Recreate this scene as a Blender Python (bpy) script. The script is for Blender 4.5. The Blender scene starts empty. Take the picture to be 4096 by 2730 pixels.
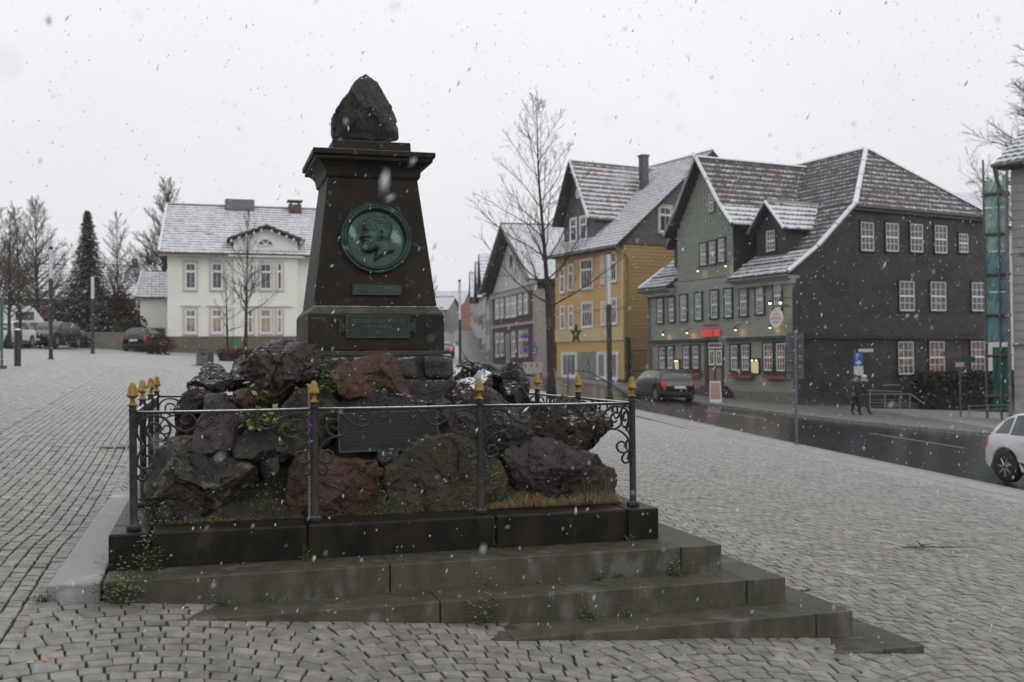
import bpy, bmesh, math, random
import numpy as np
from mathutils import Vector, Matrix, noise
from math import sin, cos, pi, radians, sqrt, atan2
random.seed(7); rng = np.random.default_rng(7)
S = bpy.context.scene; COL = S.collection
# ------------------------------------------------------------------ camera, world, sun
F, PITCH, ROLL, YAW = 4270.8, .0184, .0077, .281
C = Vector((.649, -7.973, 1.446))
fw = Vector((sin(YAW)*cos(PITCH), cos(YAW)*cos(PITCH), sin(PITCH)))
rt = Vector((cos(YAW), -sin(YAW), 0)); up = rt.cross(fw); fh = Vector((sin(YAW), cos(YAW), 0))
cr = rt*cos(ROLL)-up*sin(ROLL); cu = up*cos(ROLL)+rt*sin(ROLL)
cd = bpy.data.cameras.new('camera'); cam = bpy.data.objects.new('camera', cd); COL.objects.link(cam)
cam.matrix_world = Matrix(((cr.x, cu.x, -fw.x, C.x), (cr.y, cu.y, -fw.y, C.y), (cr.z, cu.z, -fw.z, C.z), (0, 0, 0, 1)))
cd.sensor_width = 36; cd.lens = F/4096*36; cd.clip_start = .05; cd.clip_end = 4000
cd.dof.use_dof = True; cd.dof.focus_distance = 8.9; cd.dof.aperture_fstop = 2.3
S.camera = cam
wd = bpy.data.worlds.new('World'); S.world = wd; wd.use_nodes = True
wn, wl = wd.node_tree.nodes, wd.node_tree.links
wn.clear()
SUN_EL, SUN_ROT = radians(38), radians(150)
o_ = wn.new('ShaderNodeOutputWorld'); bg = wn.new('ShaderNodeBackground'); bg2 = wn.new('ShaderNodeBackground'); ad = wn.new('ShaderNodeAddShader')
sky = wn.new('ShaderNodeTexSky'); sky.sky_type = 'NISHITA'; sky.sun_disc = False; sky.sun_elevation = SUN_EL; sky.sun_rotation = SUN_ROT
sky.dust_density = 6; sky.air_density = 1.5
bg.inputs['Strength'].default_value = .006            # what little of the clear sky gets through
wl.new(sky.outputs[0], bg.inputs['Color'])
tc = wn.new('ShaderNodeTexCoord'); nz = wn.new('ShaderNodeTexNoise'); nz.inputs['Scale'].default_value = 1.4; nz.inputs['Detail'].default_value = 3
wl.new(tc.outputs['Generated'], nz.inputs['Vector'])
rp = wn.new('ShaderNodeValToRGB'); rp.color_ramp.elements[0].color = (.755, .762, .795, 1); rp.color_ramp.elements[1].color = (.835, .845, .875, 1)
rp.color_ramp.elements[0].position = .3; rp.color_ramp.elements[1].position = .7
wl.new(nz.outputs[0], rp.inputs[0]); wl.new(rp.outputs[0], bg2.inputs['Color']); bg2.inputs['Strength'].default_value = 1.0
sx = wn.new('ShaderNodeSeparateXYZ'); wl.new(tc.outputs['Generated'], sx.inputs[0])
mr = wn.new('ShaderNodeMapRange'); mr.inputs[1].default_value = .0; mr.inputs[2].default_value = 1; mr.inputs[3].default_value = 1.03; mr.inputs[4].default_value = 1.32
wl.new(sx.outputs[2], mr.inputs[0]); wl.new(mr.outputs[0], bg2.inputs['Strength'])
wl.new(bg.outputs[0], ad.inputs[0]); wl.new(bg2.outputs[0], ad.inputs[1]); wl.new(ad.outputs[0], o_.inputs['Surface'])
sl = bpy.data.lights.new('sun', 'SUN'); sl.energy = .5; sl.angle = radians(35); sl.color = (1, .97, .93)
so = bpy.data.objects.new('sun', sl); COL.objects.link(so)
sd = Vector((sin(SUN_ROT)*cos(SUN_EL), cos(SUN_ROT)*cos(SUN_EL), sin(SUN_EL)))
so.rotation_euler = sd.to_track_quat('Z', 'Y').to_euler()
S.view_settings.view_transform = 'Standard'; S.view_settings.look = 'None'; S.view_settings.gamma = 1; S.view_settings.exposure = 0
S.view_settings.use_curve_mapping = False
S.render.engine = 'CYCLES'
cy = S.cycles; cy.max_bounces = 5; cy.diffuse_bounces = 3; cy.glossy_bounces = 3; cy.transmission_bounces = 3; cy.volume_bounces = 0; cy.transparent_max_bounces = 6
cy.caustics_reflective = False; cy.caustics_refractive = False; cy.use_denoising = True; cy.use_adaptive_sampling = True; cy.adaptive_threshold = .02
try: cy.denoiser = 'OPENIMAGEDENOISE'
except Exception: pass

# ------------------------------------------------------------------ helpers
def ray(px, py):                                       # direction through a photo pixel (4096 wide), depth 1
    du, dv = px-2048, py-1365
    u = du*cos(ROLL)-dv*sin(ROLL); w = du*sin(ROLL)+dv*cos(ROLL)
    return fw+rt*(u/F)-up*(w/F)
V = 1.7408                                             # the photo measured at 2353 px wide
def onY(vx, vy, Y):                                    # point of the world plane y = Y seen at (vx, vy)
    r = ray(vx*V, vy*V); return C+r*((Y-C.y)/r.y)
CP = [(-.36, -.5, -.085, 1.5), (-.3, 5, -.02, 2), (.45, -.98, -.226, 1), (2.46, -1.5, -.398, 1), (4.85, -1.96, -.580, 1), (5.5, -1.96, -.645, 1),
 (25.84, 29.57, -1.0, 6), (21.2, 37.2, -.64, 5), (27.2, 36.5, -.66, 6), (25.05, 47.9, -.24, 8), (23.8, 61.3, .2, 8), (25.6, 53.5, .08, 8), (16.4, 10.4, -1.0, 6),
 (16.33, 32.3, .05, 8), (12.5, 28.2, .13, 8), (-4.87, 35.3, 1.66, 8), (-4.6, 47.7, 1.95, 9), (14.5, 50.5, 1.2, 9), (2.8, 51.8, 1.88, 9),
 (-7.5, 67, 2.36, 10), (-3.4, 66, 2.2, 10), (-4.8, 62.3, 2.23, 9), (-1.7, 67.6, 2.5, 10), (10, 71, 2.5, 9), (27.4, 91.5, .98, 6), (27, 76, .72, 8),
 (24, 93, 1.8, 10), (32, 140, 4.6, 25), (40, 185, 7.6, 30), (50, 240, 10, 40), (33, 31, -1.12, 6), (30, 25, -.95, 6), (.6, 38.9, 1.37, 7), (-5, 28, 1.43, 7),
 (-9.9, 57.5, 2.3, 9), (40, 39, -1.2, 8), (-30, 80, 4.2, 20), (-60, 120, 7, 40), (5, 110, 3.6, 15)]
def G(x, y):
    x = np.asarray(x, float); y = np.asarray(y, float)
    pl = lambda a, b: -.135-.08*np.clip(a, -80, 120)+.0405*np.clip(b, -60, 160)
    num = np.zeros_like(x+y); den = np.full_like(x+y, .12)
    for a, b, z, R in CP:
        w = np.exp(-((x-a)**2+(y-b)**2)/R**2); num = num+w*(z-pl(a, b)); den = den+w
    return pl(x, y)+num/den
def g(x, y): return float(G(x, y))

class MB:
    def __init__(s): s.v, s.f, s.m = [], [], []
    def add(s, vs, fs, mi=0):
        n = len(s.v); s.v += [tuple(v) for v in vs]; s.f += [tuple(i+n for i in f) for f in fs]; s.m += [mi]*len(fs); return s
    def box(s, x0, x1, y0, y1, z0, z1, mi=0, T=None):
        vs = [(x, y, z) for z in (z0, z1) for y in (y0, y1) for x in (x0, x1)]
        if T: vs = [T(*v) for v in vs]
        return s.add(vs, [(0, 2, 3, 1), (4, 5, 7, 6), (0, 1, 5, 4), (2, 6, 7, 3), (0, 4, 6, 2), (1, 3, 7, 5)], mi)
    def prism(s, pts, d, mi=0):
        n = len(pts); d = Vector(d); a = [Vector(p) for p in pts]; b = [p+d for p in a]
        return s.add(a+b, [tuple(range(n))[::-1], tuple(range(n, 2*n))]+[(i, (i+1) % n, n+(i+1) % n, n+i) for i in range(n)], mi)
    def tube(s, pts, r, n=6, mi=0, cap=True):
        P = [Vector(p) for p in pts]; k = len(P); rr = r if isinstance(r, (list, tuple)) else [r]*k; vs = []
        prev = None
        for i in range(k):
            t = (P[min(i+1, k-1)]-P[max(i-1, 0)]); t = t.normalized() if t.length > 1e-9 else Vector((0, 0, 1))
            if prev is None: a = t.cross(Vector((0, 0, 1)) if abs(t.z) < .9 else Vector((1, 0, 0))).normalized()
            else:
                a = prev-t*prev.dot(t); a = a.normalized() if a.length > 1e-6 else t.orthogonal().normalized()
            prev = a; b = t.cross(a)
            for j in range(n): vs.append(P[i]+(a*cos(2*pi*j/n)+b*sin(2*pi*j/n))*rr[i])
        fs = [(i*n+j, i*n+(j+1) % n, (i+1)*n+(j+1) % n, (i+1)*n+j) for i in range(k-1) for j in range(n)]
        if cap: fs += [tuple(range(n))[::-1], tuple(range((k-1)*n, k*n))]
        return s.add(vs, fs, mi)
    def lathe(s, prof, c=(0, 0, 0), n=16, mi=0, T=None):
        k = len(prof); vs = [(c[0]+r*cos(2*pi*j/n), c[1]+r*sin(2*pi*j/n), c[2]+z) for r, z in prof for j in range(n)]
        if T: vs = [T(*v) for v in vs]
        return s.add(vs, [(i*n+j, i*n+(j+1) % n, (i+1)*n+(j+1) % n, (i+1)*n+j) for i in range(k-1) for j in range(n)]+[tuple(range(n))[::-1], tuple(range((k-1)*n, k*n))], mi)
    def mesh(s, name, mats, smooth=False):
        me = bpy.data.meshes.new(name); me.from_pydata(s.v, [], s.f)
        for m in (mats if isinstance(mats, (list, tuple)) else [mats]): me.materials.append(m)
        if any(s.m): me.polygons.foreach_set('material_index', s.m)
        if smooth: me.polygons.foreach_set('use_smooth', [True]*len(me.polygons))
        me.update(); return me
    def obj(s, name, mats, parent=None, smooth=False, bevel=0, loc=None):
        o = link(name, s.mesh(name, mats, smooth), parent)
        if loc: o.location = loc
        if bevel:
            b = o.modifiers.new('bevel', 'BEVEL'); b.width = bevel; b.segments = 2; b.limit_method = 'ANGLE'
        return o
def link(name, data, parent=None):
    o = bpy.data.objects.new(name, data); COL.objects.link(o)
    if parent: o.parent = parent
    return o
def tag(o, label=None, cat=None, group=None, kind=None):
    for k, v in (('label', label), ('category', cat), ('group', group), ('kind', kind)):
        if v: o[k] = v
    return o
def thing(name, label, cat, loc=(0, 0, 0), rz=0, group=None):
    o = link(name, None); o.location = loc; o.rotation_euler = (0, 0, rz); o.empty_display_size = .2
    return tag(o, label, cat, group)
def copy_tree(o, parent=None):
    c = o.copy(); COL.objects.link(c); c.parent = parent
    for ch in o.children: copy_tree(ch, c)
    return c
def npmesh(name, v, f, mat, smooth=False):
    """v (n,3) array, f (m,k) array of equal-sized faces"""
    me = bpy.data.meshes.new(name); v = np.asarray(v, np.float32); f = np.asarray(f, np.int32)
    me.vertices.add(len(v)); me.vertices.foreach_set('co', v.ravel()); k = f.shape[1]
    me.loops.add(f.size); me.loops.foreach_set('vertex_index', f.ravel()); me.polygons.add(len(f))
    me.polygons.foreach_set('loop_start', np.arange(len(f), dtype=np.int32)*k)
    me.polygons.foreach_set('use_smooth', np.full(len(f), smooth)); me.update(calc_edges=True); me.validate()
    for m in (mat if isinstance(mat, (list, tuple)) else [mat]): me.materials.append(m)
    return me

# ------------------------------------------------------------------ materials
def M(name, c1, c2=None, scale=4, rough=.6, bump=0, bscale=30, snow=0, sscale=14, metal=0, c3=None, s3=1.2, t3=.55, spec=.5, emit=None, attr=None, stretch=None, ramp=(.35, .65), bdet=8, smin=.45):
    m = bpy.data.materials.new(name); m.use_nodes = True; N, L = m.node_tree.nodes, m.node_tree.links
    b = N['Principled BSDF']; b.inputs['Roughness'].default_value = rough; b.inputs['Metallic'].default_value = metal; b.inputs['Specular IOR Level'].default_value = spec
    geo = N.new('ShaderNodeNewGeometry'); vec = geo.outputs['Position']
    if stretch:
        mp = N.new('ShaderNodeMapping'); mp.inputs['Scale'].default_value = stretch; L.new(vec, mp.inputs[0]); vec = mp.outputs[0]
    def noise_(sc, det=8, rg=.6):
        n = N.new('ShaderNodeTexNoise'); n.inputs['Scale'].default_value = sc; n.inputs['Detail'].default_value = det; n.inputs['Roughness'].default_value = rg
        L.new(vec, n.inputs['Vector']); return n.outputs[0]
    def rampf(src, a, b_):
        r = N.new('ShaderNodeMapRange'); r.interpolation_type = 'SMOOTHSTEP'; r.inputs[1].default_value = a; r.inputs[2].default_value = b_; L.new(src, r.inputs[0]); return r.outputs[0]
    def mixc(f, a, b_):
        x = N.new('ShaderNodeMix'); x.data_type = 'RGBA'
        if isinstance(f, float): x.inputs[0].default_value = f
        else: L.new(f, x.inputs[0])
        for i, q in ((6, a), (7, b_)):
            if isinstance(q, tuple): x.inputs[i].default_value = (*q, 1)
            else: L.new(q, x.inputs[i])
        return x.outputs[2]
    col = tuple(c1)
    if c2: col = mixc(rampf(noise_(scale), *ramp), tuple(c1), tuple(c2))
    if c3: col = mixc(rampf(noise_(s3), t3, t3+.12), col, tuple(c3))
    if attr:                                           # per-piece tint stored on the mesh
        at = N.new('ShaderNodeAttribute'); at.attribute_name = attr
        hv = N.new('ShaderNodeHueSaturation'); L.new(at.outputs['Fac'], hv.inputs['Value'])
        if isinstance(col, tuple): hv.inputs['Color'].default_value = (*col, 1)
        else: L.new(col, hv.inputs['Color'])
        col = hv.outputs[0]
    if snow:
        sp = N.new('ShaderNodeSeparateXYZ'); L.new(geo.outputs['Normal'], sp.inputs[0])
        nf = rampf(sp.outputs[2], smin, smin+.35); nn = rampf(noise_(sscale, 6, .7), .72-snow*.5, .80-snow*.5)
        mu = N.new('ShaderNodeMath'); mu.operation = 'MULTIPLY'; L.new(nf, mu.inputs[0]); L.new(nn, mu.inputs[1])
        col = mixc(mu.outputs[0], col, (.74, .76, .80))
        rr = N.new('ShaderNodeMapRange'); rr.inputs[3].default_value = rough; rr.inputs[4].default_value = .9; L.new(mu.outputs[0], rr.inputs[0]); L.new(rr.outputs[0], b.inputs['Roughness'])
    if isinstance(col, tuple): b.inputs['Base Color'].default_value = (*col, 1)
    else: L.new(col, b.inputs['Base Color'])
    if bump:
        bp = N.new('ShaderNodeBump'); bp.inputs['Strength'].default_value = min(1, bump); bp.inputs['Distance'].default_value = .02*max(1, bump)
        L.new(noise_(bscale, bdet, .65), bp.inputs['Height']); L.new(bp.outputs[0], b.inputs['Normal'])
    if emit:
        b.inputs['Emission Color'].default_value = (*emit[:3], 1); b.inputs['Emission Strength'].default_value = emit[3]
    return m
MT = {}
def mt(k, *a, **kw):
    if k not in MT: MT[k] = M(k, *a, **kw)
    return MT[k]
snowm = mt('snow', (.76, .78, .82), rough=.9, bump=.3, bscale=60)
blackiron = mt('wrought_iron', (.022, .023, .025), (.042, .038, .033), scale=14, rough=.5, bump=.35, bscale=160, snow=.55, sscale=60, spec=.20, smin=.72, c3=(.07, .035, .02), s3=9, t3=.68)
gold = mt('weathered_gilding', (.38, .235, .055), (.22, .14, .04), scale=30, rough=.42, bump=.5, bscale=180, metal=.55, c3=(.07, .05, .03), s3=60, t3=.63)
wet = mt('asphalt_wet', (.016, .016, .017), (.032, .031, .031), scale=.8, rough=.17, bump=.12, bscale=90, stretch=(1, .25, 1), spec=.35)

# ------------------------------------------------------------------ ground, road, pavement
RN = [(15.2, -30), (14.9, 0), (14.73, 8), (14.5, 15), (14.0, 22), (13.4, 30), (13.0, 38), (12.6, 48), (13.5, 60), (16.5, 75), (19.8, 90), (22.6, 108), (27.8, 135), (37.5, 180), (51, 240)]
RF = [(60, -30), (38, 0), (30.5, 11), (26.2, 18.2), (23.6, 23), (22.2, 28), (22.0, 36), (21.3, 46), (20.5, 58), (21.8, 74), (24.6, 89), (28, 107), (33.2, 133), (43.5, 178), (58, 238)]
def lerp_poly(P, n):
    P = np.array(P, float); d = np.r_[0, np.cumsum(np.linalg.norm(np.diff(P, axis=0), axis=1))]; t = np.linspace(0, d[-1], n)
    return np.c_[np.interp(t, d, P[:, 0]), np.interp(t, d, P[:, 1])]
def offset_poly(P, d):
    t = np.gradient(P, axis=0); t /= np.linalg.norm(t, axis=1)[:, None]; return P+np.c_[t[:, 1], -t[:, 0]]*d   # d>0: to the right of travel
def strip(name, A, B, n, mat, dz, kind='structure', nx=5, camber=0):
    # A, B: matching polylines; a sheet between them that follows the ground
    t = np.linspace(0, 1, nx)[None, :, None]; P = A[:, None, :]*(1-t)+B[:, None, :]*t
    z = G(P[..., 0], P[..., 1])+dz+camber*(4*t[..., 0]*(1-t[..., 0]))
    v = np.concatenate([P, z[..., None]], 2).reshape(-1, 3); r = len(A)
    i, j = np.meshgrid(np.arange(r-1), np.arange(nx-1), indexing='ij'); a = (i*nx+j).ravel()
    f = np.c_[a, a+1, a+nx+1, a+nx]
    o = link(name, npmesh(name, v, f, mat, True)); o['kind'] = kind; return o
def in_poly(x, y, P):
    x = np.asarray(x); y = np.asarray(y); r = np.zeros(x.shape, bool); n = len(P)
    for i in range(n):
        x1, y1 = P[i]; x2, y2 = P[(i+1) % n]
        c = ((y1 > y) != (y2 > y)) & (x < (x2-x1)*(y-y1)/((y2-y1) if y2 != y1 else 1e-9)+x1); r ^= c
    return r
NR = 120
A_ = lerp_poly(RN, NR); B_ = np.array([lerp_poly(RF, NR*4)[k] for k in np.linspace(0, NR*4-1, NR).astype(int)])
roadpoly = [tuple(p) for p in offset_poly(A_, -.9)]+[tuple(p) for p in offset_poly(B_, 1.0)][::-1]
# materials of the square
settm = mt('granite_sett', (.300, .286, .255), (.190, .180, .158), scale=9, rough=.40, bump=.8, bscale=150, snow=.20, sscale=34, c3=(.30, .255, .205), s3=3.0, t3=.60, attr='tint', spec=.45)
def drift(m):                                          # thin snow lying thicker on the open square than at the foot of the steps
    N, L = m.node_tree.nodes, m.node_tree.links; b = N['Principled BSDF']; src = b.inputs['Base Color'].links[0].from_socket; geo = N.new('ShaderNodeNewGeometry')
    ln = N.new('ShaderNodeVectorMath'); ln.operation = 'DISTANCE'; ln.inputs[1].default_value = (1.5, -3.5, 0); L.new(geo.outputs['Position'], ln.inputs[0])
    r1 = N.new('ShaderNodeMapRange'); r1.inputs[1].default_value = 3; r1.inputs[2].default_value = 26; r1.inputs[3].default_value = -.30; r1.inputs[4].default_value = .14; L.new(ln.outputs['Value'], r1.inputs[0])
    nn = N.new('ShaderNodeTexNoise'); nn.inputs['Scale'].default_value = 7; nn.inputs['Detail'].default_value = 9; nn.inputs['Roughness'].default_value = .75; L.new(geo.outputs['Position'], nn.inputs['Vector'])
    ad_ = N.new('ShaderNodeMath'); L.new(nn.outputs[0], ad_.inputs[0]); L.new(r1.outputs[0], ad_.inputs[1])
    r2 = N.new('ShaderNodeMapRange'); r2.inputs[1].default_value = .30; r2.inputs[2].default_value = .85; r2.inputs[4].default_value = .75; L.new(ad_.outputs[0], r2.inputs[0])
    mx = N.new('ShaderNodeMix'); mx.data_type = 'RGBA'; L.new(r2.outputs[0], mx.inputs[0]); L.new(src, mx.inputs[6]); mx.inputs[7].default_value = (.52, .525, .53, 1); L.new(mx.outputs[2], b.inputs['Base Color'])
drift(settm)
jointm = mt('joint_soil', (.030, .026, .020), (.055, .055, .03), scale=9, rough=.9, bump=1, bscale=60, snow=.5, sscale=30, c3=(.035, .06, .015), s3=5, t3=.6)
def ground_mat():
    m = M('plaza_far', (.30, .295, .28), (.24, .235, .22), scale=3, rough=.45, bump=.4, bscale=40, snow=.30, sscale=14); drift(m)
    N, L = m.node_tree.nodes, m.node_tree.links; b = N['Principled BSDF']
    src = b.inputs['Base Color'].links[0].from_socket
    geo = N.new('ShaderNodeNewGeometry'); mp = N.new('ShaderNodeMapping'); mp.inputs['Rotation'].default_value = (0, 0, .12); L.new(geo.outputs['Position'], mp.inputs[0])
    br = N.new('ShaderNodeTexBrick'); br.inputs['Scale'].default_value = 1; br.inputs['Brick Width'].default_value = .17; br.inputs['Row Height'].default_value = .16; br.inputs['Mortar Size'].default_value = .012
    br.inputs['Color1'].default_value = (1, 1, 1, 1); br.inputs['Color2'].default_value = (.82, .82, .82, 1); br.inputs['Mortar'].default_value = (.35, .33, .3, 1); br.offset = .5
    L.new(mp.outputs[0], br.inputs['Vector'])
    mu = N.new('ShaderNodeMix'); mu.data_type = 'RGBA'; mu.blend_type = 'MULTIPLY'; mu.inputs[0].default_value = 1; L.new(src, mu.inputs[6]); L.new(br.outputs[0], mu.inputs[7])
    # near the monument the setts are stones of their own: this sheet is only their soil bed there
    sp = N.new('ShaderNodeSeparateXYZ'); L.new(geo.outputs['Position'], sp.inputs[0])
    ln = N.new('ShaderNodeVectorMath'); ln.operation = 'DISTANCE'; ln.inputs[1].default_value = (2, 2, 0); L.new(geo.outputs['Position'], ln.inputs[0])
    th = N.new('ShaderNodeMath'); th.operation = 'GREATER_THAN'; th.inputs[1].default_value = SETT_R+.1; L.new(ln.outputs['Value'], th.inputs[0])
    nn = N.new('ShaderNodeTexNoise'); nn.inputs['Scale'].default_value = 28; nn.inputs['Detail'].default_value = 6; L.new(geo.outputs['Position'], nn.inputs['Vector'])
    cr_ = N.new('ShaderNodeValToRGB'); e = cr_.color_ramp.elements; e[0].position = .30; e[0].color = (.012, .010, .008, 1); e[1].position = .74; e[1].color = (.62, .64, .66, 1)
    q = cr_.color_ramp.elements.new(.46); q.color = (.028, .025, .018, 1); q = cr_.color_ramp.elements.new(.62); q.color = (.05, .06, .025, 1)
    L.new(nn.outputs[0], cr_.inputs[0])
    mx = N.new('ShaderNodeMix'); mx.data_type = 'RGBA'; L.new(th.outputs[0], mx.inputs[0]); L.new(cr_.outputs[0], mx.inputs[6]); L.new(mu.outputs[2], mx.inputs[7])
    L.new(mx.outputs[2], b.inputs['Base Color']); return m
SETT_R = 31.0
groundm = ground_mat()
def axis(a, b, lo, hi, st):
    core = list(np.arange(a, b+1e-6, st)); x, d = a, st
    L_ = []
    while x > lo: d *= 1.35; x -= d; L_.append(x)
    R_ = []; x, d = b, st
    while x < hi: d *= 1.35; x += d; R_.append(x)
    return np.array(L_[::-1]+core+R_)
gx, gy = axis(-26, 46, -900, 1500, 1.0), axis(-12, 112, -600, 2500, 1.0)
X_, Y_ = np.meshgrid(gx, gy, indexing='ij'); Z_ = G(X_, Y_)-.022
Z_[in_poly(X_, Y_, roadpoly)] -= .3
v_ = np.c_[X_.ravel(), Y_.ravel(), Z_.ravel()]; ny = len(gy)
i, j = np.meshgrid(np.arange(len(gx)-1), np.arange(ny-1), indexing='ij'); a = (i*ny+j).ravel()
ground = link('plaza_ground', npmesh('plaza_ground', v_, np.c_[a, a+ny, a+ny+1, a+1], groundm, True)); ground['kind'] = 'structure'
strip('road', A_, B_, NR, wet, -.13, nx=7, camber=.05)
pavem = mt('sidewalk_paving', (.165, .16, .145), (.125, .12, .11), scale=2.5, rough=.45, bump=.6, bscale=22, snow=.22, sscale=10)
FAC = [(62, -30), (50, 5), (41.5, 28), (38, 36), (29, 36), (27.3, 37), (25.6, 47.5), (26.2, 53.2), (24.6, 61), (28, 76), (27.6, 91), (30.5, 107), (36, 133), (47, 178), (62, 238)]
Fc = lerp_poly(FAC, NR*4)
idx = [int(np.argmin(np.linalg.norm(Fc-p, axis=1))) for p in B_]; idx = np.maximum.accumulate(idx)
strip('sidewalk', offset_poly(B_, .18), Fc[idx]+np.array([.6, .3]), NR, pavem, .004, nx=7)
kerbm = mt('kerb_granite', (.24, .23, .21), (.16, .155, .14), scale=6, rough=.5, bump=.4, bscale=60, snow=.2, sscale=14)
def kerb(P, w, name, label_seg=None, step=1.0, z0=-.3, dz=.008, maxy=55, miny=-3):
    root = link(name, None); root['kind'] = 'structure'
    d = np.r_[0, np.cumsum(np.linalg.norm(np.diff(P, axis=0), axis=1))]; t = 0
    while t+step < d[-1]:
        q = [np.array([np.interp(s, d, P[:, 0]), np.interp(s, d, P[:, 1])]) for s in (t+.006, t+step-.006)]; t += step
        if not (miny < q[0][1] < maxy): continue
        n_ = (q[1]-q[0]); n_ = np.array([n_[1], -n_[0]])/np.linalg.norm(n_); b = MB(); vs = []
        for zz in (0, 1):
            for p in q:
                for sgn in (-.5, .5):
                    r = p+n_*w*sgn; vs.append((r[0], r[1], g(*p)+(dz if zz else z0)))
        b.add(vs, [(0, 1, 3, 2), (4, 6, 7, 5), (0, 4, 5, 1), (2, 3, 7, 6), (0, 2, 6, 4), (1, 5, 7, 3)])
        b.obj('kerb_stone', kerbm, root)
    return root
AF = lerp_poly(RN, 900); BF = lerp_poly(RF, 900)
kerb(AF, .22, 'plaza_kerb'); kerb(BF, .22, 'sidewalk_kerb', miny=2)
# light slab band along the square with the slotted drain in it
band = link('slab_band', None); band['kind'] = 'structure'
slabm = mt('band_slab', (.30, .30, .29), (.235, .233, .222), scale=3, rough=.45, bump=.3, bscale=70, snow=.2)
drainm = mt('drain_grate', (.03, .045, .05), (.06, .075, .08), scale=20, rough=.5)
P = offset_poly(AF, -.11-.02); d = np.r_[0, np.cumsum(np.linalg.norm(np.diff(P, axis=0), axis=1))]; t = 28
while t < 72:
    q = [np.array([np.interp(s, d, P[:, 0]), np.interp(s, d, P[:, 1])]) for s in (t+.005, t+.995)]; t += 1
    n_ = q[1]-q[0]; n_ = np.array([-n_[1], n_[0]])/np.linalg.norm(n_)
    for w0, w1, nm, m_, dz in ((0, .55, 'slab', slabm, .008), (.56, 1.12, 'slab', slabm, .006), (1.125, 1.29, 'drain_grate', drainm, .010)):
        if nm == 'drain_grate' and (int(t) % 9 == 0): continue
        vs = [(*(p+n_*w), g(*p)+z) for z in (-.1, dz) for p in q for w in (w0+.004, w1-.004)]
        MB().add(vs, [(0, 2, 3, 1), (4, 5, 7, 6), (0, 1, 5, 4), (2, 6, 7, 3), (0, 4, 6, 2), (1, 3, 7, 5)]).obj(nm, m_, band)
linem = mt('road_paint', (.22, .22, .21), (.09, .09, .09), scale=9, rough=.5)
mid = A_*.5+B_*.5; mid = np.c_[np.interp(np.linspace(0, 1, 800), np.linspace(0, 1, NR), A_[:, 0]*.52+B_[:, 0]*.48), np.interp(np.linspace(0, 1, 800), np.linspace(0, 1, NR), A_[:, 1]*.52+B_[:, 1]*.48)]
d = np.r_[0, np.cumsum(np.linalg.norm(np.diff(mid, axis=0), axis=1))]; mk = link('road_markings', None); mk['kind'] = 'structure'; t = 20
while t < 90:
    b = MB(); s_ = np.linspace(t, t+3.2, 6); q = np.c_[np.interp(s_, d, mid[:, 0]), np.interp(s_, d, mid[:, 1])]; n_ = q[-1]-q[0]; n_ = np.array([n_[1], -n_[0]])/np.linalg.norm(n_)*.06
    vs = [(*(p+n_*k), g(*p)-.13+.05*.99+.006) for p in q for k in (-1, 1)]
    b.add(vs, [(2*k, 2*k+1, 2*k+3, 2*k+2) for k in range(5)]).obj('lane_dash', linem, mk); t += 7.5

# ---- setts: real stones out to 31 m, the nearest 300 one object each
e_ = [4.18, 4.53, 4.86, 5.165, 5.486]; bY = [0, .40, .787, 1.195, 1.566]; zt = [0, -.20, -.382, -.563]   # right edges, front edges, tread heights
WP = 4.18; HP = .25
cand = []                                              # x, y, angle, length along, width across
Bw, rowh, n0, RISE = 1.69, .127, 13, .30
for k in range(-17, 9):
    for j in range(-75, 268):
        sh = (j % 2)*.5
        for i in range(n0):
            t = (i+.5*(1 if sh == 0 else 2)-(.5 if sh else 0)+0*sh)/n0
            t = (i+.5+sh*.5-.25)/n0
            x = (k+t)*Bw-.36; y = j*rowh+RISE*4*t*(1-t)
            if x < -2.25 or x > -.36: cand.append((x, y, math.atan(RISE*4*(1-2*t)/Bw), Bw/n0, rowh))
for i in range(18):
    xw = .1045; x = -.36-xw*(i+.5)
    for j in range(-75, 250): cand.append((x, j*.135+(i % 2)*.066+.03*sin(i*3.3), pi/2, .135, xw))
cand = np.array(cand)
x, y = cand[:, 0], cand[:, 1]; z = G(x, y)
keep = (np.hypot(x-2, y-2) < SETT_R) & (y > -7.2)
nearx = np.interp(y, [p[1] for p in RN], [p[0] for p in RN]); keep &= x < nearx-1.50
for k in range(4): keep &= ~((x > .08) & (x < e_[k+1]-.1) & (y > -bY[k+1]+.1) & (y < 4.1+bY[k+1]) & (z < zt[k]-.025))
keep &= ~((x > -.0) & (x < WP+.02) & (y > -.0) & (y < 4.26))
keep &= ~((x > -.30) & (x < .0) & (y > -.36) & (y < 4.97))
P3 = np.c_[x-C.x, y-C.y, z-C.z]; Zc = P3 @ np.array(fw); Xc = P3 @ np.array(rt); Yc = P3 @ np.array(up)
u_ = Xc/np.maximum(Zc, .1)*F; w_ = -Yc/np.maximum(Zc, .1)*F
keep &= (Zc > 1.5) & (abs(u_) < 2048*1.10+11000/np.maximum(Zc, 1)) & (w_ < 1365*1.45) 
cand, Zk, uk, wk = cand[keep], Zc[keep], u_[keep], w_[keep]
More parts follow.
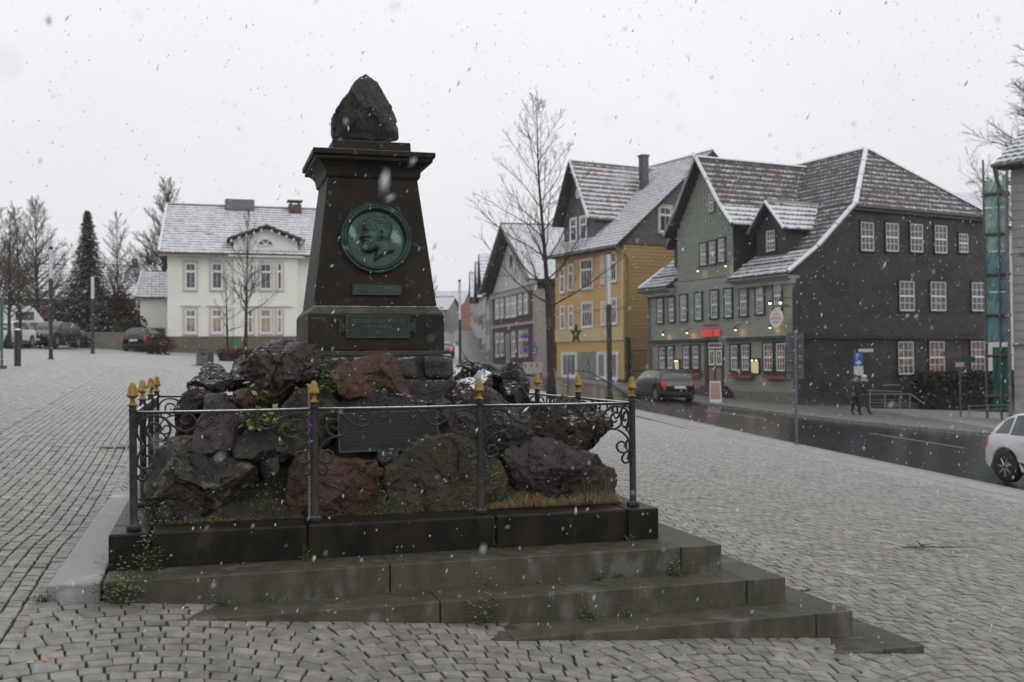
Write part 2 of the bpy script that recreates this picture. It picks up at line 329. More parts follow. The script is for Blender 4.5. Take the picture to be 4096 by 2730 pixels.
def sett_geo(c):
    """(n,5) stones -> verts (n*12,3), quads"""
    n = len(c); L_ = c[:, 3]/2-.0030; W_ = c[:, 4]/2-.0044; r = rng.normal
    sgn = np.array([(-1, -1), (1, -1), (1, 1), (-1, 1)], float); out = np.zeros((n, 12, 3)); tilt = r(0, .014, (n, 2)); h = r(0, .0020, n)
    ch, sh = np.cos(c[:, 2]), np.sin(c[:, 2])
    cor = r(0, .0036, (n, 4, 2))
    for ring, (ins, dz) in enumerate(((0, -.035), (0.0006, -.007), (.0060, .001))):
        shr = np.where(c[:, 2] == pi/2, 0, np.tan(c[:, 2])); ch = np.where(c[:, 2] == pi/2, ch, 1.); sh = np.where(c[:, 2] == pi/2, sh, 0.)
        for q in range(4):
            lx = sgn[q, 0]*(L_-ins)+cor[:, q, 0]; ly = sgn[q, 1]*(W_-ins)+cor[:, q, 1]
            wx = c[:, 0]+lx*ch-ly*sh; wx = wx-shr*.35*ly; wy = c[:, 1]+lx*sh+ly*ch+shr*lx
            out[:, ring*4+q, 0] = wx; out[:, ring*4+q, 1] = wy; out[:, ring*4+q, 2] = dz+h+tilt[:, 0]*lx+tilt[:, 1]*ly
    out[:, :, 2] += G(out[:, :, 0], out[:, :, 1])
    f = [(8, 9, 10, 11)]+[(a*4+q, a*4+(q+1) % 4, a*4+4+(q+1) % 4, a*4+4+q) for a in (0, 1) for q in range(4)]
    F_ = (np.array(f)[None]+np.arange(n)[:, None, None]*12).reshape(-1, 4)
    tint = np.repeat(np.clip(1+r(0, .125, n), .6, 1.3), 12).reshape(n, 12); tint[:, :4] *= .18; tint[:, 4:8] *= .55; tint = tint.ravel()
    return out.reshape(-1, 3), F_, tint
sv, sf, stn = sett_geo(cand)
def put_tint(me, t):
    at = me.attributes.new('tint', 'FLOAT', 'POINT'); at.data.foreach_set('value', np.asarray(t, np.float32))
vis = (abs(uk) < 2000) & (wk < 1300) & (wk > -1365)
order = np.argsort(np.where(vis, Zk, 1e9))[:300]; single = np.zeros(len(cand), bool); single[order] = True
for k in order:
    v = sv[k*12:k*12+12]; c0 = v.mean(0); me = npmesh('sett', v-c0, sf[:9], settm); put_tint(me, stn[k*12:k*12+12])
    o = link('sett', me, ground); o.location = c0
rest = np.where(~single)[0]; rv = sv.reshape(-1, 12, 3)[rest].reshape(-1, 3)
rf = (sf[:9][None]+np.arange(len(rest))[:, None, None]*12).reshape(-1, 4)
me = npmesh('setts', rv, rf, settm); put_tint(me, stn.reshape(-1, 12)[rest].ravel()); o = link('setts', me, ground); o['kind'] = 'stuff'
print('setts', len(cand))

# ------------------------------------------------------------------ monument: steps and plinth
stepm = mt('step_stone', (.090, .079, .052), (.038, .037, .018), scale=7, rough=.22, stretch=(1, 1, .55), bump=.8, bscale=210, c3=(.13, .122, .102), s3=3.4, t3=.55, spec=.62, ramp=(.30, .70))
plinm = mt('plinth_stone', (.008, .007, .006), (.020, .017, .010), scale=6, rough=.30, spec=.13, bump=.35, bscale=60, c3=(.035, .033, .02), s3=2.5, t3=.6, stretch=(1, 1, .6))
granm = mt('pale_granite', (.255, .255, .25), (.175, .176, .174), scale=120, rough=.5, bump=.2, bscale=200, c3=(.36, .365, .37), s3=1.5, snow=.15)
plat = thing('monument_steps', 'dark wet stone steps and plinth carrying the boulder monument', 'steps', (0, 0, 0))
def block(x0, x1, y0, y1, z0, z1, m, bev=.006, nm='stone_block'):
    gp = .003+.002*random.random(); b = MB().box(x0+gp, x1-gp, y0+gp, y1-gp, z0, z1)
    # a few cuts so the arrises can be slightly worn
    o = b.obj(nm, m, plat, bevel=bev*1.5); return o
jf = [[-.0, 1.92, 4.18], [0, 2.2, 4.53], [0, 2.6, 4.86], [0, 2.4, 3.9, 5.165]]
for k in range(4):
    js = jf[k]
    for a, b in zip(js[:-1], js[1:]): block(a, b, -bY[k+1], -bY[k]+.10, zt[k]-.30, zt[k], stepm)
    yb = -bY[k+1]; xs0 = e_[k]; ye = 4.26+bY[k+1]
    js = [yb, 1.1-.2*k, 2.7, 3.9+.1*k, ye]
    for a, b in zip(js[:-1], js[1:]): block(xs0, e_[k+1], a, b, zt[k]-.30, zt[k], stepm)
    block(-.0, e_[k], 4.26+bY[k]-.1, ye, zt[k]-.30, zt[k], stepm)
for a, b in zip([-.40, .66, 2.85, 5.0][:-1], [.66, 2.85, 5.0]): block(-.346, -.012, a, b, -.22, -.001, granm, .008, 'granite_slab')
jx = [0]+[onY(q/V, 2100/V, 0).x for q in (602.8, 1231, 1985, 2511)]+[WP]
for a, b in zip(jx[:-1], jx[1:]): block(a, b, 0, .42, -.1, HP, plinm, .010, 'plinth_block')
for s0, s1 in ((.42, 1.5), (1.5, 2.8), (2.8, 3.84)):
    block(0, .42, s0, s1, -.1, HP, plinm, .010, 'plinth_block'); block(WP-.42, WP, s0, s1, -.1, HP, plinm, .010, 'plinth_block')
for s0, s1 in ((0, 1.4), (1.4, 2.8), (2.8, WP)): block(s0, s1, 3.84, 4.26, -.1, HP, plinm, .010, 'plinth_block')
# soil the boulders are bedded in
n_ = 70; gx_, gy_ = np.meshgrid(np.linspace(.30, WP-.30, n_), np.linspace(.30, 3.96, n_), indexing='ij')
ed = np.minimum(np.minimum(gx_-.30, WP-.30-gx_), np.minimum(gy_-.30, 3.96-gy_))
zz = HP-.02+np.clip((ed-.25)*.75, 0, .62)
zz += np.array([noise.fractal(Vector((a*3, b*3, 1)), 1, 2, 4)*.05 for a, b in zip(gx_.ravel(), gy_.ravel())]).reshape(n_, n_)*np.clip(ed*6, 0, 1)
i, j = np.meshgrid(np.arange(n_-1), np.arange(n_-1), indexing='ij'); a = (i*n_+j).ravel()
soilm = mt('mound_soil', (.018, .015, .010), (.035, .035, .015), scale=12, rough=.95, bump=1, bscale=40, c3=(.03, .045, .012), s3=5, t3=.55, snow=.15, sscale=30)
o = link('soil_mound', npmesh('soil_mound', np.c_[gx_.ravel(), gy_.ravel(), zz.ravel()], np.c_[a, a+n_, a+n_+1, a+1], soilm, True)); tag(o, kind='structure')

# ------------------------------------------------------------------ monument: pillar
PX, PY = 2.135, 2.11
pierm = mt('pillar_stone', (.0155, .0125, .0095), (.027, .021, .0145), scale=3, rough=.55, spec=.22, bump=.9, bscale=70, c3=(.105, .088, .056), s3=13.0, t3=.585, snow=.75, sscale=40, smin=.8)
pierl = mt('pillar_stone_pale', (.075, .068, .050), (.030, .027, .020), scale=5, rough=.6, bump=.9, bscale=80, c3=(.13, .12, .09), s3=6, t3=.6, snow=.6, sscale=40, smin=.6)
pil = thing('monument_pillar', 'tapering dark stone pillar with green bronze portrait medallion among the boulders', 'monument', (PX, PY, 0))
def frus(b, h0, z0, h1, z1, mi=0):
    vs = [(sx*h, sy*h, z) for h, z in ((h0, z0), (h1, z1)) for sx, sy in ((-1, -1), (1, -1), (1, 1), (-1, 1))]
    return b.add(vs, [(3, 2, 1, 0), (4, 5, 6, 7)]+[(q, (q+1) % 4, 4+(q+1) % 4, 4+q) for q in range(4)], mi)
frus(MB(), .612, 1.548, .610, 1.872).obj('base_block', pierm, pil, bevel=.012)
frus(MB(), .610, 1.874, .556, 1.944).obj('weathered_ledge', pierl, pil, bevel=.006)
frus(MB(), .598, 1.500, .600, 1.546).obj('bed_course', pierl, pil, bevel=.006)
frus(MB(), .554, 1.946, .408, 3.130).obj('shaft', pierm, pil, bevel=.008)
b = MB(); prof = [(.422, 3.120), (.432, 3.140)]+[(.432+.094*(1-cos(a)), 3.150+.112*sin(a)) for a in np.linspace(0, pi/2, 7)]+[(.530, 3.266), (.530, 3.288), (.514, 3.293), (.514, 3.300)]
for (h0, z0), (h1, z1) in zip(prof[:-1], prof[1:]): frus(b, h0, z0, h1, z1)
b.obj('cavetto', pierm, pil)
frus(MB(), .552, 3.301, .554, 3.352).obj('cornice_slab', pierl if False else pierm, pil, bevel=.010)
frus(MB(), .362, 3.354, .358, 3.470).obj('top_slab', pierm, pil, bevel=.008)
frus(MB(), .63, .55, .615, 1.498).obj('mortar_core', mt('old_mortar', (.06, .054, .042), (.035, .03, .024), scale=9, rough=.9, bump=1, bscale=50), pil)
# ---- rough masonry course blocks below the pillar
def hullstone(w, h, d, seed, sub=3, amp=.035):
    """a rough-hewn block w x d x h about the origin"""
    bm = bmesh.new(); bmesh.ops.create_icosphere(bm, subdivisions=sub+1, radius=1); r_ = random.Random(seed); off = Vector((seed*3.1, seed*1.7, 0))
    for v in bm.verts:
        c = v.co; m = (abs(c.x)**6+abs(c.y)**6+abs(c.z)**6)**(1/6); q = c/m
        q = Vector((q.x*w/2, q.y*d/2, q.z*h/2)); n_ = noise.fractal(q*5+off, 1, 2, 5); v.co = q+q.normalized()*n_*amp
    me = bpy.data.meshes.new('stone'); bm.to_mesh(me); bm.free(); return me
rubm = mt('masonry_stone', (.022, .021, .022), (.042, .036, .032), scale=7, rough=.5, bump=1, bscale=45, c3=(.06, .04, .022), s3=4, t3=.62, snow=.45, sscale=30, smin=.7)
for side in range(4):
    ang = side*pi/2; k = 0
    for zc, hh, xs in ((1.39, .20, (-.43, -.08, .245, .52)), (1.17, .25, (-.50, -.12, .38)), (.90, .26, (-.42, .06, .48)), (.66, .2, (-.3, .3))):
        ed = [-.66]+[(a+b)/2 for a, b in zip(xs[:-1], xs[1:])]+[.66]
        for a, b in zip(ed[:-1], ed[1:]):
            k += 1; me = hullstone(b-a-.03, hh-.02, .20, side*20+k); me.materials.append(rubm); o = link('masonry_stone', me, pil)
            cx, cy_ = (a+b)/2, -.60; o.location = (cx*cos(ang)-cy_*sin(ang), cx*sin(ang)+cy_*cos(ang), zc); o.rotation_euler = (0, 0, ang)

# ---- bronze: medallion, name plate, dedication plate
bronze = mt('verdigris_bronze', (.026, .064, .046), (.012, .026, .019), scale=9, rough=.5, bump=.25, bscale=120, c3=(.14, .29, .205), s3=5.5, t3=.585, spec=.3, metal=.15)
reliefm = M('relief_bronze', (.028, .068, .050), (.015, .035, .026), scale=10, rough=.42, bump=.2, bscale=120, metal=.1, spec=.4)
N0, L0 = reliefm.node_tree.nodes, reliefm.node_tree.links; b0 = N0['Principled BSDF']; s0 = b0.inputs['Base Color'].links[0].from_socket; a0 = N0.new('ShaderNodeAttribute'); a0.attribute_name = 'mint'; m0 = N0.new('ShaderNodeMix'); m0.data_type = 'RGBA'; L0.new(a0.outputs['Fac'], m0.inputs[0]); L0.new(s0, m0.inputs[6]); m0.inputs[7].default_value = (.16, .31, .22, 1); L0.new(m0.outputs[2], b0.inputs['Base Color'])
bronzd = mt('dark_bronze', (.008, .012, .009), (.013, .020, .014), scale=14, rough=.42, bump=.15, bscale=150, metal=.2)
bronzg = mt('green_bronze_edge', (.050, .120, .075), (.028, .065, .042), scale=20, rough=.45, metal=.2)
tl = math.atan2(.554-.408, 3.13-1.946)                  # batter of the shaft
def shaftpt(x, z, out=0):                              # on the leaning front face, pillar coordinates
    h = .554+(.408-.554)*(z-1.946)/(3.13-1.946); return Vector((x, -h-out*cos(tl), z+out*sin(tl)))
def onpil(px, py, yy=-.5):
    r = ray(px, py); q = C+r*((PY+yy-C.y)/r.y); return q.x-PX, q.z
mc = onpil(1320+655/3.563, 780+630/3.563, -.48)
MR = 510/3.563/F*(PY-.48-C.y)/ray(1500, 960).y*1.0
medal = link('medallion', None, pil); medal.location = shaftpt(mc[0], mc[1], .002); medal.rotation_euler = (pi/2-tl, 0, 0)
# medallion plane: local x right, local y up, local z out of the stone
prof = [(MR, -.02), (MR, .022), (.985*MR, .036), (.95*MR, .040), (.925*MR, .030), (.905*MR, .034), (.885*MR, .048), (.855*MR, .050), (.835*MR, .036), (.81*MR, .030), (.80*MR, .020), (.79*MR, .012), (.785*MR, .004), (.78*MR, -.02)]
MB().lathe(prof, n=72).obj('ring', bronze, medal, smooth=True)
poly = np.array([(470, 395), (500, 365), (560, 330), (620, 312), (680, 310), (740, 315), (800, 330), (840, 355), (865, 390), (880, 430), (880, 500), (868, 560), (845, 610), (835, 650), (838, 695), (862, 745), (905, 805), (890, 822), (760, 872), (618, 962), (622, 920), (640, 860), (662, 800), (655, 790), (600, 825), (560, 838), (500, 832), (450, 815), (436, 790), (440, 745), (452, 712), (447, 700), (470, 690), (468, 675), (450, 668), (452, 652), (462, 645), (430, 630), (432, 605), (450, 580), (472, 560), (480, 530), (474, 505), (476, 450)], float)
poly = (poly-[655, 630])/510*MR*[1, -1]
N_ = 170; gg = np.linspace(-.79*MR, .79*MR, N_); U, W_ = np.meshgrid(gg, gg, indexing='ij'); ins = in_poly(U, W_, poly); dmin = np.full(U.shape, 9.)
for a, b in zip(poly, np.roll(poly, -1, 0)):
    ab = b-a; t = np.clip(((U-a[0])*ab[0]+(W_-a[1])*ab[1])/(ab@ab), 0, 1); dmin = np.minimum(dmin, np.hypot(U-a[0]-t*ab[0], W_-a[1]-t*ab[1]))
def px2(a, b): return (a-655)/510*MR, -(b-630)/510*MR
wv = .13*MR; H = np.where(ins, .020+.042*np.sqrt(np.clip(1-(1-np.clip(dmin/wv, 0, 1))**2, 0, 1)), 0.)
def gs(a, b, r, amp, rx=None):
    cx, cy_ = px2(a, b); R1 = r/510*MR; R2 = (rx or r)/510*MR; return amp*np.exp(-((U-cx)/R2)**2-((W_-cy_)/R1)**2)
face = gs(500, 545, 28, -.014, 40)+gs(480, 505, 22, .010, 45)+gs(560, 590, 40, .008, 50)+gs(455, 610, 24, .014, 26)+gs(480, 640, 12, -.010, 50)+gs(465, 690, 9, -.012, 38)+gs(540, 640, 16, -.008, 22)
face += gs(715, 570, 62, .014, 40)+gs(718, 560, 26, -.026, 18)+gs(715, 610, 14, .010, 18)+gs(620, 560, 50, -.005, 60)
beard = ins & (U < px2(700, 0)[0]) & (W_ < px2(0, 660)[1]) & (W_ > px2(0, 850)[1]); hair = ins & (W_ > px2(0, 520)[1])
nz2 = np.array([noise.fractal(Vector((a*75, b*75, 3)), 1, 2, 4) for a, b in zip(U.ravel(), W_.ravel())]).reshape(U.shape)
nz3 = np.array([noise.noise(Vector((a*40+b*60, b*28-a*90, 7))) for a, b in zip(U.ravel(), W_.ravel())]).reshape(U.shape)
H += np.where(ins, face*np.clip(dmin/.006, 0, 1), 0)+np.where(ins, gs(560, 740, 80, 1, 100)*nz2*.007+np.clip((W_-px2(0, 540)[1])/(.12*MR), 0, 1)*(nz3*.006+nz2*.003), 0)+np.where(ins, 0, nz2*.0008)
nk = np.clip((U-px2(655, 0)[0]+.25*(W_-px2(0, 800)[1]))/(.06*MR), 0, 1)*np.clip((px2(0, 620)[1]-W_)/(.12*MR), 0, 1); H -= np.where(ins, nk*.011, 0)
cirm = np.hypot(U, W_) < .795*MR
i, j = np.meshgrid(np.arange(N_-1), np.arange(N_-1), indexing='ij'); ok = (cirm[:-1, :-1] & cirm[1:, 1:] & cirm[1:, :-1] & cirm[:-1, 1:]).ravel(); a = (i*N_+j).ravel()[ok]
me = npmesh('portrait_relief', np.c_[U.ravel(), W_.ravel(), H.ravel()+.004], np.c_[a, a+N_, a+N_+1, a+1], reliefm, True); mintv = np.zeros(U.shape)
for a_, b_, rx_, ry_, tl_ in ((318, 530, 42, 105, -.35), (940, 600, 62, 100, -.5), (470, 790, 45, 40, 0)):
    cx, cy_ = px2(a_, b_); uu, ww = (U-cx)*cos(tl_)-(W_-cy_)*sin(tl_), (U-cx)*sin(tl_)+(W_-cy_)*cos(tl_); mintv = np.maximum(mintv, np.clip((1.15+nz2*.8-np.hypot(uu/(rx_/510*MR), ww/(ry_/510*MR)))*4, 0, 1)*(~ins if b_ < 700 else .5))
at_m = me.attributes.new('mint', 'FLOAT', 'POINT'); at_m.data.foreach_set('value', mintv.ravel().astype(np.float32)); link('portrait_relief', me, medal)
def text(s_, size, m, parent, loc, rot, ext=.003, align='CENTER', sx_=1, name='lettering', spacing=1):
    cu_ = bpy.data.curves.new(name, 'FONT'); cu_.body = s_; cu_.size = size; cu_.extrude = ext; cu_.align_x = align; cu_.align_y = 'CENTER'; cu_.space_line = spacing; cu_.resolution_u = 3
    to_ = bpy.data.objects.new(name, cu_); COL.objects.link(to_); me = bpy.data.meshes.new_from_object(to_.evaluated_get(bpy.context.evaluated_depsgraph_get()))
    bpy.data.objects.remove(to_); me.materials.clear(); me.materials.append(m); o = link(name, me, parent); o.location = loc; o.rotation_euler = rot; o.scale = (sx_, 1, 1); return o
x0, z1 = onpil(1320+315/3.563, 780+1262/3.563, -.54); x1, z0 = onpil(1320+1025/3.563, 780+1440/3.563, -.545)
pl = link('name_plate', None, pil); pl.location = shaftpt((x0+x1)/2, (z0+z1)/2, .0); pl.rotation_euler = (pi/2-tl, 0, 0)
w, h = (x1-x0)/2, (z1-z0)/2
MB().box(-w, w, -h, h, -.01, .012).box(-w, w, h-.006, h, .012, .019).box(-w, w, -h, -h+.006, .012, .019).box(-w, -w+.006, -h+.006, h-.006, .012, .019).box(w-.006, w, -h+.006, h-.006, .012, .019).obj('plate', bronzd, pl, bevel=.002)
text('FR.AD.ROEMER', .072, mt('bronze_mint', (.060, .150, .095), (.025, .05, .035), scale=11, rough=.5, spec=.2), pl, (0, -.001, .015), (0, 0, 0), .004, sx_=.80)
x0, z1 = onpil(1100+830/2.941, 1150+335/2.941, -.61); x1, z0 = onpil(1100+1578/2.941, 1150+592/2.941, -.61)
dp = link('dedication_plate', None, pil); dp.location = ((x0+x1)/2, -.612, (z0+z1)/2); dp.rotation_euler = (pi/2, 0, 0); w, h = (x1-x0)/2, (z1-z0)/2
b = MB().box(-w, w, -h, h, -.01, .012)
for sg in (-1, 1): b.prism([(sg*w, -h*.25, .0), (sg*(w+.055), -h*.62, .0), (sg*(w+.055), h*.62, .0), (sg*w, h*.25, .0)][::-sg], (0, 0, .010))
b.obj('plate', bronzd, dp, bevel=.002)
b = MB()
for q in ((-w, w, h-.006, h), (-w, w, -h, -h+.006), (-w, -w+.006, -h+.007, h-.007), (w-.006, w, -h+.007, h-.007)): b.box(*q, .0125, .018)
for sg in (-1, 1): b.tube([(sg*w, h*.3, .013), (sg*(w+.055), h*.66, .013), (sg*(w+.055), -h*.66, .013), (sg*w, -h*.3, .013)], .0035, 5); b.lathe([(.012, .01), (.010, .02), (.004, .024)], (sg*(w+.03), 0, 0), 10)
b.obj('plate_rim', bronzg, dp)
text('DIE DANKBAREN SCHÜLER', .050, bronzg, dp, (0, h*.50, .014), (0, 0, 0), .003, sx_=.80)
text('IHREM LEHRER', .048, bronzg, dp, (0, 0, .014), (0, 0, 0), .003, sx_=.82)
text('1882', .046, bronzg, dp, (0, -h*.5, .014), (0, 0, 0), .003, sx_=.9)

# ------------------------------------------------------------------ boulders
RM = {
 'maroon': mt('rock_maroon', (0.0234, 0.0144, 0.0125), (0.0390, 0.0242, 0.0203), scale=3, rough=.34, spec=.42, bump=1.3, bscale=22, c3=(.055, .048, .042), s3=6, t3=.62, snow=.30, sscale=26, smin=.6),
 'red': mt('rock_reddish', (0.0655, 0.0335, 0.0211), (0.0343, 0.0211, 0.0148), scale=4, rough=.6, spec=.34, bump=1.2, bscale=32, c3=(.080, .066, .050), s3=5, t3=.60, snow=.22, sscale=30, smin=.7),
 'orange': mt('rock_orange', (0.0842, 0.0437, 0.0265), (0.0484, 0.0281, 0.0187), scale=5, rough=.6, spec=.34, bump=1.2, bscale=32, c3=(.09, .07, .055), s3=6, t3=.6, snow=.36, sscale=30, smin=.75),
 'olive': mt('rock_olive', (0.0530, 0.0445, 0.0250), (0.0265, 0.0226, 0.0133), scale=7, rough=.6, spec=.34, bump=1.2, bscale=34, c3=(.080, .070, .045), s3=9, t3=.58, snow=.30, sscale=30, smin=.7),
 'lichen': mt('rock_lichen', (0.0117, 0.0101, 0.0086), (0.0296, 0.0234, 0.0172), scale=4, rough=.45, spec=.34, bump=1.2, bscale=26, c3=(.115, .105, .075), s3=9, t3=.53, snow=.25, sscale=30, smin=.75),
 'purple': mt('rock_purple', (0.0250, 0.0175, 0.0164), (0.0390, 0.0273, 0.0242), scale=4, rough=.34, spec=.42, bump=1.4, bscale=20, c3=(.05, .042, .036), s3=8, t3=.6, snow=.25, sscale=34, smin=.75),
 'brown': mt('rock_brown', (0.0312, 0.0164, 0.0094), (0.0140, 0.0094, 0.0062), scale=6, rough=.55, spec=.34, bump=1.3, bscale=36, snow=.38, sscale=28, smin=.6),
 'grey': mt('rock_grey', (0.0468, 0.0437, 0.0367), (0.0234, 0.0218, 0.0179), scale=6, rough=.5, spec=.34, bump=1.1, bscale=34, c3=(.12, .115, .10), s3=12, t3=.60, snow=.28, sscale=26, smin=.6),
 'dark': mt('rock_dark', (0.0125, 0.0109, 0.0101), (0.0250, 0.0211, 0.0179), scale=5, rough=.34, spec=.42, bump=1.3, bscale=26, c3=(.045, .042, .036), s3=10, t3=.64, snow=.34, sscale=26, smin=.5),
 'snowy': mt('rock_snow_speckled', (0.0858, 0.0585, 0.0468), (0.0546, 0.0351, 0.0265), scale=6, rough=.6, spec=.34, bump=1.2, bscale=34, snow=.60, sscale=30, smin=.3),
 'tan': mt('rock_tan', (0.0663, 0.0577, 0.0390), (0.0390, 0.0343, 0.0250), scale=8, rough=.6, spec=.34, bump=1, bscale=36, snow=.3, sscale=26, smin=.6),
}
def rock(label, crop, pts, Y, T, m, seed, amp=.048, facets=9, chip=.48, group='boulders heaped around the pillar', sub=6, lean=0, base=False):
    ox, oy, sc = crop; w = []
    for a, b in pts:
        r = ray(ox+a/sc, oy+b/sc); q = C+r*((Y-C.y)/r.y); w.append((q.x, q.z))
    w = np.array(w); w[:, 1] -= np.where((w[:, 1] < .36) & (Y < 1.0), .17, 0); x, z = w[:, 0], w[:, 1]; A = .5*np.sum(x*np.roll(z, -1)-np.roll(x, -1)*z)
    k = (x*np.roll(z, -1)-np.roll(x, -1)*z); c = np.array([np.sum((x+np.roll(x, -1))*k), np.sum((z+np.roll(z, -1))*k)])/(6*A)
    seg = [(p-c, q-c) for p, q in zip(w, np.roll(w, -1, 0))]; size = sqrt(abs(A))
    R_ = random.Random(seed); bm = bmesh.new(); bmesh.ops.create_icosphere(bm, subdivisions=(sub+1 if size > .52 else sub) if size > .2 else sub-1, radius=1)
    D = np.array([v.co for v in bm.verts]); n = len(D); th = np.stack([D[:, 0], D[:, 2]], 1); rr = np.hypot(th[:, 0], th[:, 1]); tn = th/np.maximum(rr, 1e-6)[:, None]
    Rad = np.full(n, 0.)
    for p, q in seg:                                   # distance to the outline in each direction
        e = q-p; den = tn[:, 0]*e[1]-tn[:, 1]*e[0]; den = np.where(abs(den) < 1e-9, 1e-9, den)
        t = (p[0]*e[1]-p[1]*e[0])/den; s_ = (p[0]*tn[:, 1]-p[1]*tn[:, 0])/den
        ok = (t > 0) & (s_ >= -1e-6) & (s_ <= 1+1e-6); Rad = np.maximum(Rad, np.where(ok, t, 0))
    Rad = np.maximum(Rad, .03)
    # the profile bulges most at mid thickness and is cut by random planes in front and behind
    a = rr/Rad; b = abs(D[:, 1])/T; r = (a**4.6+b**4.6)**(-1/4.6)
    Dn = np.c_[tn*(rr/Rad)[:, None], D[:, 1]/T]
    for f in range(facets):
        fr = -1 if f % 3 < 2 else 1; nv = np.array([R_.uniform(-.8, .8), R_.uniform(-.5, .95), fr*1.0]); nv /= np.linalg.norm(nv); dd = R_.uniform(.58, .93)
        dt = Dn@nv; r = np.where(dt > .02, np.minimum(r, dd/np.maximum(dt, .02)), r)
    Pq = D*r[:, None]; off = Vector((seed*2.3, seed*.7, seed*1.1))
    for v, p in zip(bm.verts, Pq):
        q = Vector(p); f1 = noise.fractal(q*(1.6/size)+off, 1, 2, 3); f3 = noise.fractal(q*16+off, .8, 2.1, 6); tot = 0
        wq = q+noise.noise_vector(q*(3/size)+off)*.05*size
        for fr_, k_ in ((2.4/size, .30), (6.5/size, .28), (19., .26)):     # chips: each cell is a little plane of its own tilt
            vp = noise.voronoi(wq*fr_+off*fr_)[1][0]
            h1, h2, h3 = sin(vp.x*127.1+vp.y*311.7)*43758.5453, sin(vp.y*269.5+vp.z*183.3)*43758.5453, sin(vp.z*419.2+vp.x*371.9)*43758.5453
            tn_ = Vector((h1-math.floor(h1)-.5, h2-math.floor(h2)-.5, h3-math.floor(h3)-.5)); dv = (wq*fr_+off*fr_-vp); tot += max(-.35, min(.35, dv.dot(tn_)))*k_/fr_*chip
        nrm = q.normalized(); v.co = q+nrm*(amp*size*(f1*.6+.08)+tot*2.0+f3*.012)
    me = bpy.data.meshes.new('boulder'); bm.to_mesh(me); bm.free(); me.materials.append(RM[m])
    me.polygons.foreach_set('use_smooth', [True]*len(me.polygons))
    try: me.set_sharp_from_angle(angle=radians(38))
    except Exception: pass
    o = link('boulder', me); o.location = (c[0], Y, c[1]); tag(o, label, 'boulder', group); return o
A, B, Cc = (550, 1350, 2.091), (1250, 1350, 2.091), (1750, 1400, 2.091)
rock('large dark front-left boulder with pale lichen spots at the railing corner', A, [(160, 935), (240, 925), (400, 945), (500, 960), (580, 930), (680, 965), (800, 985), (900, 1030), (975, 1080), (985, 1200), (1040, 1400), (1000, 1470), (800, 1485), (560, 1530), (300, 1550), (180, 1520), (130, 1420), (85, 1300), (75, 1180), (130, 1040)], .86, .48, 'lichen', 1, facets=12)
rock('small flat tan stone behind the lichen-spotted corner boulder', A, [(245, 845), (350, 830), (480, 825), (500, 920), (440, 960), (245, 950)], 1.05, .22, 'tan', 2, .03, 4)
rock('purple-brown craggy boulder standing above the lichen-spotted one', A, [(560, 490), (600, 465), (720, 480), (800, 540), (870, 590), (890, 680), (850, 800), (850, 880), (780, 960), (640, 985), (500, 970), (440, 940), (480, 800), (500, 740), (560, 640)], 1.05, .36, 'purple', 3, .09, 12)
rock('dark brown boulder leaning at the far left edge of the heap', A, [(440, 430), (560, 430), (620, 480), (580, 640), (500, 860), (420, 860), (310, 835), (330, 740), (315, 600), (370, 500)], 1.42, .36, 'brown', 4, .06)
rock('small dark rock topmost at the left end of the heap', A, [(530, 260), (600, 210), (700, 240), (765, 300), (740, 390), (600, 400), (520, 380)], 2.0, .28, 'dark', 5, .07)
rock('snow-edged dark rock just below the topmost left one', A, [(430, 380), (520, 310), (640, 320), (730, 370), (745, 450), (600, 480), (435, 440)], 1.7, .30, 'dark', 6, .07)
rock('dark frosted rock wedged left of the big maroon boulder', A, [(780, 270), (860, 245), (890, 300), (940, 400), (900, 450), (760, 450), (730, 350)], 1.62, .26, 'dark', 7, .06)
rock('small tan snowy rock peeping out behind the maroon boulder', A, [(785, 275), (815, 195), (880, 150), (930, 200), (900, 280)], 2.0, .2, 'tan', 8, .05, 6)
rock('biggest maroon boulder leaning on the left of the pillar', A, [(920, 180), (1000, 100), (1120, 60), (1250, 38), (1380, 50), (1480, 105), (1535, 200), (1500, 330), (1440, 390), (1310, 450), (1200, 570), (1060, 610), (970, 560), (930, 400), (880, 270)], 1.45, .55, 'maroon', 9, .06, 12)
rock('small reddish chip of rock under the maroon boulder', A, [(800, 465), (920, 430), (950, 500), (965, 565), (900, 610), (820, 530)], 1.05, .13, 'red', 10, .05, 6)
rock('grey slanting slab of rock left of the second front post', A, [(780, 950), (830, 860), (950, 735), (1100, 790), (1230, 880), (1280, 965), (1210, 1030), (1080, 1075), (960, 1010), (800, 1000)], .92, .30, 'grey', 11, .05, 7)
rock('narrow grey rock pinched under the slanting slab', A, [(1035, 1030), (1160, 1000), (1180, 1080), (1120, 1210), (1080, 1250), (1035, 1120)], .80, .2, 'grey', 12, .05, 6)
rock('tan-grey upright rock right behind the second front post', A, [(1280, 500), (1340, 435), (1430, 440), (1560, 500), (1640, 560), (1640, 800), (1500, 1000), (1250, 990), (1120, 760), (1180, 640)], 1.12, .32, 'olive', 13, .06)
rock('wide rusty-red boulder in the front row behind the second post', B, [(20, 960), (80, 950), (200, 1000), (310, 1040), (440, 1045), (530, 1030), (560, 1100), (565, 1170), (610, 1210), (600, 1330), (565, 1400), (530, 1480), (200, 1500), (-80, 1490), (-235, 1430), (-225, 1280), (-190, 1100), (-120, 1010)], .80, .44, 'red', 14, .05, 11)
rock('orange-brown slab of rock propped against the pillar front', B, [(180, 260), (300, 190), (420, 165), (520, 145), (640, 150), (690, 190), (730, 280), (760, 340), (830, 500), (700, 520), (560, 520), (400, 500), (280, 520), (200, 490), (140, 290)], 1.22, .22, 'orange', 15, .04, 7)
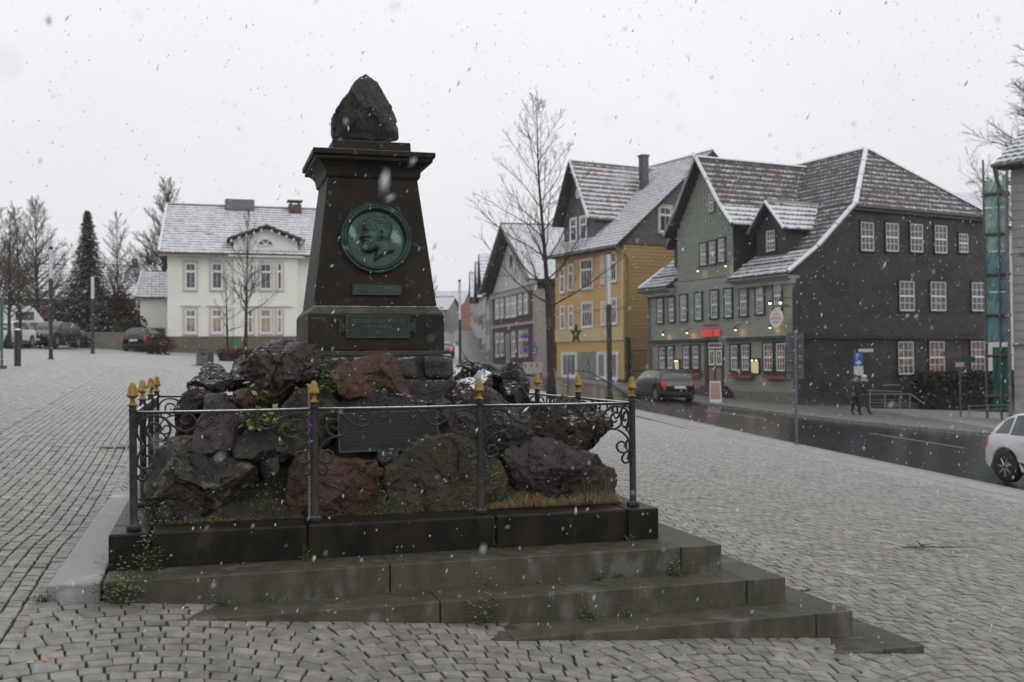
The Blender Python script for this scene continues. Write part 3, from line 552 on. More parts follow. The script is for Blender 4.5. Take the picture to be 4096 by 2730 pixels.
rock('wide dark rock that carries the inscribed plaque', B, [(190, 570), (260, 500), (330, 462), (450, 450), (600, 455), (750, 460), (850, 520), (960, 570), (1040, 610), (1080, 900), (1000, 1030), (300, 1030), (190, 990), (150, 700)], 1.22, .29, 'dark', 16, .035, 5)
rock('small dark stone with a snow cap below the inscribed plaque', B, [(540, 950), (620, 932), (720, 928), (705, 990), (640, 1065), (590, 1085), (545, 1055), (528, 1000)], .86, .15, 'dark', 17, .04, 6)
rock('big olive-grey peaked boulder in the middle of the front row', B, [(610, 1090), (700, 1035), (820, 955), (900, 885), (960, 838), (1060, 828), (1200, 832), (1300, 880), (1400, 960), (1500, 1050), (1560, 1140), (1592, 1220), (1545, 1380), (1500, 1440), (1300, 1465), (900, 1480), (680, 1470), (630, 1380), (600, 1250)], .77, .44, 'olive', 18, .05, 11)
rock('pinkish snow-speckled rock behind the third front post', Cc, [(160, 270), (230, 240), (320, 230), (360, 170), (430, 190), (445, 290), (440, 370), (340, 430), (230, 480), (120, 480), (130, 370)], 1.35, .26, 'snowy', 20, .06)
rock('dark rock with a thick snow crest right of the pillar', Cc, [(190, 130), (260, 95), (380, 120), (500, 170), (560, 205), (560, 290), (520, 390), (440, 400), (300, 350), (180, 260)], 1.95, .40, 'dark', 21, .06)
rock('dark pointed rock standing upright at the right end', Cc, [(560, 180), (600, 110), (630, 92), (670, 120), (700, 170), (745, 250), (772, 330), (768, 380), (800, 450), (640, 470), (490, 390), (525, 290), (540, 230)], 1.68, .30, 'dark', 22, .05)
rock('grey-green mossy rock directly behind the third front post', Cc, [(200, 500), (400, 338), (480, 360), (600, 440), (720, 480), (770, 600), (710, 740), (620, 840), (570, 900), (400, 950), (150, 860), (80, 700), (120, 520)], 1.12, .36, 'grey', 23, .06)
rock('large rusty-brown boulder jutting out over the right front corner', Cc, [(860, 480), (1000, 440), (1110, 393), (1200, 440), (1330, 500), (1420, 585), (1435, 630), (1380, 690), (1290, 755), (1205, 825), (1060, 830), (900, 830), (740, 760), (690, 640), (720, 520), (790, 430)], 1.22, .52, 'brown', 24, .045, 11)
rock('wide purple-grey boulder at the right end of the front row', Cc, [(600, 820), (690, 740), (790, 720), (900, 760), (1000, 765), (1150, 830), (1250, 860), (1330, 920), (1405, 960), (1438, 1030), (1445, 1130), (1485, 1170), (1520, 1240), (1400, 1275), (1100, 1290), (800, 1290), (650, 1250), (595, 1130), (565, 1000), (540, 900)], .90, .46, 'purple', 25, .08, 13)
rock('small reddish snowy rock tucked against the right of the pillar', Cc, [(80, 160), (180, 148), (210, 260), (170, 330), (60, 260)], 1.75, .22, 'snowy', 26, .05)
rock('dark rust-coloured rock filling the gap between the two right front boulders', Cc, [(450, 880), (560, 850), (620, 1000), (640, 1200), (520, 1240), (460, 1050)], 1.02, .26, 'brown', 27, .06)
rock('small grey frosted stone on the ledge right of the masonry', B, [(950, 545), (1080, 500), (1140, 540), (1180, 650), (1060, 670), (950, 610)], 1.2, .2, 'grey', 28, .05)
rock('mauve rock at the right edge of the inscribed plaque', B, [(1050, 600), (1190, 590), (1260, 800), (1160, 930), (1040, 900)], 1.12, .22, 'purple', 29, .05)
rock('grey stone above the second front post beside the orange slab', B, [(40, 430), (120, 415), (200, 500), (200, 600), (40, 640)], 1.18, .2, 'grey', 30, .05)
RM['crown'] = mt('rock_crown', (.022, .018, .017), (.036, .028, .026), scale=6, rough=.5, spec=.34, bump=1.2, bscale=34, c3=(.060, .066, .040), s3=4.6, t3=.55, snow=.3, sscale=24, smin=.5)
rock('pyramid-shaped dark boulder crowning the pillar', (1300, 250, 4.237), [(660, 228), (800, 310), (870, 370), (930, 500), (1030, 640), (1110, 770), (1170, 950), (1222, 1100), (1238, 1290), (1200, 1345), (1000, 1352), (700, 1340), (400, 1310), (160, 1280), (128, 1110), (145, 935), (280, 700), (380, 560), (450, 440), (560, 290)], 2.02, .34, 'crown', 31, .03, 7, .25, group=None)

rock('added dark filler rock for the shaded hollow left of the second post under the maroon boulder', A, [(800, 560), (1000, 530), (1190, 590), (1200, 780), (1000, 860), (840, 800)], 1.5, .3, 'dark', 33, .06)  # added filler rock; its dark colour makes the shade of the hollow
# ---- inscribed plaque among the boulders
r0, r1, r2, r3 = [C+ray(1250+a/2.091, 1350+b/2.091)*((yy-C.y)/ray(1250+a/2.091, 1350+b/2.091).y) for a, b, yy in ((215, 635, .92), (1050, 608, .92), (1062, 905, .84), (222, 968, .84))]
ex = (r1-r0).normalized(); ez = (r0-r3).normalized(); nrm = ex.cross(ez).normalized(); ez = nrm.cross(ex)
pq = thing('inscribed_plaque', 'dark metal plaque with raised lettering leaning on the rocks', 'plaque'); w = (r1-r0).length; h = (r0-r3).length
pq.matrix_world = Matrix(((ex.x, ez.x, nrm.x, r3.x), (ex.y, ez.y, nrm.y, r3.y), (ex.z, ez.z, nrm.z, r3.z), (0, 0, 0, 1)))
plqm = mt('plaque_metal', (.016, .0175, .019), (.023, .025, .027), scale=5, rough=.6, spec=.15, bump=.2, bscale=90)
plqe = mt('plaque_edge', (.040, .046, .050), rough=.5, spec=.25)
MB().box(0, w, 0, h, -.03, 0).obj('plate', plqm, pq, bevel=.002)
b = MB()
for q in ((0, w, h-.012, h), (0, w, 0, .012), (0, .012, .0125, h-.0125), (w-.012, w, .0125, h-.0125)): b.box(*q, .0005, .007)
b.obj('rim', plqe, pq)
TX = ['DR. FRIEDRICH ADOLPH ROEMER WAR VON 1862-67', 'DIREKTOR DER DAMALIGEN BERGSCHULE, DIE WÄHREND SEINER', 'AMTSZEIT IN BERGAKADEMIE UMBENANNT WURDE UND HEUTE', 'TECHNISCHE UNIVERSITÄT CLAUSTHAL IST.', 'DAS NACH DIESER DENKMAL V. SCHÜLERN ADOLPH ROEMERS', 'IM JAHRE 1882 ERRICHTET. BESTEHT AUS BROCKENGRANIT, DAS', 'BILDNIS AUS BRONZE, DER UNTERBAU AUS VERSCHIEDENSTEN', 'GESTEINSARTEN DES HARZES UND DER SOCKEL AUS']
for k, s_ in enumerate(TX): text(s_, .0275, plqe, pq, (.05, h-.035-k*(h-.05)/8.6, .002), (0, 0, 0), .0018, 'LEFT', sx_=(w-.10)/(len(s_)*.0275*.66) if len(s_) > 42 else .80)
# ---- stake with a purple ribbon
q = onY(710, 1000, .42); st = thing('ribbon_stake', 'thin wooden stake wound with purple ribbon behind second post', 'stake', (q.x, .42, HP))
zt_ = onY(710, 889, .42).z-HP; MB().box(-.009, .009, -.006, .006, 0, zt_).obj('stick', mt('old_wood', (.17, .14, .11), (.12, .10, .08), scale=20, rough=.8), st)
b = MB(); 
for k in range(6): b.tube([(-.012, -.008, zt_*.55+k*.045), (.012, -.010, zt_*.55+k*.045+.03), (.012, .008, zt_*.55+k*.045+.035)], .007, 4)
b.obj('ribbon', mt('purple_ribbon', (.10, .055, .25), rough=.6), st)
MB().box(-.011, .011, -.008, .008, zt_, zt_+.02).obj('tip', mt('green_tip', (.1, .35, .2), rough=.5), st)

# ------------------------------------------------------------------ railing
fen = thing('iron_railing', 'wrought iron railing with scrolls and gilded finials around the boulders', 'railing', (0, 0, HP))
fp, RZ, HT = .163, .842, 1.057; sx3 = (WP-2*fp)/3; sy3 = 1.30
post_b = MB().lathe([(.052, 0), (.052, .026), (.044, .036), (.034, .040), (.0275, .05), (.0265, .50), (.0255, .80), (.026, RZ-.01), (.026, .855), (.029, .858), (.029, .868), (.025, .872), (.025, .884), (.034, .895)], n=14)
post_m = post_b.mesh('post', blackiron, True)
fin_m = MB().lathe([(.038, .895), (.040, .900), (.028, .906), (.0185, .914), (.0165, .930), (.020, .936), (.017, .942), (.0265, .950), (.0425, .966), (.0415, .974), (.034, .995), (.025, 1.030), (.018, 1.050), (.010, HT), (.002, HT+.002)], n=10).mesh('finial', gold, False)
PXs = []
for a in range(4): PXs += [(fp+sx3*a, fp), (fp+sx3*a, fp+3*sy3)]
for a in (1, 2): PXs += [(fp, fp+sy3*a), (WP-fp, fp+sy3*a)]
for x, y in PXs:
    o = link('post', post_m, fen); o.location = (x, y, 0); f = link('finial', fin_m, o); f.rotation_euler = (0, 0, random.random()*6); 
    o.rotation_euler = (random.gauss(0, .006), random.gauss(0, .006), 0)
ks = .00093
def cat(pts, n=6):                                     # smooth curve through points
    P = [Vector(p) for p in pts]; P = [P[0]*2-P[1]]+P+[P[-1]*2-P[-2]]; out = []
    for i in range(1, len(P)-2):
        for k in range(n):
            t = k/n; a, b, c, d = P[i-1:i+3]; out.append(.5*((2*b)+(c-a)*t+(2*a-5*b+4*c-d)*t*t+(3*b-a-3*c+d)*t**3))
    return out+[P[-2]]
SC = [[(85, 838), (50, 760), (55, 690), (100, 640), (170, 622), (250, 645), (295, 710), (280, 780), (220, 820), (150, 800), (118, 740), (135, 690), (180, 680), (220, 700), (225, 745), (195, 762), (170, 745)],
      [(200, 625), (250, 640), (310, 700), (400, 748), (480, 715), (540, 640), (590, 612), (630, 640), (615, 682), (575, 672)],
      [(480, 718), (487, 660), (440, 616), (385, 636), (376, 675), (400, 695), (432, 688)],
      [(240, 812), (150, 835), (80, 890), (52, 960), (60, 1010), (110, 1030), (160, 1010), (172, 960), (130, 930), (95, 955), (100, 985)],
      [(58, 1005), (100, 1035), (126, 1080), (105, 1118), (65, 1112), (60, 1085), (82, 1078)]]
scm = []
for fl in (1, -1):
    for s_ in SC: scm.append(MB().tube(cat([(fl*(a-25)*ks, 0, -(b_-600)*ks) for a, b_ in s_], 5), .0092, 6).mesh('scroll', blackiron, True))
rail_m = {}; railm = mt('rail_frosted', (.035, .037, .04), (.05, .05, .052), scale=14, rough=.5, snow=.66, sscale=60, smin=.45, spec=.28)
def panel(p0, p1):
    d = Vector(p1)-Vector(p0); L_ = d.length; an = atan2(d.y, d.x)
    key = round(L_, 2)
    if key not in rail_m: rail_m[key] = MB().tube([(.02, 0, 0), (L_*.3, 0, -.002), (L_*.6, 0, -.003), (L_-.02, 0, 0)], .0125, 8).mesh('rail', railm, True)
    o = link('rail', rail_m[key], fen); o.location = (*p0, RZ); o.rotation_euler = (0, 0, an)
    for k, me in enumerate(scm):
        o = link('scroll', me, fen); q = p0 if k < 5 else p1; o.location = (*q, RZ-.004); o.rotation_euler = (0, 0, an)
for a in range(3):
    for yy in (fp, fp+3*sy3): panel((fp+sx3*a, yy), (fp+sx3*(a+1), yy))
    for xx in (fp, WP-fp): panel((xx, fp+sy3*a), (xx, fp+sy3*(a+1)))

# ------------------------------------------------------------------ buildings
class House:
    """local frame: x along the facade (seen from outside, left to right), y inwards, z up; origin at the facade's left foot"""
    def __init__(s, name, label, cat_, px, py, D, dirx, group=None):
        s.O = C+ray(px, py)*D; a = Vector((dirx[0], dirx[1])).normalized(); s.ex = rt*a.x+fh*a.y; s.ey = Vector((-s.ex.y, s.ex.x, 0))
        s.root = thing(name, label, cat_, s.O, atan2(s.ex.y, s.ex.x), group)
    def pf(s, px, py, y=0):
        v = ray(px, py); t = (s.O+s.ey*y-C).dot(s.ey)/v.dot(s.ey); q = C+v*t-s.O; return q.dot(s.ex), q.z
    def ps(s, px, py, x=0):
        v = ray(px, py); t = (s.O+s.ex*x-C).dot(s.ex)/v.dot(s.ex); q = C+v*t-s.O; return q.dot(s.ey), q.z
    def front(s, y0=0): return lambda a, z, o: (a, y0-o, z)
    def side(s, x1): return lambda a, z, o: (x1+o, a, z)
def clip_x(poly, z):
    xs = []
    for (x0, z0), (x1, z1) in zip(poly, poly[1:]+poly[:1]):
        if (z0 > z) != (z1 > z): xs.append(x0+(x1-x0)*(z-z0)/(z1-z0))
    return (min(xs), max(xs)) if len(xs) > 1 else None
def boards(h, T, poly, pitch, m, name='board', jit=.0):
    z = min(p[1] for p in poly); z1 = max(p[1] for p in poly)
    while z < z1-.02:
        c = clip_x(poly, z+pitch*.5)
        if c and c[1]-c[0] > .05:
            a, b = c; j = random.uniform(-jit, jit); zt_ = min(z+pitch, z1)
            vs = [T(x, zz, o) for zz, os_ in ((z+.004, (.0, .034+j)), (zt_, (.0, .010))) for x in (a, b) for o in os_]
            MB().add(vs, [(0, 1, 3, 2), (4, 6, 7, 5), (1, 5, 7, 3), (0, 2, 6, 4), (0, 4, 5, 1), (2, 3, 7, 6)]).obj(name, m, h.root)
        z += pitch
def vboards(h, T, poly, pitch, m):
    x = min(p[0] for p in poly); x1 = max(p[0] for p in poly); sw = [(b, a) for a, b in poly]
    while x < x1-.02:
        c = clip_x(sw, min(x+pitch*.5, x1-.01))
        if c:
            MB().box(x, min(x+pitch-.01, x1), .0, .02, c[0], c[1], T=lambda a, o, z: T(a, z, o)).obj('board', m, h.root)
            MB().box(x-.02, x+.02, .0, .045, c[0], c[1], T=lambda a, o, z: T(a, z, o)).obj('batten', m, h.root)
        x += pitch
wfr = mt('window_white', (.72, .71, .71), rough=.45); wglass = mt('window_glass', (.03, .034, .04), (.06, .065, .07), scale=1.3, rough=.08, spec=.8)
wcurt = mt('window_curtained', (.20, .20, .20), (.035, .038, .045), scale=2.0, ramp=(.44, .56), rough=.10, spec=.8)
wwarm = mt('window_lit_warm', (.22, .12, .07), (.03, .028, .025), scale=2.2, rough=.12, emit=(1, .6, .35, .02), ramp=(.42, .55))
wyel = mt('window_lit_yellow', (.34, .27, .13), (.12, .11, .09), scale=1.6, rough=.15, emit=(1, .8, .5, .03), ramp=(.42, .58))
def window(h, T, x0, z0, x1, z1, case, cols=3, rows=(.5,), cw=.10, fw_=.05, pane=None, mun=2, label=None, sill=True, o0=.058, frame=None, name='window', midw=1.6):
    """rows: heights of the thick transoms as shares; mun: thin bars per sash field"""
    fm = frame or wfr; bx = lambda b, a, c, d, e, o1, o2, mi=0: b.box(a, c, o1, o2, d, e, mi, T=lambda p, o, z: T(p, z, o))
    b = MB()
    if cw: 
        bx(b, x0-cw, x1+cw, z1, z1+cw, 0, o0+.045, 1); bx(b, x0-cw, x0, z0, z1, 0, o0+.04, 1); bx(b, x1, x1+cw, z0, z1, 0, o0+.04, 1); bx(b, x0-cw, x1+cw, z0-cw*.8, z0, 0, o0+.04+(.05 if sill else 0), 1)
    f = fw_; bx(b, x0, x1, z1-f, z1, 0, o0+.02); bx(b, x0, x1, z0, z0+f*1.3, 0, o0+.02); bx(b, x0, x0+f, z0+f*1.3, z1-f, 0, o0+.02); bx(b, x1-f, x1, z0+f*1.3, z1-f, 0, o0+.02)
    ys = [z0+f*1.3]+[z0+(z1-z0)*r for r in rows]+[z1-f]
    for r in rows: zc = z0+(z1-z0)*r; bx(b, x0+f, x1-f, zc-f*midw/2, zc+f*midw/2, 0, o0+.018)
    for k in range(1, cols): xc = x0+f+(x1-x0-2*f)*k/cols; bx(b, xc-.013, xc+.013, z0+f*1.3, z1-f, 0, o0+.012)
    for a, c in zip(ys[:-1], ys[1:]):
        for k in range(1, mun): zc = a+(c-a)*k/mun; bx(b, x0+f, x1-f, zc-.012, zc+.012, 0, o0+.010)
    w = b.obj(name, [fm, case or fm], h.root)
    p = MB(); bx(p, x0+f*.5, x1-f*.5, z0+f*.5, z1-f*.5, 0, o0-.006); p.obj('pane', pane or wglass, w)
    if label: w['label'] = label
    return w
def tilemat(name, ca, cb, snow):
    """clay tiles; snow lies in the upper part of each tile, under the lip of the next"""
    m = M(name, ca, cb, scale=1.2, rough=.6, bump=.2, bscale=40, c3=tuple(x*.55 for x in ca), s3=.8, attr='tint'); N, L = m.node_tree.nodes, m.node_tree.links; b = N['Principled BSDF']
    src = b.inputs['Base Color'].links[0].from_socket; at = N.new('ShaderNodeAttribute'); at.attribute_name = 'tv'; nn = N.new('ShaderNodeTexNoise'); nn.inputs['Scale'].default_value = 2.6; nn.inputs['Detail'].default_value = 9; nn.inputs['Roughness'].default_value = .72
    geo = N.new('ShaderNodeNewGeometry'); L.new(geo.outputs['Position'], nn.inputs['Vector']); ad_ = N.new('ShaderNodeMath'); ad_.operation = 'MULTIPLY_ADD'; ad_.inputs[1].default_value = 1.9; L.new(nn.outputs[0], ad_.inputs[0]); L.new(at.outputs['Fac'], ad_.inputs[2])
    r = N.new('ShaderNodeMapRange'); r.interpolation_type = 'SMOOTHSTEP'; r.inputs[1].default_value = 1.90-snow; r.inputs[2].default_value = 2.45-snow; L.new(ad_.outputs[0], r.inputs[0])
    mx = N.new('ShaderNodeMix'); mx.data_type = 'RGBA'; L.new(r.outputs[0], mx.inputs[0]); L.new(src, mx.inputs[6]); mx.inputs[7].default_value = (.66, .68, .72, 1); L.new(mx.outputs[2], b.inputs['Base Color']); return m
fasc = mt('dark_fascia', (.03, .028, .027), (.05, .047, .045), scale=6, rough=.6, snow=.3)
def roof(h, pts, m, parts=300, tw=.27, tl_=.36, thick=.10, edge=True, lip=.022):
    """pts: corners in local coordinates, the first two along the eave, then up; tiles laid on a slab"""
    P = [Vector(p) for p in pts]; u = (P[1]-P[0]).normalized(); nrm = u.cross(P[-1]-P[0]).normalized()
    if nrm.z < 0: nrm = -nrm
    v = nrm.cross(u); v = v if v.z > 0 else -v
    MB().prism(P, -nrm*thick).obj('roof_slab', fasc, h.root)
    Q = [((p-P[0]).dot(u), (p-P[0]).dot(v)) for p in P]; us = [q[0] for q in Q]; vs_ = [q[1] for q in Q]
    nu = int((max(us)-min(us))/tw)+1; nv = int((max(vs_)-min(vs_))/tl_)+1
    A_, B_ = np.meshgrid(min(us)+tw*(np.arange(nu)+.5), min(vs_)+tl_*(np.arange(nv)+.5), indexing='ij')
    ok = in_poly(A_, B_, Q); A_, B_ = A_[ok], B_[ok]
    if not len(A_): return
    cs = [(-.5, .006), (-.28, .0), (.0, .004), (.22, .030), (.42, .034), (.5, .020)]
    tv = np.array([(x*tw, y*tl_*1.04, z+lip*(1 if y < 0 else .1)) for y in (-.5, .5) for x, z in cs]+[(x*tw, -.5*tl_*1.04, -.005) for x, z in cs])
    tf = np.array([(i, i+1, i+7, i+6) for i in range(5)]+[(12+i, 13+i, i+1, i) for i in range(5)])
    tvv = np.array([0.]*6+[1.]*6+[0.]*6)
    R = np.array([list(u), list(v), list(nrm)]); n = len(A_); key = rng.permutation(n); k = min(parts, n)
    cen = np.array(P[0])+A_[:, None]*R[0]+B_[:, None]*R[1]
    if k:
        me = npmesh('roof_tile', tv, tf, m); put_tint(me, np.ones(18)); a = me.attributes.new('tv', 'FLOAT', 'POINT'); a.data.foreach_set('value', tvv.astype(np.float32))
        rot = Matrix((u, v, nrm)).transposed().to_euler()
        for q in np.argsort(-B_*1000-A_)[:k] if n > k else range(n):
            o = link('roof_tile', me, h.root); o.location = cen[q]; o.rotation_euler = rot
        rest = np.argsort(-B_*1000-A_)[k:] if n > k else np.array([], int)
    else: rest = np.arange(n)
    if len(rest):
        V_ = (cen[rest][:, None, :]+(tv@R)[None]).reshape(-1, 3); F_ = (tf[None]+np.arange(len(rest))[:, None, None]*18).reshape(-1, 4)
        me = npmesh('roof_tiles', V_, F_, m); put_tint(me, np.repeat(np.clip(1+rng.normal(0, .10, len(rest)), .7, 1.3), 18)); a = me.attributes.new('tv', 'FLOAT', 'POINT'); a.data.foreach_set('value', np.tile(tvv, len(rest)).astype(np.float32))
        o = link('roof_tiles', me, h.root); o['kind'] = 'stuff'
def caps(h, a, b, m, r=.10, snowy=True, name='ridge_cap', n=None):
    a, b = Vector(a), Vector(b); L_ = (b-a).length; k = n or max(1, int(L_/1.2))
    for i in range(k): MB().tube([a.lerp(b, i/k), a.lerp(b, (i+.97)/k)], [r*1.04, r*.96], 6).obj(name, m, h.root)
capm = mt('ridge_tiles_snowy', (.13, .12, .12), (.08, .07, .07), scale=3, rough=.7, snow=.95, sscale=8, smin=-.2)
verge = mt('verge_snowy', (.42, .43, .45), (.20, .20, .21), scale=2, rough=.8, snow=.8, sscale=5, smin=.0)
def gutter(h, a, b, m, r=.06): MB().tube([a, b], r, 6).obj('gutter', m, h.root)
zinc = mt('zinc', (.16, .17, .175), (.11, .115, .12), scale=4, rough=.4, metal=.3)

# ---- the green and slate corner house
gh = House('corner_house', 'sage green boarded house with black slate gable side and red lit sign', 'house', 2612, 1555, 60.4, (.45, -.893))
W, DP = 11.6, 13.15
green = mt('sage_paint', (.255, .275, .228), (.215, .235, .195), scale=.9, rough=.6, bump=.1, bscale=30, stretch=(1, 1, 5)); dgreen = mt('dark_green_trim', (.030, .050, .032), (.02, .035, .023), scale=3, rough=.5)
slate = mt('slate_cladding', (.028, .027, .027), (.048, .045, .044), scale=2.2, rough=.55, bump=1, bscale=14, stretch=(1, 1, 2.2), c3=(.018, .018, .018), s3=.5, t3=.5, spec=.3)
slater = mt('slate_brownish', (.026, .021, .022), (.04, .032, .032), scale=3, rough=.6, bump=1, bscale=16)
stucco = mt('base_render', (.20, .185, .15), (.15, .14, .115), scale=2, rough=.8, bump=.4, bscale=30)
rubble = mt('rubble_base', (.05, .045, .035), (.09, .08, .062), scale=5, rough=.8, bump=1, bscale=9)
roofb = tilemat('tile_brown', (.070, .050, .046), (.046, .036, .036), .40); roofs = tilemat('tile_brown_snowy', (.07, .055, .053), (.05, .042, .042), .92); roofr = tilemat('tile_red_snowy', (.12, .068, .060), (.095, .056, .050), .70)
roofw = tilemat('tile_snow_white', (.16, .10, .09), (.13, .09, .085), 1.08)
# bodies
MB().prism([(0, 0, -.9), (W, 0, -.9), (W, DP, -.9), (0, DP, -.9)], (0, 0, 3.55)).obj('ground_floor_wall', green, gh.root)
MB().prism([(-.05, -.10, 2.66), (W+.10, -.10, 2.66), (W+.10, DP, 2.66), (-.05, DP, 2.66)], (0, 0, 3.1)).obj('upper_floor_wall', green, gh.root)
gable = [(-.12, 2.72), (DP, 2.72), (DP, 8.65), (3.6, 8.93), (1.2, 6.9), (-.12, 5.9)]
MB().prism([(W+.06, a, z) for a, z in gable], (.10, 0, 0)).obj('slate_wall', slate, gh.root)
MB().prism([(W-.02, -.0, -.45), (W-.02, DP, -1.5), (W-.02, DP, 2.72), (W-.02, -.0, 2.72)], (.08, 0, 0)).obj('slate_wall', slate, gh.root)
MB().prism([(W+.0, -.03, -1.0), (W+.0, 7.2, -1.6), (W+.0, 7.2, -.9), (W+.0, -.03, -.25)], (.12, 0, 0)).obj('rubble_base', rubble, gh.root)
MB().box(0.0, W+.1, -.06, .0, -1.0, .02).obj('rendered_base', stucco, gh.root)
MB().box(W+.06, W+.24, -.16, DP, 2.58, 2.70).obj('jetty_trim', mt('black_trim', (.012, .012, .012), rough=.6), gh.root)
MB().box(-.08, W+.12, -.22, -.05, 2.58, 2.70).obj('jetty_trim', dgreen, gh.root)
Tf = gh.front(0); Tu = gh.front(-.10); Ts = gh.side(W+.16); Tsl = gh.side(W+.06)
boards(gh, Tf, [(0, .03), (W, .03), (W, 2.58), (0, 2.58)], .165, green)
boards(gh, Tu, [(-.03, 2.72), (W+.06, 2.72), (W+.06, 5.2), (-.03, 5.2)], .165, green)
for x in (-.06, W-.02): MB().box(x, x+.16, -.15, -.10, 2.72, 5.3).obj('corner_board', green, gh.root)
# slate roof parts: front slope bell-cast, ridge along x at y 7
RY, RZ_ = 7.4, 12.55
zl = 2.35; zr = 7.55                                  # zwerchhaus left and right walls
for xa, xb in ((-.45, zl), (zr, W+.40)):
    roof(gh, [(xa, -.62, 5.62), (xb, -.62, 5.62), (xb, 1.2, 6.85), (xa, 1.2, 6.85)], roofs, 150)
    MB().box(xa, xb, -.6, .1, 5.38, 5.52).obj('eaves_board', green, gh.root); MB().box(xa+.35, xb, -.42, -.12, 5.15, 5.38).obj('eaves_cove', green, gh.root)
    roof(gh, [(xa, 1.2, 6.85), (xb, 1.2, 6.85), (xb, 3.7, 9.1), (xa, 3.7, 9.1)], roofb if xa > 0 else roofs, 100)
hx = W-2.6
roof(gh, [(zl, 3.7, 9.1), (W+.30, 3.7, 9.1), (hx, RY, RZ_), (zl, RY, RZ_)], roofb, 200)
roof(gh, [(W+.42, 3.55, 8.95), (W+.42, DP+.3, 8.85), (hx, RY+.2, RZ_+.02), (hx, RY-.2, RZ_+.02)], roofb, 300)
MB().prism([(W+.36, 3.5, 8.80), (W+.36, DP+.3, 8.70), (W-.2, DP+.3, 8.66), (W-.2, 3.5, 8.76)], (0, 0, .12)).obj('soffit', fasc, gh.root)
roof(gh, [(-.4, DP+.6, 8.5), (W+.4, DP+.6, 8.5), (hx, RY, RZ_), (-.4, RY, RZ_)][::1], roofb, 0)
caps(gh, (W+.40, 3.62, 9.05), (hx, RY, RZ_+.05), verge, .13); caps(gh, (W+.40, DP+.3, 8.92), (hx, RY, RZ_+.05), capm, .10); caps(gh, (zl, RY, RZ_+.03), (hx, RY, RZ_+.05), capm, .10)
caps(gh, (W+.42, -.62, 5.68), (W+.42, 1.2, 6.93), verge, .11); caps(gh, (W+.42, 1.2, 6.93), (W+.41, 3.62, 9.1), verge, .12)
caps(gh, (-.45, -.62, 5.66), (-.45, 1.2, 6.9), verge, .09)
gutter(gh, (-.5, -.70, 5.50), (zl, -.70, 5.50), zinc); gutter(gh, (zr, -.70, 5.50), (W+.5, -.70, 5.50), zinc)
MB().tube([(-.1, -.62, 5.5), (-.06, -.2, 5.1), (-.06, -.2, 0)], .05, 6).obj('downpipe', mt('green_pipe', (.10, .13, .10), rough=.5), gh.root)
for xa, xb in ((-.2, zl), (zr+.3, W-.1)): MB().tube([(xa, .15, 6.32), (xb, .15, 6.32)], .05, 5).obj('snow_guard', mt('snow_guard', (.10, .07, .06), snow=.6, smin=.2), gh.root)
# zwerchhaus (cross gable)
zc = (zl+zr)/2; zp = 12.2
gab = [(zl+.25, 5.1), (zr-.25, 5.1), (zr-.25, 8.6), (zr-.9, 9.6), (zc+.05, zp-.3), (zc-.05, zp-.3), (zl+.9, 9.6), (zl+.25, 8.6)]
MB().prism([(a, .0, z) for a, z in gab], (0, 4.5, 0)).obj('cross_gable_wall', slater, gh.root)
vboards(gh, gh.front(-.02), [(zl+.25, 5.85), (zr-.25, 5.85), (zr-.25, 8.6), (zr-.9, 9.6), (zc, zp-.3), (zl+.9, 9.6), (zl+.25, 8.6)], .24, green)
boards(gh, gh.front(-.06), [(zl+.2, 5.15), (zr-.2, 5.15), (zr-.2, 5.85), (zl+.2, 5.85)], .165, green)
for sg, xe in ((-1, zl), (1, zr)):
    xo = xe+sg*.35
    roof(gh, [(xo, -.55, 8.35), (xo, 5, 8.35), (xe-sg*.75, 5, 9.55), (xe-sg*.75, -.55, 9.55)] if sg > 0 else [(xo, 5, 8.35), (xo, -.55, 8.35), (xe-sg*.75, -.55, 9.55), (xe-sg*.75, 5, 9.55)], roofs, 60)
    roof(gh, [(xe-sg*.75, -.55, 9.55), (xe-sg*.75, 6, 9.55), (zc, 7.2, zp), (zc, -.55, zp)] if sg > 0 else [(xe-sg*.75, 6, 9.55), (xe-sg*.75, -.55, 9.55), (zc, -.55, zp), (zc, 7.2, zp)], roofb, 250)
    caps(gh, (xo, -.56, 8.40), (xe-sg*.75, -.56, 9.62), verge, .10); caps(gh, (xe-sg*.75, -.56, 9.62), (zc, -.56, zp+.03), verge, .10)
    MB().prism([(xo, -.60, 8.22), (xe-sg*.75, -.60, 9.42), (zc, -.60, zp-.15), (zc, -.60, zp-.02), (xe-sg*.75, -.60, 9.58), (xo, -.60, 8.38)][::sg], (0, .05, 0)).obj('bargeboard', fasc, gh.root)
caps(gh, (zc, -.55, zp+.04), (zc, 7.0, zp+.04), capm, .10)
for xa, xb, y0 in ((8.0, 10.2, .9), (.9, 2.3, .9)):     # two small dormers
    ym = (xa+xb)/2; zb = 6.8; ze = 8.05; zk = 9.35 if xa > 5 else 9.0
    MB().prism([(xa, y0, zb), (xb, y0, zb), (xb, y0, ze), (ym, y0, zk-.12), (xa, y0, ze)], (0, 2.4, 0)).obj('dormer', slater, gh.root)
    roof(gh, [(xb+.25, y0-.35, ze-.16), (xb+.25, 3.4, ze-.16), (ym, 4.1, zk), (ym, y0-.35, zk)], roofs, 60)
    roof(gh, [(xa-.25, 3.4, ze-.16), (xa-.25, y0-.35, ze-.16), (ym, y0-.35, zk), (ym, 4.1, zk)], roofs, 60)
    caps(gh, (xb+.25, y0-.36, ze-.12), (ym, y0-.36, zk+.04), verge, .08); caps(gh, (xa-.25, y0-.36, ze-.12), (ym, y0-.36, zk+.04), capm, .07)
    window(gh, gh.front(y0), ym-.32, 6.95, ym+.32, 7.98, slater, 3, (.5,), .06, o0=.01)
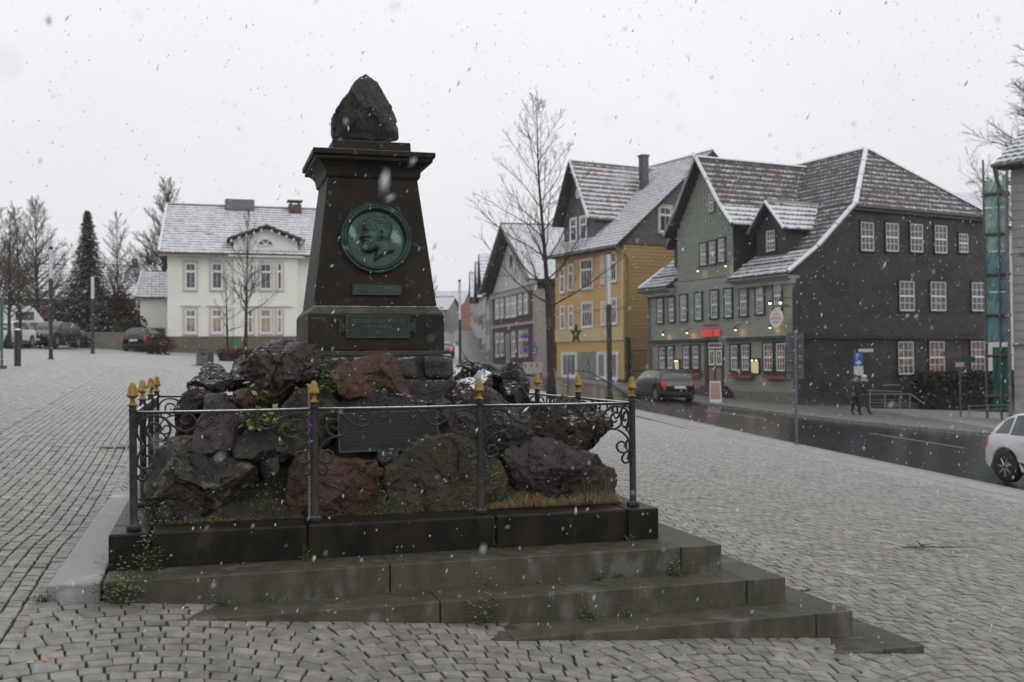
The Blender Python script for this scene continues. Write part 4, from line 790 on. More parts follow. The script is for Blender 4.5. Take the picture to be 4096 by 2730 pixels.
def fwin(rects, yy, T, *a, **k):
    for q in rects:
        x0, z1 = gh.pf(q[0], q[1], yy); x1, z0 = gh.pf(q[2], q[3], yy); window(gh, T, x0, z0, x1, z1, *a, **k)
cv = lambda a, b, c, d: (2600+a/3.137, 950+b/3.137, 2600+c/3.137, 950+d/3.137)
fwin([cv(*q) for q in ((97, 782, 165, 1070), (242, 765, 308, 1055), (390, 735, 465, 1045), (575, 708, 652, 1030), (770, 682, 855, 1010), (945, 660, 1028, 998), (1135, 632, 1222, 980), (1338, 602, 1430, 957), (1560, 570, 1652, 900))], -.14, Tu, dgreen, 3, (.5,), .10, pane=wcurt)
fwin([cv(*q) for q in ((640, 90, 715, 345), (755, 62, 830, 325), (868, 28, 945, 300))], -.04, gh.front(-.02), dgreen, 3, (.5,), .09, pane=wcurt)
x0, z1 = gh.pf(2500+485/1.425, 550+325/1.425); x1, z0 = gh.pf(2500+512/1.425, 550+420/1.425); window(gh, gh.front(-.02), x0, z0, x1, z1, green, 2, (.5,), .08, o0=.05)
cw_ = lambda a, b, c, d: (2500+a/3.361, 1280+b/3.361, 2500+c/3.361, 1280+d/3.361)
fwin([cw_(*q) for q in ((470, 375, 545, 655), (582, 370, 655, 655), (792, 360, 870, 655), (918, 355, 998, 655))], -.04, Tf, dgreen, 3, (.5,), .10)
fwin([cw_(*q) for q in ((1430, 345, 1520, 680), (1575, 338, 1675, 680), (1870, 325, 1990, 685), (2040, 318, 2160, 690))], -.04, Tf, dgreen, 3, (.5,), .11, pane=wwarm)
for q in (((3568, 887), (3624, 1004)),) if False else ():
    pass
cs_ = lambda a, b, c, d: (3100+a/1.3635, 550+b/1.3635, 3100+c/1.3635, 550+d/1.3635)
for k, q in enumerate(((470, 460, 543, 622), (606, 465, 678, 625), (740, 470, 810, 628), (873, 478, 942, 634), (1005, 524, 1057, 631), (680, 782, 765, 948), (850, 786, 936, 948), (1075, 790, 1157, 949), (675, 1115, 762, 1292), (846, 1113, 931, 1288), (1072, 1112, 1152, 1283))):
    a, b_, c, d_ = cs_(*q); lo = k > 7; xx = W+.14 if lo else W+.22
    y0, z1 = gh.ps(a, b_, xx); y1, z0 = gh.ps(c, d_, xx); window(gh, gh.side(W+.06) if lo else Ts, y0, z0, y1, z1, mt('black_trim', (.012, .012, .012)), 3, (.5,), .08, pane=wwarm if lo else wglass, o0=.02)
# door, steps, flower boxes, lamps, menu boxes
dx0, dz1 = gh.pf(2500+1135/3.361, 1280+310/3.361); dx1, dz0 = gh.pf(2500+1325/3.361, 1280+860/3.361)
dr = MB().box(dx0-.1, dx1+.1, -.05, .0, dz0-.1, dz1+.12).obj('door', dgreen, gh.root)
brownw = mt('brown_wood', (.10, .055, .035), (.07, .04, .028), scale=6, rough=.6); MB().box(dx0-.34, dx0-.11, -.10, 0, -.4, dz1+.15).obj('door_pillar', brownw, gh.root)
xm = (dx0+dx1)/2; zt2 = dz1-.38
for a, b_ in ((dx0, xm-.03), (xm+.03, dx1)):
    window(gh, gh.front(0), a+.04, dz0+.95, b_-.04, zt2, None, 2, (), 0, .07, pane=wwarm, mun=1, o0=.06, name='door_window')
    MB().box(a+.06, b_-.06, -.085, -.05, dz0+.12, dz0+.82).obj('door_panel', mt('tan_panel', (.22, .17, .11), rough=.6), gh.root)
window(gh, gh.front(0), dx0+.02, zt2+.08, dx1-.02, dz1, None, 5, (), 0, .05, pane=wglass, mun=1, o0=.06, name='fanlight')
for k in range(3): MB().box(dx0-.5-.05*k, dx1+.4+.25*k, -.45-.3*k, 0, dz0-.25-.17*k, dz0-.1-.17*k).obj('door_step', mt('step_brown', (.09, .075, .065), (.06, .05, .045), scale=6, rough=.6), gh.root)
flower = mt('red_flowers', (.11, .018, .018), (.05, .018, .015), scale=18, rough=.7); leafd = mt('box_leaves', (.03, .06, .02), (.05, .08, .03), scale=10, rough=.7); terra = mt('terracotta', (.20, .06, .03), rough=.7)
for a0, a1, zz in ((430, 650, 680), (760, 1000, 690), (1400, 1690, 710), (1850, 2160, 720)):
    x0, z = gh.pf(2500+a0/3.361, 1280+zz/3.361, -.3); x1, _ = gh.pf(2500+a1/3.361, 1280+zz/3.361, -.3)
    fb = MB().box(x0, x1, -.34, -.10, z-.28, z-.10).obj('flower_box', terra, gh.root); b = MB(); b2 = MB()
    for _ in range(150):
        p = Vector((random.uniform(x0, x1), -.22+random.gauss(0, .06), z-.10+abs(random.gauss(0, .09)))); r_ = random.uniform(.02, .05); (b if random.random() < .6 else b2).add([p+Vector([random.gauss(0, r_) for _ in range(3)]) for _ in range(3)], [(0, 1, 2)])
    b.obj('flowers', flower, fb); b2.obj('leaves', leafd, fb)
warmL = mt('lamp_glow', (.9, .7, .35), emit=(1, .72, .30, 3.0)); blackm = mt('black_metal', (.02, .02, .02), rough=.5)
lampn = []
for (px, py, yy, zt3) in ((2500+510/3.361, 1280+187/3.361, -.45, 0), (2500+832/3.361, 1280+166/3.361, -.45, 0), (2500+1485/3.361, 1280+125/3.361, -.45, 0), (2500+1948/3.361, 1280+95/3.361, -.45, 0), (2600+598/3.137, 950+413/3.137, -.40, 1), (2600+948/3.137, 950+350/3.137, -.40, 1), (2600+1505/3.137, 950+818/3.137, -.9, 2), (2600+1635/3.137, 950+810/3.137, -.9, 2)):
    x, z = gh.pf(px, py, yy); w0 = MB().lathe([(.03, .12), (.05, .08), (.11, .02), (.12, -.02)], (x, yy, z), 10).tube([(x, yy, z+.12), (x, yy+.1, z+.2), (x, -.1, z+.2)], .015, 5).obj('wall_lamp', blackm, gh.root)
    MB().lathe([(.01, -.07), (.045, -.05), (.05, -.01), (.03, .03)], (x, yy, z-.02), 10).obj('bulb', warmL if zt3 < 2 else mt('bulb_bright', (1, .9, .6), emit=(1, .86, .5, 8)), w0, smooth=True)
    if zt3 < 2 or True:
        l = bpy.data.lights.new('lamp_light', 'POINT'); l.energy = 1.6 if zt3 < 2 else 3; l.color = (1, .62, .22); l.shadow_soft_size = .06; lo = link('lamp_light', l, w0); lo.location = (x+.12, yy+.16 if zt3 < 2 else yy, z-.18)
for px, py, w_ in ((2500+705/3.361, 1280+630/3.361, .20), (2500+1755/3.361, 1280+630/3.361, .30)):
    x, z = gh.pf(px, py, -.1); mb = MB().box(x-w_, x+w_, -.14, -.03, z-.36, z+.40).obj('menu_box', dgreen, gh.root)
    MB().box(x-w_+.03, x+w_-.03, -.155, -.142, z-.32, z+.24).obj('menu_page', mt('menu_page', (.55, .5, .33), emit=(1, .82, .45, .22)), mb)
    for q in (-1, 1): MB().lathe([(.01, -.04), (.05, 0), (.02, .03)], (x+q*w_*.5, -.19, z+.30), 8).obj('bulb', warmL, mb)
# lit sign over the door, hanging round sign
signr = mt('neon_red', (.75, .08, .06), emit=(1, .12, .08, .28)); x0, z1 = gh.pf(2600+650/3.137, 950+1165/3.137, -.25); x1, z0 = gh.pf(2600+878/3.137, 950+1245/3.137, -.25)
sg_ = link('door_sign', None, gh.root); sg_.location = ((x0+x1)/2, -.25, (z0+z1)/2)
t_ = text('GLÜCK AUF', .50, signr, sg_, (0, 0, -.02), (pi/2, 0, 0), .04, sx_=(x1-x0)/2.62, name='red_lettering'); t2 = text('RESTAURANT', .19, mt('red_dull', (.35, .06, .06), rough=.5), sg_, (0, 0, .42), (pi/2, 0, 0), .01, name='small_lettering')
MB().box(-(x1-x0)/2, (x1-x0)/2, .05, .20, -.16, -.12).box(-(x1-x0)/2, (x1-x0)/2, .05, .20, .12, .15).obj('sign_rail', blackm, sg_)
x, z = gh.pf(2600+1585/3.137, 950+1018/3.137, -.9)
hs = link('hanging_sign', None, gh.root); hs.location = (x, -.9, z); redp = mt('sign_red', (.55, .12, .10), rough=.6)
MB().lathe([(.44, -.03), (.44, .03)], n=36, T=lambda a, b_, c: (a, c, b_*1.0)).obj('sign_disc', mt('sign_white', (.66, .62, .60), rough=.5), hs)
for s_, sz, zz in (('GLÜCK AUF', .17, .0), ('RESTAURANT', .095, -.18), ('· CLAUSTHAL ·', .08, .20)): text(s_, sz, redp, hs, (0, -.034, zz), (pi/2, 0, 0), .003, sx_=.85)
MB().tube([(-.5, 0, .58), (.85, .0, .58)], .018, 5).tube([(0, 0, .58), (0, 0, .42)], .012, 5).tube([(.1, .0, .58), (.1, .8, .58)], .02, 5).tube([(.15, 0, .6), (.0, .75, 1.0)], .01, 4).tube([(-.14, 0, .58), (-.14, 0, .42)], .012, 5).obj('bracket', blackm, hs)

# ---- yellow shop house
yh = House('shop_house', 'ochre yellow boarded house with slate upper gable and white shop front', 'house', 2228, 1514, 72.9, (.49, -.872))
YW, YD = 7.9, 13.8
yel = mt('ochre_paint', (.58, .37, .13), (.53, .335, .115), scale=.8, rough=.6, stretch=(1, 1, 4)); ydark = mt('ochre_shaded_side', (.36, .235, .085), (.32, .205, .072), scale=.8, rough=.6, stretch=(1, 1, 4)); cream = mt('cream_fascia', (.58, .47, .26), (.54, .44, .25), scale=2, rough=.6)  # side ochre is the front paint darkened, shade put into the colour
slatey = mt('slate_grey', (.085, .087, .095), (.065, .067, .075), scale=2.5, rough=.6, bump=.7, bscale=14)
MB().prism([(0, 0, -1), (YW, 0, -1), (YW, YD, -1), (0, YD, -1)], (0, 0, 9.45)).obj('wall', yel, yh.root)
MB().prism([(YW+.01, .0, 8.44), (YW+.01, YD, 8.44), (YW+.01, YD/2+1.2, 13.9), (YW+.01, YD/2-1.2, 13.9)][::1], (.10, 0, 0)).obj('slate_gable', slatey, yh.root)
MB().prism([(.1, .1, 8.4), (.1, YD, 8.4), (.1, YD/2, 14.5)], (YW-.15, 0, 0)).obj('attic_wall', slatey, yh.root)
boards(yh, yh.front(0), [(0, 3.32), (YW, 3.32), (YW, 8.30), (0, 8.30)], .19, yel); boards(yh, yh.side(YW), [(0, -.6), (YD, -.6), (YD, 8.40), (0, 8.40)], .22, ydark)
for x in (0, YW-.12): MB().box(x, x+.14, -.07, 0, 2.5, 8.3).obj('corner_board', cream, yh.root)
MB().box(-.05, YW+.05, -.10, 0, 2.46, 3.30).obj('shop_fascia', cream, yh.root); MB().box(-.02, YW+.02, -.08, 0, 4.42, 4.52).obj('string_course', mt('ochre_trim', (.42, .33, .18), rough=.6), yh.root)
MB().box(-.05, YW+.05, -.07, 0, -.4, .02).obj('plinth', mt('red_granite', (.16, .09, .06), (.10, .06, .045), scale=8, rough=.5), yh.root)
cy2 = lambda a, b, c, d: (2200+a/1.567, 550+b/1.567, 2200+c/1.567, 550+d/1.567)
def ywin(q, cols=2, rows=(.66,), mun=1, pane=None, cw=.05, fw_=.09):
    x0, z1 = yh.pf(q[0], q[1]); x1, z0 = yh.pf(q[2], q[3]); window(yh, yh.front(0), x0, z0, x1, z1, wfr, cols, rows, cw, fw_, pane=pane or wcurt, mun=mun)
for q in ((68, 820, 95, 975), (120, 800, 150, 960), (325, 745, 345, 920), (385, 725, 422, 905), (70, 1062, 97, 1203), (122, 1057, 150, 1197), (328, 1030, 348, 1178), (388, 1012, 425, 1170)): ywin(cy2(*q))
for q in ((196, 772, 272, 950), (203, 1040, 273, 1190)): ywin(cy2(*q), 4)
x0, z1 = yh.pf(*cy2(78, 1350, 0, 0)[:2]); 
for (a, b_, c, d_), cl in (((78, 1352, 170, 1505), 3), ((300, 1350, 352, 1515), 1), ((352, 1350, 430, 1520), 1)): ywin(cy2(a, b_, c, d_), cl, (), 1, mt('shop_glass', (.12, .14, .14), (.22, .25, .24), scale=.7, rough=.08, spec=.8), .05, .14)
x0, z1 = yh.pf(*cy2(178, 1345, 0, 0)[:2]); x1, z0 = yh.pf(*cy2(292, 1520, 0, 0)[:2]); greyd = mt('grey_recess', (.26, .25, .24), (.2, .2, .19), scale=2, rough=.6)
MB().box(x0, x1, -.03, .0, z0, z1).obj('shop_entrance', greyd, yh.root); MB().box(x0+.15, x0+.6, -.05, -.03, z0+.5, z1-.3).obj('poster', mt('poster_grey', (.14, .13, .13), (.3, .3, .3), scale=6), yh.root); MB().box(x0+1.2, x0+1.28, -.06, -.03, z0+.4, z1-.5).obj('door_bar', blackm, yh.root)
x, z = yh.pf(*cy2(172, 1232, 0, 0)[:2]); b = MB(); pin = mt('fir_garland', (.02, .03, .02), (.05, .045, .03), scale=30, rough=.9)
pts = [(.62*cos(pi/2+k*2*pi/5), .62*sin(pi/2+k*2*pi/5)) for k in range(5)]
sr = MB()
for k in range(5):
    a = Vector((*pts[k], 0)); a2 = pi/2+(k+.5)*2*pi/5; 
    for s_ in (-.5, .5): a3 = pi/2+(k+s_)*2*pi/5; sr.tube([(x+.18*cos(a3), -.12, z+.18*sin(a3)), (x+a.x, -.12, z+a.y)], [.07, .06], 6)
sr.obj('christmas_star', pin, yh.root)
roof(yh, [(-.35, -.75, 8.30), (YW+.45, -.75, 8.30), (YW+.45, YD/2, 14.75), (-.35, YD/2, 14.75)], roofw, 300); roof(yh, [(YW+.45, YD+.6, 8.4), (-.35, YD+.6, 8.4), (-.35, YD/2, 14.75), (YW+.45, YD/2, 14.75)], roofw, 0)
caps(yh, (-.35, YD/2, 14.8), (YW+.45, YD/2, 14.8), capm, .09); MB().prism([(YW+.40, -.75, 8.12), (YW+.40, YD/2, 14.5), (YW+.40, YD+.6, 8.2), (YW+.40, YD+.6, 8.4), (YW+.40, YD/2, 14.74), (YW+.40, -.75, 8.30)], (.05, 0, 0)).obj('bargeboard', fasc, yh.root)
roof(yh, [(YW+.5, YD/2-1.6, 13.4), (YW+.5, YD/2+1.6, 13.4), (YW-1.6, YD/2+.05, 15.0), (YW-1.6, YD/2-.05, 15.0)], roofw, 0)
gutter(yh, (-.4, -.82, 8.2), (YW+.4, -.82, 8.2), zinc)
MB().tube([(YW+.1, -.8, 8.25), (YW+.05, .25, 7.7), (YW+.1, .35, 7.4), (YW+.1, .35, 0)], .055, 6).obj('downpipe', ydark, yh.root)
MB().box(-.1, YW+.1, -.5, 0, 8.14, 8.30).obj('eaves_board', slatey, yh.root)
for px, py, px2_, py2 in ((1515, 475, 1542, 535), (1577, 480, 1600, 540)):
    y0, z1 = yh.ps(px*V, py*V, YW+.12); y1, z0 = yh.ps(px2_*V, py2*V, YW+.12); window(yh, yh.side(YW+.10), y0, z0, y1, z1, mt('tan_casing', (.42, .37, .30), rough=.6), 2, (.68,), .16, .08, mun=1, o0=.02)
# its front cross gable
xa, xb, xm_ = .5, 4.2, 2.35
MB().prism([(xa, .35, 8.3), (xb, .35, 8.3), (xb, .35, 10.6), (xm_, .35, 14.1), (xa, .35, 10.6)], (0, 4, 0)).obj('cross_gable_wall', slatey, yh.root)
roof(yh, [(xb+.35, -.35, 10.35), (xb+.35, 4.5, 10.35), (xm_, 7, 14.45), (xm_, -.35, 14.45)], roofr, 300); roof(yh, [(xa-.35, 4.5, 10.35), (xa-.35, -.35, 10.35), (xm_, -.35, 14.45), (xm_, 7, 14.45)], roofr, 0)
caps(yh, (xb+.35, -.36, 10.4), (xm_, -.36, 14.5), verge, .10); caps(yh, (xm_, -.35, 14.5), (xm_, 6.8, 14.5), capm, .08); caps(yh, (xa-.35, -.36, 10.3), (xm_, -.36, 14.45), fasc, .09)
for a, z0, r_ in ((1.4, 9.2, .33), (2.6, 9.2, .33)): window(yh, yh.front(.35), a, z0, a+.7, z0+1.5, wfr, 2, (.66,), .1, .07, mun=1, o0=.03)
MB().lathe([(.30, 0), (.26, .05), (.2, .06)], (0, 0, 0), 16, T=lambda a, b_, c: (xm_+a, .33-c, 12.4+b_*1.5)).obj('oval_window', wfr, yh.root)
brick = mt('chimney_brick', (.095, .055, .045), (.07, .042, .036), scale=5, rough=.8, bump=.5, bscale=20, snow=.5)
for x, y, z0, z1, w_, m_ in ((3.9, 4.6, 12.0, 14.9, .24, slatey), (-2.6, 7.0, 9.2, 11.6, .6, brick)):
    MB().box(x-w_, x+w_, y-w_, y+w_, z0, z1).box(x-w_-.06, x+w_+.06, y-w_-.06, y+w_+.06, z1, z1+.12).obj('chimney', m_, yh.root) if x > 0 else None

# ---- dark red brick house across the side street
bh = House('brick_house', 'dark red brick house with white half-timbered gable and pale corner post', 'house', 1970, 1464, 103, (.256, -.967))
BW_, BD = 15.6, 12
brk = mt('dark_red_brick', (.085, .028, .026), (.065, .024, .023), scale=2, rough=.75, bump=.3, bscale=25); pale = mt('pale_stone', (.34, .32, .30), (.28, .265, .25), scale=2, rough=.7); wht = mt('white_gable', (.52, .52, .51), (.46, .46, .45), scale=1, rough=.7)
MB().prism([(0, 0, -1), (BW_, 0, -1), (BW_, BD, -1), (0, BD, -1)], (0, 0, 7.7)).obj('wall', brk, bh.root)
MB().prism([(0, .05, 6.9), (BW_, .05, 6.9), (BW_/2, .05, 12.4)], (0, BD-.1, 0)).obj('gable_wall', wht, bh.root)
MB().box(-.1, BW_+.1, -.18, 0, 6.35, 6.75).obj('cornice', pale, bh.root); MB().box(-.1, BW_+.1, -.12, 0, 3.55, 3.80).obj('string_course', pale, bh.root); MB().box(-.05, BW_+.05, -.08, 0, -.6, .25).obj('plinth', mt('dark_plinth', (.07, .06, .055), rough=.7), bh.root)
MB().box(BW_-.9, BW_+.08, -.10, .9, -.8, 6.4).obj('corner_post', pale, bh.root); MB().box(-.1, .35, -.1, .3, -.8, 6.4).obj('corner_post', pale, bh.root); MB().box(BW_+.0, BW_+.12, BD-.6, BD, 1, 6.4).obj('corner_post', pale, bh.root)
roof(bh, [(BW_+.7, -1.1, 7.15), (BW_+.7, BD+.5, 7.15), (BW_/2, BD+.5, 12.75), (BW_/2, -1.1, 12.75)], roofw, 300, .3, .4); roof(bh, [(-.7, BD+.5, 7.15), (-.7, -1.1, 7.15), (BW_/2, -1.1, 12.75), (BW_/2, BD+.5, 12.75)], roofw, 0, .3, .4)
for sg, xe in ((-1, -.7), (1, BW_+.7)): MB().prism([(xe, -1.12, 6.9), (BW_/2, -1.12, 12.4), (BW_/2, -1.12, 12.74), (xe, -1.12, 7.24)][::sg], (0, .3, 0)).obj('bargeboard', mt('brown_barge', (.15, .12, .10), (.1, .085, .07), scale=4), bh.root)
caps(bh, (BW_/2, -1.1, 12.8), (BW_/2, BD, 12.8), capm, .1)
cb = lambda a, b, c, d: (1750+a/3.137, 1050+b/3.137, 1750+c/3.137, 1050+d/3.137)
for q in ((735, 470, 780, 705), (795, 460, 840, 695), (865, 450, 915, 690), (925, 440, 1000, 680), (1025, 415, 1070, 650), (1095, 400, 1145, 640), (740, 900, 780, 1185), (800, 900, 840, 1175), (940, 895, 985, 1185), (1030, 870, 1075, 1185), (1090, 865, 1140, 1180)):
    a, b_, c, d_ = cb(*q); x0, z1 = bh.pf(a, b_); x1, z0 = bh.pf(c, d_); window(bh, bh.front(0), x0, z0, x1, z1, pale, 2, (.66,), .14, .12, pane=wcurt, mun=1)
x0, z1 = bh.pf(*cb(862, 900, 0, 0)[:2]); x1, z0 = bh.pf(*cb(915, 1265, 0, 0)[:2]); MB().box(x0, x1, -.06, 0, z0, z1).obj('door', mt('door_grey', (.20, .21, .22), rough=.5), bh.root)
MB().box(BW_/2-1, BW_/2-.2, -.0, .05, 8.2, 10).box(BW_/2+.2, BW_/2+1, -.0, .05, 8.2, 10).obj('gable_window', wcurt, bh.root)
for z in (1.2, 4.4): window(bh, bh.side(BW_), BD-2.6, z, BD-1.7, z+1.9, pale, 2, (.66,), .14, .1, mun=1)
MB().box(BW_/2-.7, BW_/2+.6, 5, 6.2, 12, 14.3).obj('chimney', brick, bh.root)

# ---- white villa on the far side of the square
wh = House('white_villa', 'large white two-storey boarded villa with snow-dusted red tile roof', 'house', 670, 1390, 72, (.953, .301))
WW, WD = 13.0, 10
whb = mt('cream_white_boards', (.76, .77, .70), (.71, .72, .65), scale=.7, rough=.55); whs = mt('sandstone_base', (.14, .125, .08), (.10, .09, .06), scale=3, rough=.8, bump=.5, bscale=15); pinkc = mt('pinkish_casing', (.50, .45, .43), rough=.6)
MB().prism([(0, 0, -1.2), (WW, 0, -1.2), (WW, WD, -1.2), (0, WD, -1.2)], (0, 0, 7.4)).obj('wall', whb, wh.root)
MB().box(-.06, WW+.06, -.08, .05, -1.2, .72).obj('stone_base', whs, wh.root)
boards(wh, wh.front(0), [(0, .74), (WW, .74), (WW, 6.1), (0, 6.1)], .20, whb)
rx0, rx1 = 4.35, 8.65
MB().box(rx0, rx1, -.30, 0, -1.2, 6.7).obj('risalit_wall', whb, wh.root); boards(wh, wh.front(-.30), [(rx0, .74), (rx1, .74), (rx1, 6.5), (rx0, 6.5)], .20, whb); MB().box(rx0-.04, rx1+.04, -.37, -.3, -1.2, .72).obj('stone_base', whs, wh.root)
MB().prism([(rx0, -.30, 6.5), (rx1, -.30, 6.5), (rx1, -.30, 7.35), (6.5, -.30, 8.15), (rx0, -.30, 7.35)], (0, 3, 0)).obj('risalit_gable', whb, wh.root)
MB().box(rx0-.1, rx1+.1, -.42, -.3, 6.42, 6.54).obj('string_course', whb, wh.root)
for sg, xe in ((-1, rx0-.45), (1, rx1+.45)):
    MB().prism([(xe, -.85, 7.30), (6.5, -.85, 8.28), (6.5, -.85, 8.42), (xe, -.85, 7.44)][::sg], (0, 3.6, 0)).obj('risalit_roof', fasc, wh.root)
    for k in range(5): xx = xe+(6.5-xe)*(k+.5)/5.2; MB().box(xx-.06, xx+.06, -.75, -.3, 7.12+(8.1-7.12)*(k+.5)/5.2-.05, 7.24+(8.1-7.12)*(k+.5)/5.2).obj('corbel', whb, wh.root)
roofv = tilemat('tile_villa', (.16, .085, .075), (.12, .07, .065), .98)
roof(wh, [(-.55, -.75, 6.35), (WW+.55, -.75, 6.35), (WW+.2, 4.9, 10.35), (-.05, 4.9, 10.35)], roofv, 300, .28, .36); roof(wh, [(WW+.55, WD+.7, 6.35), (-.55, WD+.7, 6.35), (-.05, 4.9, 10.35), (WW+.2, 4.9, 10.35)], roofv, 0, .28, .36)
MB().prism([(.02, .1, 6.3), (.02, WD, 6.3), (.02, 4.9, 10.0)], (.1, 0, 0)).obj('gable_wall', whb, wh.root)
caps(wh, (-.55, -.75, 6.42), (-.05, 4.9, 10.4), verge, .09); caps(wh, (-.05, 4.9, 10.4), (WW+.2, 4.9, 10.4), capm, .08); MB().box(-.5, WW+.5, -.7, 0, 6.18, 6.3).obj('soffit', whb, wh.root); gutter(wh, (-.55, -.8, 6.28), (rx0-.4, -.8, 6.28), mt('copper_gutter', (.10, .04, .03), rough=.5), .07); gutter(wh, (rx1+.4, -.8, 6.28), (WW+.5, -.8, 6.28), mt('copper_gutter', (.1, .04, .03)), .07)
for r_ in [(740, 1052, 785, 1160), (845, 1052, 890, 1160), (740, 1238, 785, 1335), (845, 1238, 890, 1335)]:
    x0, z1 = wh.pf(r_[0], r_[1]); x1, z0 = wh.pf(r_[2], r_[3]); window(wh, wh.front(0), x0, z0, x1, z1, pinkc, 2, (.68,), .13, .10, mun=1, pane=wyel if z0 < 2 else wglass)
    MB().box(x0-.3, x1+.3, -.16, 0, z1+.22, z1+.30).obj('window_hood', whb, wh.root)
for r_ in [(1000, 1052, 1015, 1160), (1040, 1055, 1085, 1160), (1108, 1052, 1128, 1160), (990, 1238, 1012, 1335), (1040, 1238, 1085, 1335), (1108, 1238, 1128, 1335)]:
    x0, z1 = wh.pf(r_[0], r_[1], -.3); x1, z0 = wh.pf(r_[2], r_[3], -.3); window(wh, wh.front(-.3), x0, z0, x1, z1, pinkc, 2 if x1-x0 > .5 else 1, (.68,), .13, .08, mun=1, pane=wyel if z0 < 2 else wglass)
MB().box(rx0+.4, rx1-.4, -.46, -.3, 2.78, 2.86).obj('window_hood', whb, wh.root)
fx, fz = wh.pf(700/1.81+700+0, 0) if False else (wh.pf(1062, 985, -.32)[0], wh.pf(1062, 985, -.32)[1])
b = MB(); b.prism([(fx+.58*cos(t), -.40, fz+.50*sin(t)) for t in np.linspace(0, pi, 13)], (0, .10, 0)); b.obj('lunette_window', wfr, wh.root)
for t0, t1 in ((.12, .9), (1.05, 2.09), (2.24, 3.02)): MB().prism([(fx+.1*cos((t0+t1)/2), -.42, fz+.06+.1*sin((t0+t1)/2))]+[(fx+.47*cos(t), -.42, fz+.04+.40*sin(t)) for t in np.linspace(t0, t1, 5)], (0, .018, 0)).obj('lunette_pane', wglass, wh.root)
x0, z0 = wh.pf(834, 952, 1.9); MB().box(x0-.3, x0+.35, 1.4, 2.3, z0-.25, z0+.35).obj('skylight', mt('skylight_snow', (.6, .62, .65)), wh.root)
x0, z0 = wh.pf(917, 820, 4.9); x1, _ = wh.pf(1010, 820, 4.9); MB().box(x0-.3, x1+.1, 4.3, 5.5, z0-.4, z0+.35).obj('roof_hatch', zinc, wh.root)
x0, z0 = wh.pf(1182, 850, 4.6); MB().box(x0-.5, x0+.4, 4.2, 5.0, z0-1.2, z0+.55).box(x0-.6, x0+.5, 4.1, 5.1, z0+.75, z0+.85).box(x0-.4, x0-.3, 4.3, 4.9, z0+.55, z0+.75).box(x0+.2, x0+.3, 4.3, 4.9, z0+.55, z0+.75).obj('chimney', brick, wh.root)
x, z = wh.pf(700*0+943, 1320, -.4); 
# annexe and garden wall
an = House('garage_annexe', 'low white annexe with snowy roof and dark red door beside the villa', 'house', 561, 1385, 75, (.953, .301))
aw = an.pf(668, 1300)[0]; MB().box(0, aw+.6, 0, 5, -.8, 3.45).obj('wall', whb, an.root); roof(an, [(-.35, -.5, 3.4), (aw+.6, -.5, 3.4), (aw+.6, 2.6, 5.5), (.05, 2.6, 5.5)], roofw, 200); caps(an, (-.35, -.5, 3.45), (.05, 2.6, 5.55), verge, .08); MB().prism([(0, 0, 3.4), (0, 5, 3.4), (0, 2.6, 5.3)], (.1, 0, 0)).obj('gable', whb, an.root)
x0, z1 = an.pf(576, 1313); x1, z0 = an.pf(660, 1360); MB().box(x0, x1, -.05, 0, z0-.8, z1).obj('garage_door', mt('dark_red_door', (.12, .01, .015), rough=.5), an.root)
gw = House('garden_wall', 'grey rendered garden wall between the spruce and the annexe', 'wall', 330, 1413, 70, (.98, .2)); L_ = gw.pf(560, 1400)[0]
wallm = mt('grey_render', (.20, .185, .155), (.14, .13, .105), scale=.8, rough=.85, bump=.4, bscale=12); MB().box(0, L_+1.2, 0, .3, -.8, 1.28).obj('wall_body', wallm, gw.root); MB().box(-.1, L_+1.25, -.05, .35, 1.285, 1.36).obj('coping', mt('coping', (.2, .19, .17), snow=.6), gw.root); MB().box(-.3, .1, -.1, .4, -.8, 1.5).obj('gate_post', wallm, gw.root)

# ---- grey boarded house cropped by the right edge
rh = House('grey_boarded_house', 'pale grey boarded house with snowy tiled eaves at right edge', 'house', 4060, 1665, 40, (.623, -.782))
gry = mt('pale_grey_boards', (.31, .30, .285), (.28, .27, .258), scale=.8, rough=.6)
MB().box(0, 9, 0, 8, -1.2, 9.25).obj('wall', gry, rh.root); boards(rh, rh.front(0), [(0, .1), (9, .1), (9, 9.2), (0, 9.2)], .345, gry)
for z in (2.25+.35, 6.0): MB().box(-.03, 9, -.08, 0, z+.02, z+.10).obj('drip_board', mt('grey_trim', (.12, .115, .11), rough=.7), rh.root)
roof(rh, [(-.35, -.6, 9.45), (9.5, -.6, 9.45), (9.5, 4, 12.6), (-.35, 4, 12.6)], roofs, 200, .3, .38); MB().box(-.3, 9.4, -.55, .0, 9.25, 9.40).obj('soffit', fasc, rh.root); gutter(rh, (-.4, -.7, 9.38), (9.4, -.7, 9.38), zinc, .08)
MB().prism([(-.02, 0, 9.2), (-.02, 8, 9.2), (-.02, 4, 12.5)], (.1, 0, 0)).obj('gable_wall', gry, rh.root)
MB().tube([(-.3, -.7, 9.35), (-.32, -.5, 8.9), (-.30, -.3, 8.6), (-.1, -.2, 8.2), (-.08, -.15, 0)], .06, 6).obj('downpipe', zinc, rh.root)
